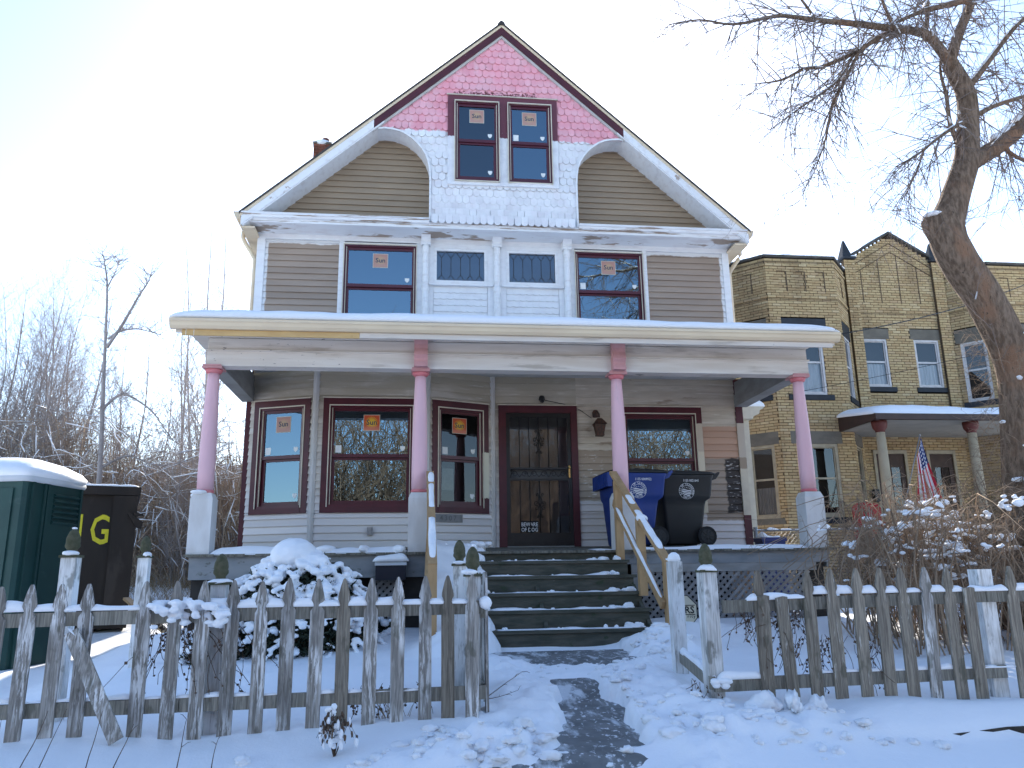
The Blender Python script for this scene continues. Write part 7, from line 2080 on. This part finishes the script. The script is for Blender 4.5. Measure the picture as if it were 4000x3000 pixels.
# dry tuft at the foot of the gate picket
m = MB()
for _ in range(40): stem(m, (rng.gauss(-1.98, 0.05), FY + 0.07, -0.12), (rng.gauss(0, 0.4), rng.gauss(0, 0.3), 1), rng.uniform(0.1, 0.3), 0.0022, 4, 0.3)
tag(m.build("grass_tuft", 'dry_grass'), "dry grass tuft at the foot of the left fence", "grass")
m = MB(); stem(m, (-1.33, -6.1, 0.02), (0.7, -0.4, 0.35), 0.36, 0.004, 5, 0.3, 0.9); stem(m, (-1.33, -6.05, 0.0), (0.5, -0.3, 0.1), 0.24, 0.003, 5, 0.3, 0.9)
tag(m.build("dry_twig", 'vine'), "dry twig poking out over the walk beside the left gate post", "twig")
# ------------------------------------------------------------------ bare trees
rng = random.Random(77)
def spline(pts, n=4):
    P = [Vector(p[:3]) for p in pts]; R = [p[3] for p in pts]; out = []
    for i in range(len(P) - 1):
        p0, p1, p2, p3 = P[max(i - 1, 0)], P[i], P[i + 1], P[min(i + 2, len(P) - 1)]
        for k in range(n):
            t = k / n
            q = 0.5 * ((2 * p1) + (p2 - p0) * t + (2 * p0 - 5 * p1 + 4 * p2 - p3) * t * t + (3 * p1 - p0 - 3 * p2 + p3) * t ** 3)
            out.append((q, R[i] + (R[i + 1] - R[i]) * t))
    out.append((P[-1], R[-1])); return out
def limb(mb_, pts, sides=8, n=4, wob=0.0, snow=None, smin=0.012):
    sp = spline(pts, n)
    mb_.tube([q for q, r in sp], [r * (1 + rng.uniform(-wob, wob)) for q, r in sp], sides)
    if snow is not None:
        for i in range(len(sp) - 1):
            (a, ra), (b, rb) = sp[i], sp[i + 1]; d = b - a
            if d.length < 1e-5 or ra < smin: continue
            if abs(d.normalized().z) < 0.80 and rng.random() < 0.75:
                up_ = Vector((0, 0, 1)); up_ = (up_ - d.normalized() * up_.dot(d.normalized())).normalized()
                snow.tube([a + up_ * ra * 0.88, b + up_ * rb * 0.88], [ra * rng.uniform(0.45, 0.7), rb * rng.uniform(0.45, 0.7)], 6)
    return sp
def twig(mb_, p, d, L, r, depth, droop=0.15, snow=None, sides=3, jit=0.2, up=0.0, kids=0.95):
    p = Vector(p); d = Vector(d).normalized(); n = 4 if depth else 3
    pts = [p.copy()]; rr = [r]
    for k in range(n):
        d = (d + Vector((rng.gauss(0, jit), rng.gauss(0, jit), rng.gauss(-droop + up, jit * 0.8))) * 0.5).normalized()
        p = p + d * (L / n); pts.append(p.copy()); rr.append(r * (1 - 0.75 * (k + 1) / n))
        if depth and k >= 0:
            for _ in range(2 if rng.random() < 0.35 else 1 if rng.random() < kids else 0):
                e = (d * 0.8 + Vector((rng.gauss(0, 1), rng.gauss(0, 1), rng.gauss(-droop * 2 + up, 0.8))) * 0.75).normalized()
                twig(mb_, p, e, L * rng.uniform(0.35, 0.65), r * 0.6, depth - 1, droop, None, 3, jit, up, kids)
    mb_.tube(pts, rr, sides, cap=False)
    if snow is not None and rng.random() < 0.8:
        i = rng.randrange(len(pts) - 1); a, b = pts[i], pts[i + 1]
        snow.tube([a + Vector((0, 0, r * 0.8)), b + Vector((0, 0, r * 0.8))], [r * 1.1 + 0.003, r * 0.7 + 0.002], 4)

# ---- the big tree at the right
bt = thing("tree", "large bare tree with crooked trunk and snow-lined limbs beside the brick house", "tree", (5.0, -3.5, 0.1))
tr = MB(); sn = MB(); cr_ = MB()
def rough_limb(mb_, pts, sides, n, amp=0.07):
    """a thick trunk with ridged, knotted bark modelled in"""
    sp = spline(pts, n); vs, fs = [], []
    for i, (q, r) in enumerate(sp):
        d = (sp[min(i + 1, len(sp) - 1)][0] - sp[max(i - 1, 0)][0]).normalized(); a = d.cross(Vector((0.1, 1, 0))).normalized(); b = d.cross(a)
        for k in range(sides):
            t = 2 * PI * k / sides; c, s_ = math.cos(t), math.sin(t)
            nn = float(fbm(c * 1.6 + 5 + i * 0.010, s_ * 1.6 + i * 0.055, 91, 3)) * 2.2 + float(fbm(c * 6 + 9, s_ * 6 + i * 0.10, 93, 2)) * 0.9
            p = q + (a * c + b * s_) * (r * (1 + amp * nn)); vs.append((p.x, p.y, p.z))
    for i in range(len(sp) - 1):
        for k in range(sides):
            k2 = (k + 1) % sides; fs.append((i * sides + k, (i + 1) * sides + k, (i + 1) * sides + k2, i * sides + k2))
    old = mb_.sm; mb_.sm = True; mb_.add(vs, fs); mb_.sm = old
rough_limb(tr, [(4.86, -3.5, -0.1, 0.34), (4.93, -3.5, 0.32, 0.27), (5.08, -3.5, 1.49, 0.23), (5.22, -3.5, 2.57, 0.225), (5.24, -3.5, 3.25, 0.218), (5.00, -3.5, 4.0, 0.21), (4.73, -3.5, 4.5, 0.212), (4.62, -3.5, 4.9, 0.21), (4.78, -3.5, 5.28, 0.175), (5.04, -3.5, 5.84, 0.15), (5.11, -3.5, 6.15, 0.135), (5.18, -3.5, 6.51, 0.125), (5.2, -3.5, 6.86, 0.12), (5.12, -3.5, 7.11, 0.11), (5.04, -3.5, 7.3, 0.10)], 30, 16)
rough_limb(tr, [(4.66, -3.5, 4.66, 0.17), (4.49, -3.5, 4.90, 0.13), (4.45, -3.48, 5.05, 0.115), (4.45, -3.48, 5.07, 0.02)], 18, 6, 0.12)
blob(sn, (4.47, -3.5, 5.10), 0.13, 0.11, 0.045, rng, 0.15, 1); blob(sn, (4.60, -3.5, 5.16), 0.10, 0.08, 0.035, rng, 0.2, 1)
blob(sn, (5.17, -3.5, 5.98), 0.11, 0.07, 0.04, rng, 0.15, 1)
LIMBS = [
    [(5.04, -3.5, 7.3, .088), (4.86, -3.6, 7.42, .08), (4.64, -3.7, 7.53, .075), (4.35, -3.8, 7.51, .062), (3.86, -3.9, 7.45, .05), (3.39, -4.0, 7.39, .043), (2.99, -4.0, 7.4, .036), (2.61, -4.1, 7.34, .03), (2.36, -4.1, 7.33, .026), (1.84, -4.1, 7.18, .018), (1.42, -4.1, 7.21, .012), (1.05, -4.1, 7.12, .006)],
    [(5.04, -3.5, 7.28, .08), (5.13, -3.5, 7.51, .075), (5.24, -3.5, 7.75, .07), (5.4, -3.5, 8.06, .064), (5.53, -3.5, 8.31, .056), (5.61, -3.5, 8.61, .05), (5.7, -3.6, 9.2, .03), (5.6, -3.7, 9.8, .012)],
    [(5.02, -3.5, 5.8, .13), (5.25, -3.5, 5.95, .118), (5.53, -3.5, 6.12, .108), (5.83, -3.5, 6.35, .10), (6.1, -3.5, 6.66, .09), (6.31, -3.5, 7.04, .08), (6.6, -3.4, 7.7, .06), (7.1, -3.3, 8.4, .03)],
    [(5.19, -3.45, 6.98, .05), (5.4, -3.4, 7.1, .044), (5.71, -3.4, 7.46, .036), (6.08, -3.4, 7.9, .03), (6.34, -3.4, 8.16, .026), (6.57, -3.4, 8.37, .018)],
    [(4.5, -3.75, 7.53, .045), (4.28, -3.8, 7.5, .042), (3.93, -3.8, 7.4, .038), (3.58, -3.8, 7.16, .034), (3.1, -3.8, 6.91, .026), (2.83, -3.8, 6.85, .022), (2.53, -3.8, 6.68, .016), (2.22, -3.8, 6.61, .008)],
    [(3.55, -3.85, 7.12, .026), (3.51, -3.9, 7.05, .024), (3.24, -3.9, 6.57, .022), (3.08, -3.9, 6.29, .019), (2.95, -3.9, 5.85, .014), (2.75, -3.9, 5.39, .008), (2.6, -3.9, 5.15, .004)],
    [(3.5, -3.85, 7.1, .022), (3.2, -3.9, 6.65, .018), (2.86, -3.9, 6.38, .014), (2.59, -3.9, 6.18, .010), (2.26, -3.9, 5.92, .005)],
    [(5.36, -3.6, 8.05, .045), (5.19, -3.8, 8.02, .042), (4.83, -3.8, 7.91, .036), (4.56, -3.8, 7.82, .03), (4.29, -3.8, 7.69, .022), (4.03, -3.8, 7.54, .012)],
    [(5.07, -3.42, 6.1, .038), (4.99, -3.4, 6.47, .03), (5.0, -3.4, 6.87, .024), (4.97, -3.4, 7.2, .018), (5.0, -3.4, 7.43, .012)],
    [(5.12, -3.55, 6.42, .03), (4.81, -3.7, 6.23, .024), (4.53, -3.7, 6.04, .018), (4.25, -3.7, 5.82, .014), (3.94, -3.7, 5.64, .006)],
    [(4.34, -3.7, 5.88, .012), (4.22, -3.7, 5.62, .010), (4.1, -3.7, 5.41, .008), (3.99, -3.7, 5.23, .004)],
    [(5.16, -3.55, 6.45, .032), (5.45, -3.6, 6.61, .028), (5.75, -3.6, 6.73, .024), (6.2, -3.6, 6.9, .014)],
    [(4.1, -3.85, 7.48, .022), (3.95, -3.9, 7.75, .02), (3.80, -4.0, 8.1, .014), (3.5, -4.1, 8.5, .006)],
    [(2.9, -4.05, 7.4, .018), (2.6, -4.2, 7.62, .013), (2.3, -4.3, 7.8, .006)],
    [(4.6, -3.7, 7.55, .03), (4.62, -3.8, 7.9, .026), (4.5, -3.9, 8.4, .016), (4.2, -4.1, 8.9, .006)],
    [(5.55, -3.5, 6.14, .03), (5.7, -3.6, 5.9, .022), (6.0, -3.7, 5.7, .014), (6.4, -3.8, 5.6, .006)],
]
for li, L_ in enumerate(LIMBS): limb(tr, [(x, y, z, r * (0.82 if li in (0, 4, 5, 6) else 1.0)) for x, y, z, r in L_], 8, 4, 0.04, sn)
for li, L_ in enumerate(LIMBS):
    sp = spline(L_, 5)
    left = L_[-1][0] < L_[0][0]
    for i in range(3 if li in (0, 1, 2, 4, 7) else 1, len(sp)):
        q, r = sp[i]; d = (sp[i][0] - sp[i - 1][0]).normalized()
        for _ in range(2 if rng.random() < 0.55 else 1):
            e = (d * rng.uniform(0.1, 1.0) + Vector((rng.gauss(-0.25 if left else 0.1, 0.6), rng.gauss(0, 0.55), rng.gauss(-0.25, 0.7)))).normalized()
            twig(cr_, q, e, rng.uniform(0.35, 1.05) * (1.0 if r < 0.05 else 0.8), min(0.009, r * 0.4 + 0.002), 2 if rng.random() < 0.3 else 1, 0.14, sn if rng.random() < 0.25 else None, 4, 0.16, 0.0, 0.35)
# thin shoots low on the trunk
for k in range(26):
    z = rng.choice((rng.uniform(4.8, 5.2), rng.uniform(3.2, 4.3), rng.uniform(3.0, 3.8)))
    x = 4.5 if z > 4.7 else np.interp(z, [3.0, 3.4, 4.3], [5.2, 5.2, 4.85])
    e = Vector((rng.gauss(-0.6 if rng.random() < 0.6 else 0.6, 0.35), rng.gauss(-0.2, 0.3), rng.uniform(0.0, 0.9)))
    twig(cr_, (x + 0.18 * (1 if e.x > 0 else -1), -3.5 - 0.1, z), e, rng.uniform(0.4, 0.9), 0.006, 1, -0.15, sn if rng.random() < 0.3 else None, 3, 0.2)
tr.build("trunk", 'bark', bt); o = cr_.build("crown", 'bark_far', bt); sn.build("snow", 'snow_fine', bt)
# ivy-like vine with snow up the trunk
iv = thing("trunk_vine", "dead vine with clumps of snow climbing the big tree's lower trunk", "vine", (5.1, -3.6, 0.2))
m = MB(); q = MB()
for _ in range(420):
    z = rng.uniform(0.8, 3.6) ; x = np.interp(z, [0, 1.5, 2.6, 3.3, 4], [4.9, 5.08, 5.2, 5.22, 5.0]); a = rng.uniform(0, 2 * PI); r = 0.27
    p = Vector((x + r * math.cos(a), -3.5 + r * math.sin(a), z)); e = Vector((math.cos(a), math.sin(a), rng.gauss(0.2, 0.6)))
    twig(m, p, e, rng.uniform(0.12, 0.5) * (1.2 if z < 2.4 else 0.7), 0.004, 1, 0.1, None, 3, 0.4)
    if rng.random() < 0.07 and e.y < 0.4: blob(q, p + e.normalized() * rng.uniform(0.0, 0.06), rng.uniform(0.02, 0.07), rng.uniform(0.02, 0.05), rng.uniform(0.012, 0.03), rng, 0.6, 1)
for zc, ac, nb_, w_ in ((3.42, -0.5, 12, 0.10), (3.28, 0.1, 10, 0.08), (2.62, -0.9, 9, 0.08), (2.30, -0.3, 20, 0.13), (2.12, -0.7, 16, 0.11), (1.98, -0.1, 12, 0.10), (1.60, -0.8, 10, 0.09), (1.35, -0.2, 10, 0.1)):
    for _ in range(nb_):
        z = zc + rng.gauss(0, w_ * 0.6); a = ac + rng.gauss(0, w_ * 3); x = float(np.interp(z, [0, 1.5, 2.6, 3.3, 4], [4.9, 5.08, 5.22, 5.24, 5.0])); r = 0.235 + rng.uniform(0, 0.03)
        blob(q, (x + r * math.cos(a), -3.5 + r * math.sin(a), z), rng.uniform(0.025, 0.06), rng.uniform(0.025, 0.05), rng.uniform(0.015, 0.04), rng, 0.5, 1)
m.build("stems", 'twig', iv); o = q.build("snow", 'snow_fine', iv)
md = o.modifiers.new("fuse", 'REMESH'); md.mode = 'VOXEL'; md.voxel_size = 0.012; md.use_smooth_shade = True

# ---- tangled bush behind the right fence
tb = thing("bush", "tangled brown leafless bush with snow clumps behind the right-hand fence", "bush", (3.6, -3.8, 0.1))
m = MB(); q = MB()
for _ in range(430):
    x0 = rng.uniform(2.75, 5.7); y0 = rng.uniform(-4.7, -3.0); h = 1.08 + 0.36 * math.exp(-((x0 - 3.45) / 0.6) ** 2) + 0.5 * float(fbm(x0 * 1.2, 2.0, 61, 2)) * 2 + 0.55 * float(sstep(4.0, 5.3, x0))
    a = Vector((x0, y0, 0.05)); top = a + Vector((rng.gauss(0, 0.25), rng.gauss(0, 0.25), h * rng.uniform(0.65, 1.12))); end = top + Vector((rng.gauss(-0.1, 0.4), rng.gauss(-0.1, 0.35), -rng.uniform(0.1, 0.7)))
    sp = spline([(*a, 0.009), (*(a.lerp(top, 0.55) + Vector((rng.gauss(0, 0.1), rng.gauss(0, 0.1), 0.05))), 0.0075), (*top, 0.0055), (*end, 0.003)], 3)
    m.tube([p for p, r in sp], [r for p, r in sp], 4, cap=False)
    for _ in range(5):
        p, r = sp[rng.randrange(2, len(sp))]
        twig(m, p, (rng.gauss(0, 1), rng.gauss(0, 1), rng.gauss(0, 0.7)), rng.uniform(0.12, 0.4), 0.0036, 1, 0.08, None, 3, 0.5)
    if rng.random() < 0.6 and x0 < 4.9:
        i = rng.randrange(4, len(sp) - 2); A_, B_ = sp[i][0], sp[i + 1][0]
        if 0.02 < (B_ - A_).length < 0.16 and abs((B_ - A_).normalized().z) < 0.6:
            snow_strip(q, tuple(A_ + Vector((0, 0, 0.004))), tuple(B_ + Vector((0, 0, 0.004))), rng.uniform(0.025, 0.05), rng.uniform(0.015, 0.04), rng.randrange(999), 0.02, 0.6, 0.02, 0.006)
for c_ in range(85):                                     # drifts caught on the crown of the bush
    x0 = rng.gauss(3.40, 0.50); y0 = -4.25 + rng.gauss(0, 0.28); z0 = min(1.52, 1.18 + rng.gauss(0, 0.26)) - 0.22 * abs(x0 - 3.40)
    for _ in range(rng.randrange(3, 8)): blob(q, (x0 + rng.gauss(0, 0.055), y0 + rng.gauss(0, 0.05), z0 + rng.gauss(0, 0.018)), rng.uniform(0.018, 0.05), rng.uniform(0.016, 0.035), rng.uniform(0.010, 0.024), rng, 0.7, 1)
m.build("stems", 'twig', tb); o = q.build("snow", 'snow_fine', tb)
md = o.modifiers.new("fuse", 'REMESH'); md.mode = 'VOXEL'; md.voxel_size = 0.011; md.use_smooth_shade = True

# ---- the lot to the left: a slim sapling, many-stemmed trees, brush
def multi_tree(label, x, y, h, seed, stems=5, lean=0.18, r0=0.05, dens=1.0, name="tree", z0=0.0, low=0.15, sno=True, group=None, mat='bark_glare'):
    rng.seed(seed)
    t = thing(name, label, "tree", (x, y, z0), group)
    m = MB(); c = MB(); q = MB()
    for s_ in range(stems):
        a = rng.uniform(0, 2 * PI); k = rng.uniform(0.3, 1.0); hh = h * rng.uniform(0.72, 1.0) if s_ else h
        p1 = Vector((x + math.cos(a) * 0.15, y + math.sin(a) * 0.15, z0 - 0.1)); tip = p1 + Vector((math.cos(a) * lean * hh * k, math.sin(a) * lean * hh * k, hh))
        r = r0 * rng.uniform(0.7, 1.1) * hh / 6
        pts = [(*p1, r)] + [(*(p1.lerp(tip, f) + Vector((rng.gauss(0, 0.12), rng.gauss(0, 0.12), 0))), r * (1 - 0.88 * f)) for f in (0.25, 0.5, 0.75)] + [(*tip, r * 0.08)]
        sp = limb(m, pts, 6, 5, 0.05, q if sno else None, 0.02)
        for i in range(int(len(sp) * low), len(sp)):
            for _ in range(int(2 * dens) + (1 if rng.random() < (2 * dens) % 1 else 0)):
                pp, rr = sp[i]; b = rng.uniform(0, 2 * PI); L_ = (hh * 0.26) * (1.1 - 0.7 * i / len(sp)) * rng.uniform(0.5, 1.1)
                twig(c, pp, (math.cos(b) * 0.65, math.sin(b) * 0.65, rng.uniform(0.5, 1.3)), L_, max(0.0042, rr * 0.36), 2 if rng.random() < 0.5 else 1, -0.18, q if sno and rng.random() < 0.12 else None, 3, 0.22)
    m.build("trunk", mat, t); c.build("crown", mat, t)
    if q.v: q.build("snow", 'snow_fine', t)
    return t
G = "bare trees behind the lot"
sp_ = thing("tree", "slim forked sapling standing alone behind the dumpster", "tree", (-8.6, 6.0, 0.1), G)
m = MB(); c = MB()
SL = [[(-8.62, 6, 0.0, .085), (-8.58, 6, 2.15, .066), (-8.60, 6, 3.33, .058), (-8.70, 6, 4.86, .047), (-8.77, 6, 6.02, .036), (-8.86, 6, 7.33, .022), (-8.97, 6, 7.88, .016), (-9.04, 6, 8.16, .006)],
      [(-8.73, 6, 5.9, .04), (-8.44, 6, 6.46, .032), (-8.16, 6, 7.13, .022), (-8.0, 6, 7.44, .014), (-7.93, 6, 7.69, .006)],
      [(-8.68, 6, 4.5, .035), (-8.4, 6, 4.8, .03), (-8.14, 6, 4.81, .026), (-7.62, 6, 4.45, .018), (-7.24, 6, 3.94, .010), (-7.03, 6, 3.74, .005)],
      [(-8.72, 6, 6.1, .03), (-8.5, 6, 6.28, .022), (-8.1, 6, 6.35, .014), (-7.6, 6, 6.22, .006)], [(-8.86, 6, 7.3, .018), (-8.72, 6, 7.7, .010), (-8.66, 6, 8.0, .004)], [(-8.6, 6, 3.2, .03), (-8.1, 6.1, 3.5, .022), (-7.5, 6.2, 3.3, .012), (-6.9, 6.2, 3.4, .005)]]
for L_ in SL:
    limb(m, L_, 6, 4, 0.05)
    s2 = spline(L_, 7)
    for i in range(4, len(s2)):
        for _ in range(2): twig(c, s2[i][0], (rng.gauss(0, 0.8), rng.gauss(0, 0.6), rng.gauss(0.5, 0.5)), rng.uniform(0.12, 0.65), 0.008, 1 if rng.random() < 0.5 else 0, -0.2, None, 3)
m.build("trunk", 'bark_glare', sp_); c.build("crown", 'bark_glare', sp_)
specs = [(-13.2, 11.5, 9.6, 5, "tallest of the many-stemmed trees above the portable toilet"), (-11.2, 10.5, 8.8, 5, "many-stemmed tree just left of the slim sapling"), (-15.6, 11.0, 8.8, 4, "many-stemmed tree cut by the left edge of the picture"),
         (-14.6, 15.5, 9.6, 5, "fainter tree behind the portable toilet's trees"), (-11.0, 17.5, 7.0, 4, "low tree behind the sapling"), (-8.4, 12.5, 7.2, 4, "bare tree seen left of the porch's first column"),
         (-6.55, 13.5, 7.6, 4, "bare tree seen between the porch's first column and the bay"), (-11.3, 24.0, 17.5, 5, "tall tree behind the house's left upper corner"), (-17.5, 18.0, 10.0, 4, "far tree at the left edge behind the others"),
         (-12.3, 12.6, 9.8, 5, "many-stemmed tree filling the gap above the portable toilet's roof"), (-14.4, 12.4, 9.4, 5, "many-stemmed tree just inside the left edge"), (-9.9, 11.8, 7.8, 5, "many-stemmed tree overlapping the slim sapling's foot"),
         (-7.4, 11.2, 6.6, 5, "bushy bare tree directly left of the porch's first column"), (-16.6, 13.0, 8.6, 4, "low bare tree half outside the left edge")]
for k, (x, y, h, st_, lab) in enumerate(specs):
    multi_tree(lab, x, y, h, 100 + k, st_, 0.16 if k != 7 else 0.10, 0.040, 1.9 if k < 3 or k > 8 else 1.0, group=G, low=0.2 if k != 7 else 0.4)
small = [(-9.6, 9.6, 5.2, "small snowy tree right behind the dumpster's end"), (-7.4, 9.2, 4.8, "small snowy tree midway between dumpster and porch"), (-6.2, 9.8, 5.4, "small snowy tree close to the porch's left column"), (-5.3, 11.0, 5.0, "small snowy tree showing beside the maroon house corner"),
         (-12.2, 10.0, 5.6, "small snowy tree over the dumpster's top"), (-10.4, 13.0, 6.2, "small tree behind the slim sapling's lower limb")]
for k, (x, y, h, lab) in enumerate(small):
    multi_tree(lab, x, y, h, 400 + k, 5, 0.34, 0.05, 1.0, group="small trees in the thicket", low=0.12)
# brush: too tangled to count
rng.seed(9)
m = MB(); q = MB()
for _ in range(2600):
    y0 = rng.uniform(8.5, 16.0); x0 = rng.uniform(-20.0, -4.0) * (0.62 + 0.38 * (y0 - 8.5) / 7.5) - 0.5
    h = rng.uniform(0.6, 2.9) * (0.75 + 0.9 * float(vnoise(x0 * 0.5, y0 * 0.5, 12)))
    a = Vector((x0, y0, float(snow_base(x0, y0)) - 0.05)); top = a + Vector((rng.gauss(0, 0.5), rng.gauss(0, 0.5), h)); end = top + Vector((rng.gauss(0, 0.7), rng.gauss(0, 0.5), rng.uniform(-0.9, 0.35)))
    s2 = spline([(*a, 0.016), (*(a.lerp(top, 0.5) + Vector((rng.gauss(0, 0.2), rng.gauss(0, 0.2), 0.1))), 0.012), (*top, 0.009), (*end, 0.004)], 2)
    m.tube([p for p, r in s2], [r for p, r in s2], 3, cap=False)
    for _ in range(3): twig(m, s2[rng.randrange(2, len(s2))][0], (rng.gauss(0, 1), rng.gauss(0, 0.8), rng.gauss(0.3, 0.6)), rng.uniform(0.3, 0.9), 0.007, 1, 0.05, None, 3, 0.4)
    if rng.random() < 0.6:
        i = rng.randrange(2, len(s2) - 1); A_, B_ = s2[i][0], s2[i + 1][0]; q.tube([A_ + Vector((0, -0.005, 0.011)), A_.lerp(B_, 0.5) + Vector((0, -0.005, 0.014)), B_ + Vector((0, -0.005, 0.009))], [0.009, 0.016, 0.007], 4)
o = m.build("undergrowth", 'thicket'); tag(o, "brown leafless thicket behind the left lot", "thicket", kind="stuff")
mm = MB()
for _ in range(230):
    y0 = rng.uniform(7.6, 11); x0 = rng.uniform(-13, -4.8); z0 = rng.uniform(1.2, 4.2); p = Vector((x0, y0, z0)); d = Vector((rng.uniform(-1, 1), 0.1, rng.uniform(-0.5, 0.6))).normalized(); L_ = rng.uniform(0.6, 1.8); pts = [p.copy()]
    for k in range(7):
        d = (d + Vector((rng.gauss(0, 0.22), rng.gauss(0, 0.15), rng.gauss(-0.03, 0.22)))).normalized(); p = p + d * L_ / 7; pts.append(p.copy())
    mm.tube(pts, [0.016 * (1 - 0.1 * k) for k in range(8)], 4, cap=False)
    q.tube([pp + Vector((0, -0.006, 0.014)) for pp in pts], [0.014 * (1 - 0.1 * k) * rng.uniform(0.5, 1.25) for k in range(8)], 4)
o = mm.build("brush_branches", 'thicket'); tag(o, "crossing bare branches in front of the left thicket", "branches", kind="stuff")
o = q.build("snow_on_brush", 'snow_fine'); tag(o, "snow lying along the branches of the left thicket", "snow", kind="stuff")
m = MB()
for _ in range(420):
    x0 = rng.uniform(-11.5, -5.2); y0 = rng.uniform(5.5, 9.0)
    for _ in range(3): twig(m, (x0 + rng.gauss(0, 0.1), y0, float(snow_base(x0, y0)) - 0.02), (rng.gauss(0, 0.5), rng.gauss(0, 0.5), 1), rng.uniform(0.2, 0.75), 0.005, 0, 0.1, None, 3, 0.3)
o = m.build("dry_grass", 'dry_grass'); tag(o, "dry tawny stalks sticking through the snow of the left lot", "grass", kind="stuff")
m = MB()
for _ in range(1500):
    y0 = rng.uniform(18, 30); x0 = rng.uniform(-34, -3); twig(m, (x0, y0, 0.1), (rng.gauss(0, 0.2), rng.gauss(0, 0.2), 1), rng.uniform(2.0, 4.2), 0.03, 1, -0.1, None, 3, 0.3)
o = m.build("far_thicket", 'thicket'); tag(o, "far band of brown scrub along the horizon", "thicket", kind="stuff")
# low sheds and garages beyond the brush
t = thing("garage", "low dark garage with a snowy roof far behind the thicket", "garage", (-13.0, 34.0, 0.0))
m = MB(); m.box(-22, -6, 34, 40, 0, 5.6); m.build("wall", 'far_siding', t); m = MB(); m.prism([(-22.5, 5.6), (-5.5, 5.6), (-5.5, 5.9), (-14, 7.4), (-22.5, 5.9)], 33.6, 40.5); m.build("roof", 'snow', t)

# ------------------------------------------------------------------ across the street, behind the viewpoint (seen in the window panes)
G2 = "trees across the street"
for k, (x, y, h, st_, lab) in enumerate(((-9.0, -27.0, 9.0, 4, "first bare tree across the street"), (-5.0, -29.0, 10.5, 4, "second bare tree across the street"), (-1.5, -27.5, 9.5, 4, "third bare tree across the street"), (3.0, -30.0, 10.5, 4, "fourth bare tree across the street"), (7.5, -28.0, 9.5, 4, "fifth bare tree across the street"), (12.5, -30.0, 11.0, 4, "sixth bare tree across the street"), (-14.0, -30.0, 10.0, 4, "seventh bare tree across the street"))):
    multi_tree(lab, x, y, h, 300 + k, st_, 0.2, 0.07, 0.8, group=G2, sno=False, z0=-0.5, mat='bark_far')
m = MB(); rng.seed(44)
for _ in range(900):
    y0 = rng.uniform(-31, -24); x0 = rng.uniform(-16, 12); twig(m, (x0, y0, -0.6), (rng.gauss(0, 0.15), rng.gauss(0, 0.15), 1), rng.uniform(3.5, 8.6), 0.05, 2 if rng.random() < 0.5 else 1, -0.12, None, 3, 0.3)
o = m.build("street_thicket", 'twig'); tag(o, "bare scrub across the street behind the viewpoint", "thicket", kind="stuff")
t = thing("far_house", "pale house with a snowy roof across the street", "house", (1.5, -38.0, -0.5))
m = MB(); m.box(-3.0, 6.0, -44, -36, -0.5, 4.6); m.build("wall", 'far_siding', t); m = MB(); m.prism([(-3.6, 4.5), (6.6, 4.5), (6.6, 4.7), (1.5, 7.6), (-3.6, 4.7)], -44.5, -35.5); m.build("roof", 'snow', t)
for x_ in (-1.8, 1.0, 3.6):
    m = MB(); m.box(x_, x_ + 0.95, -35.99, -35.93, 0.9, 2.6); m.build("window", 'dark', t)
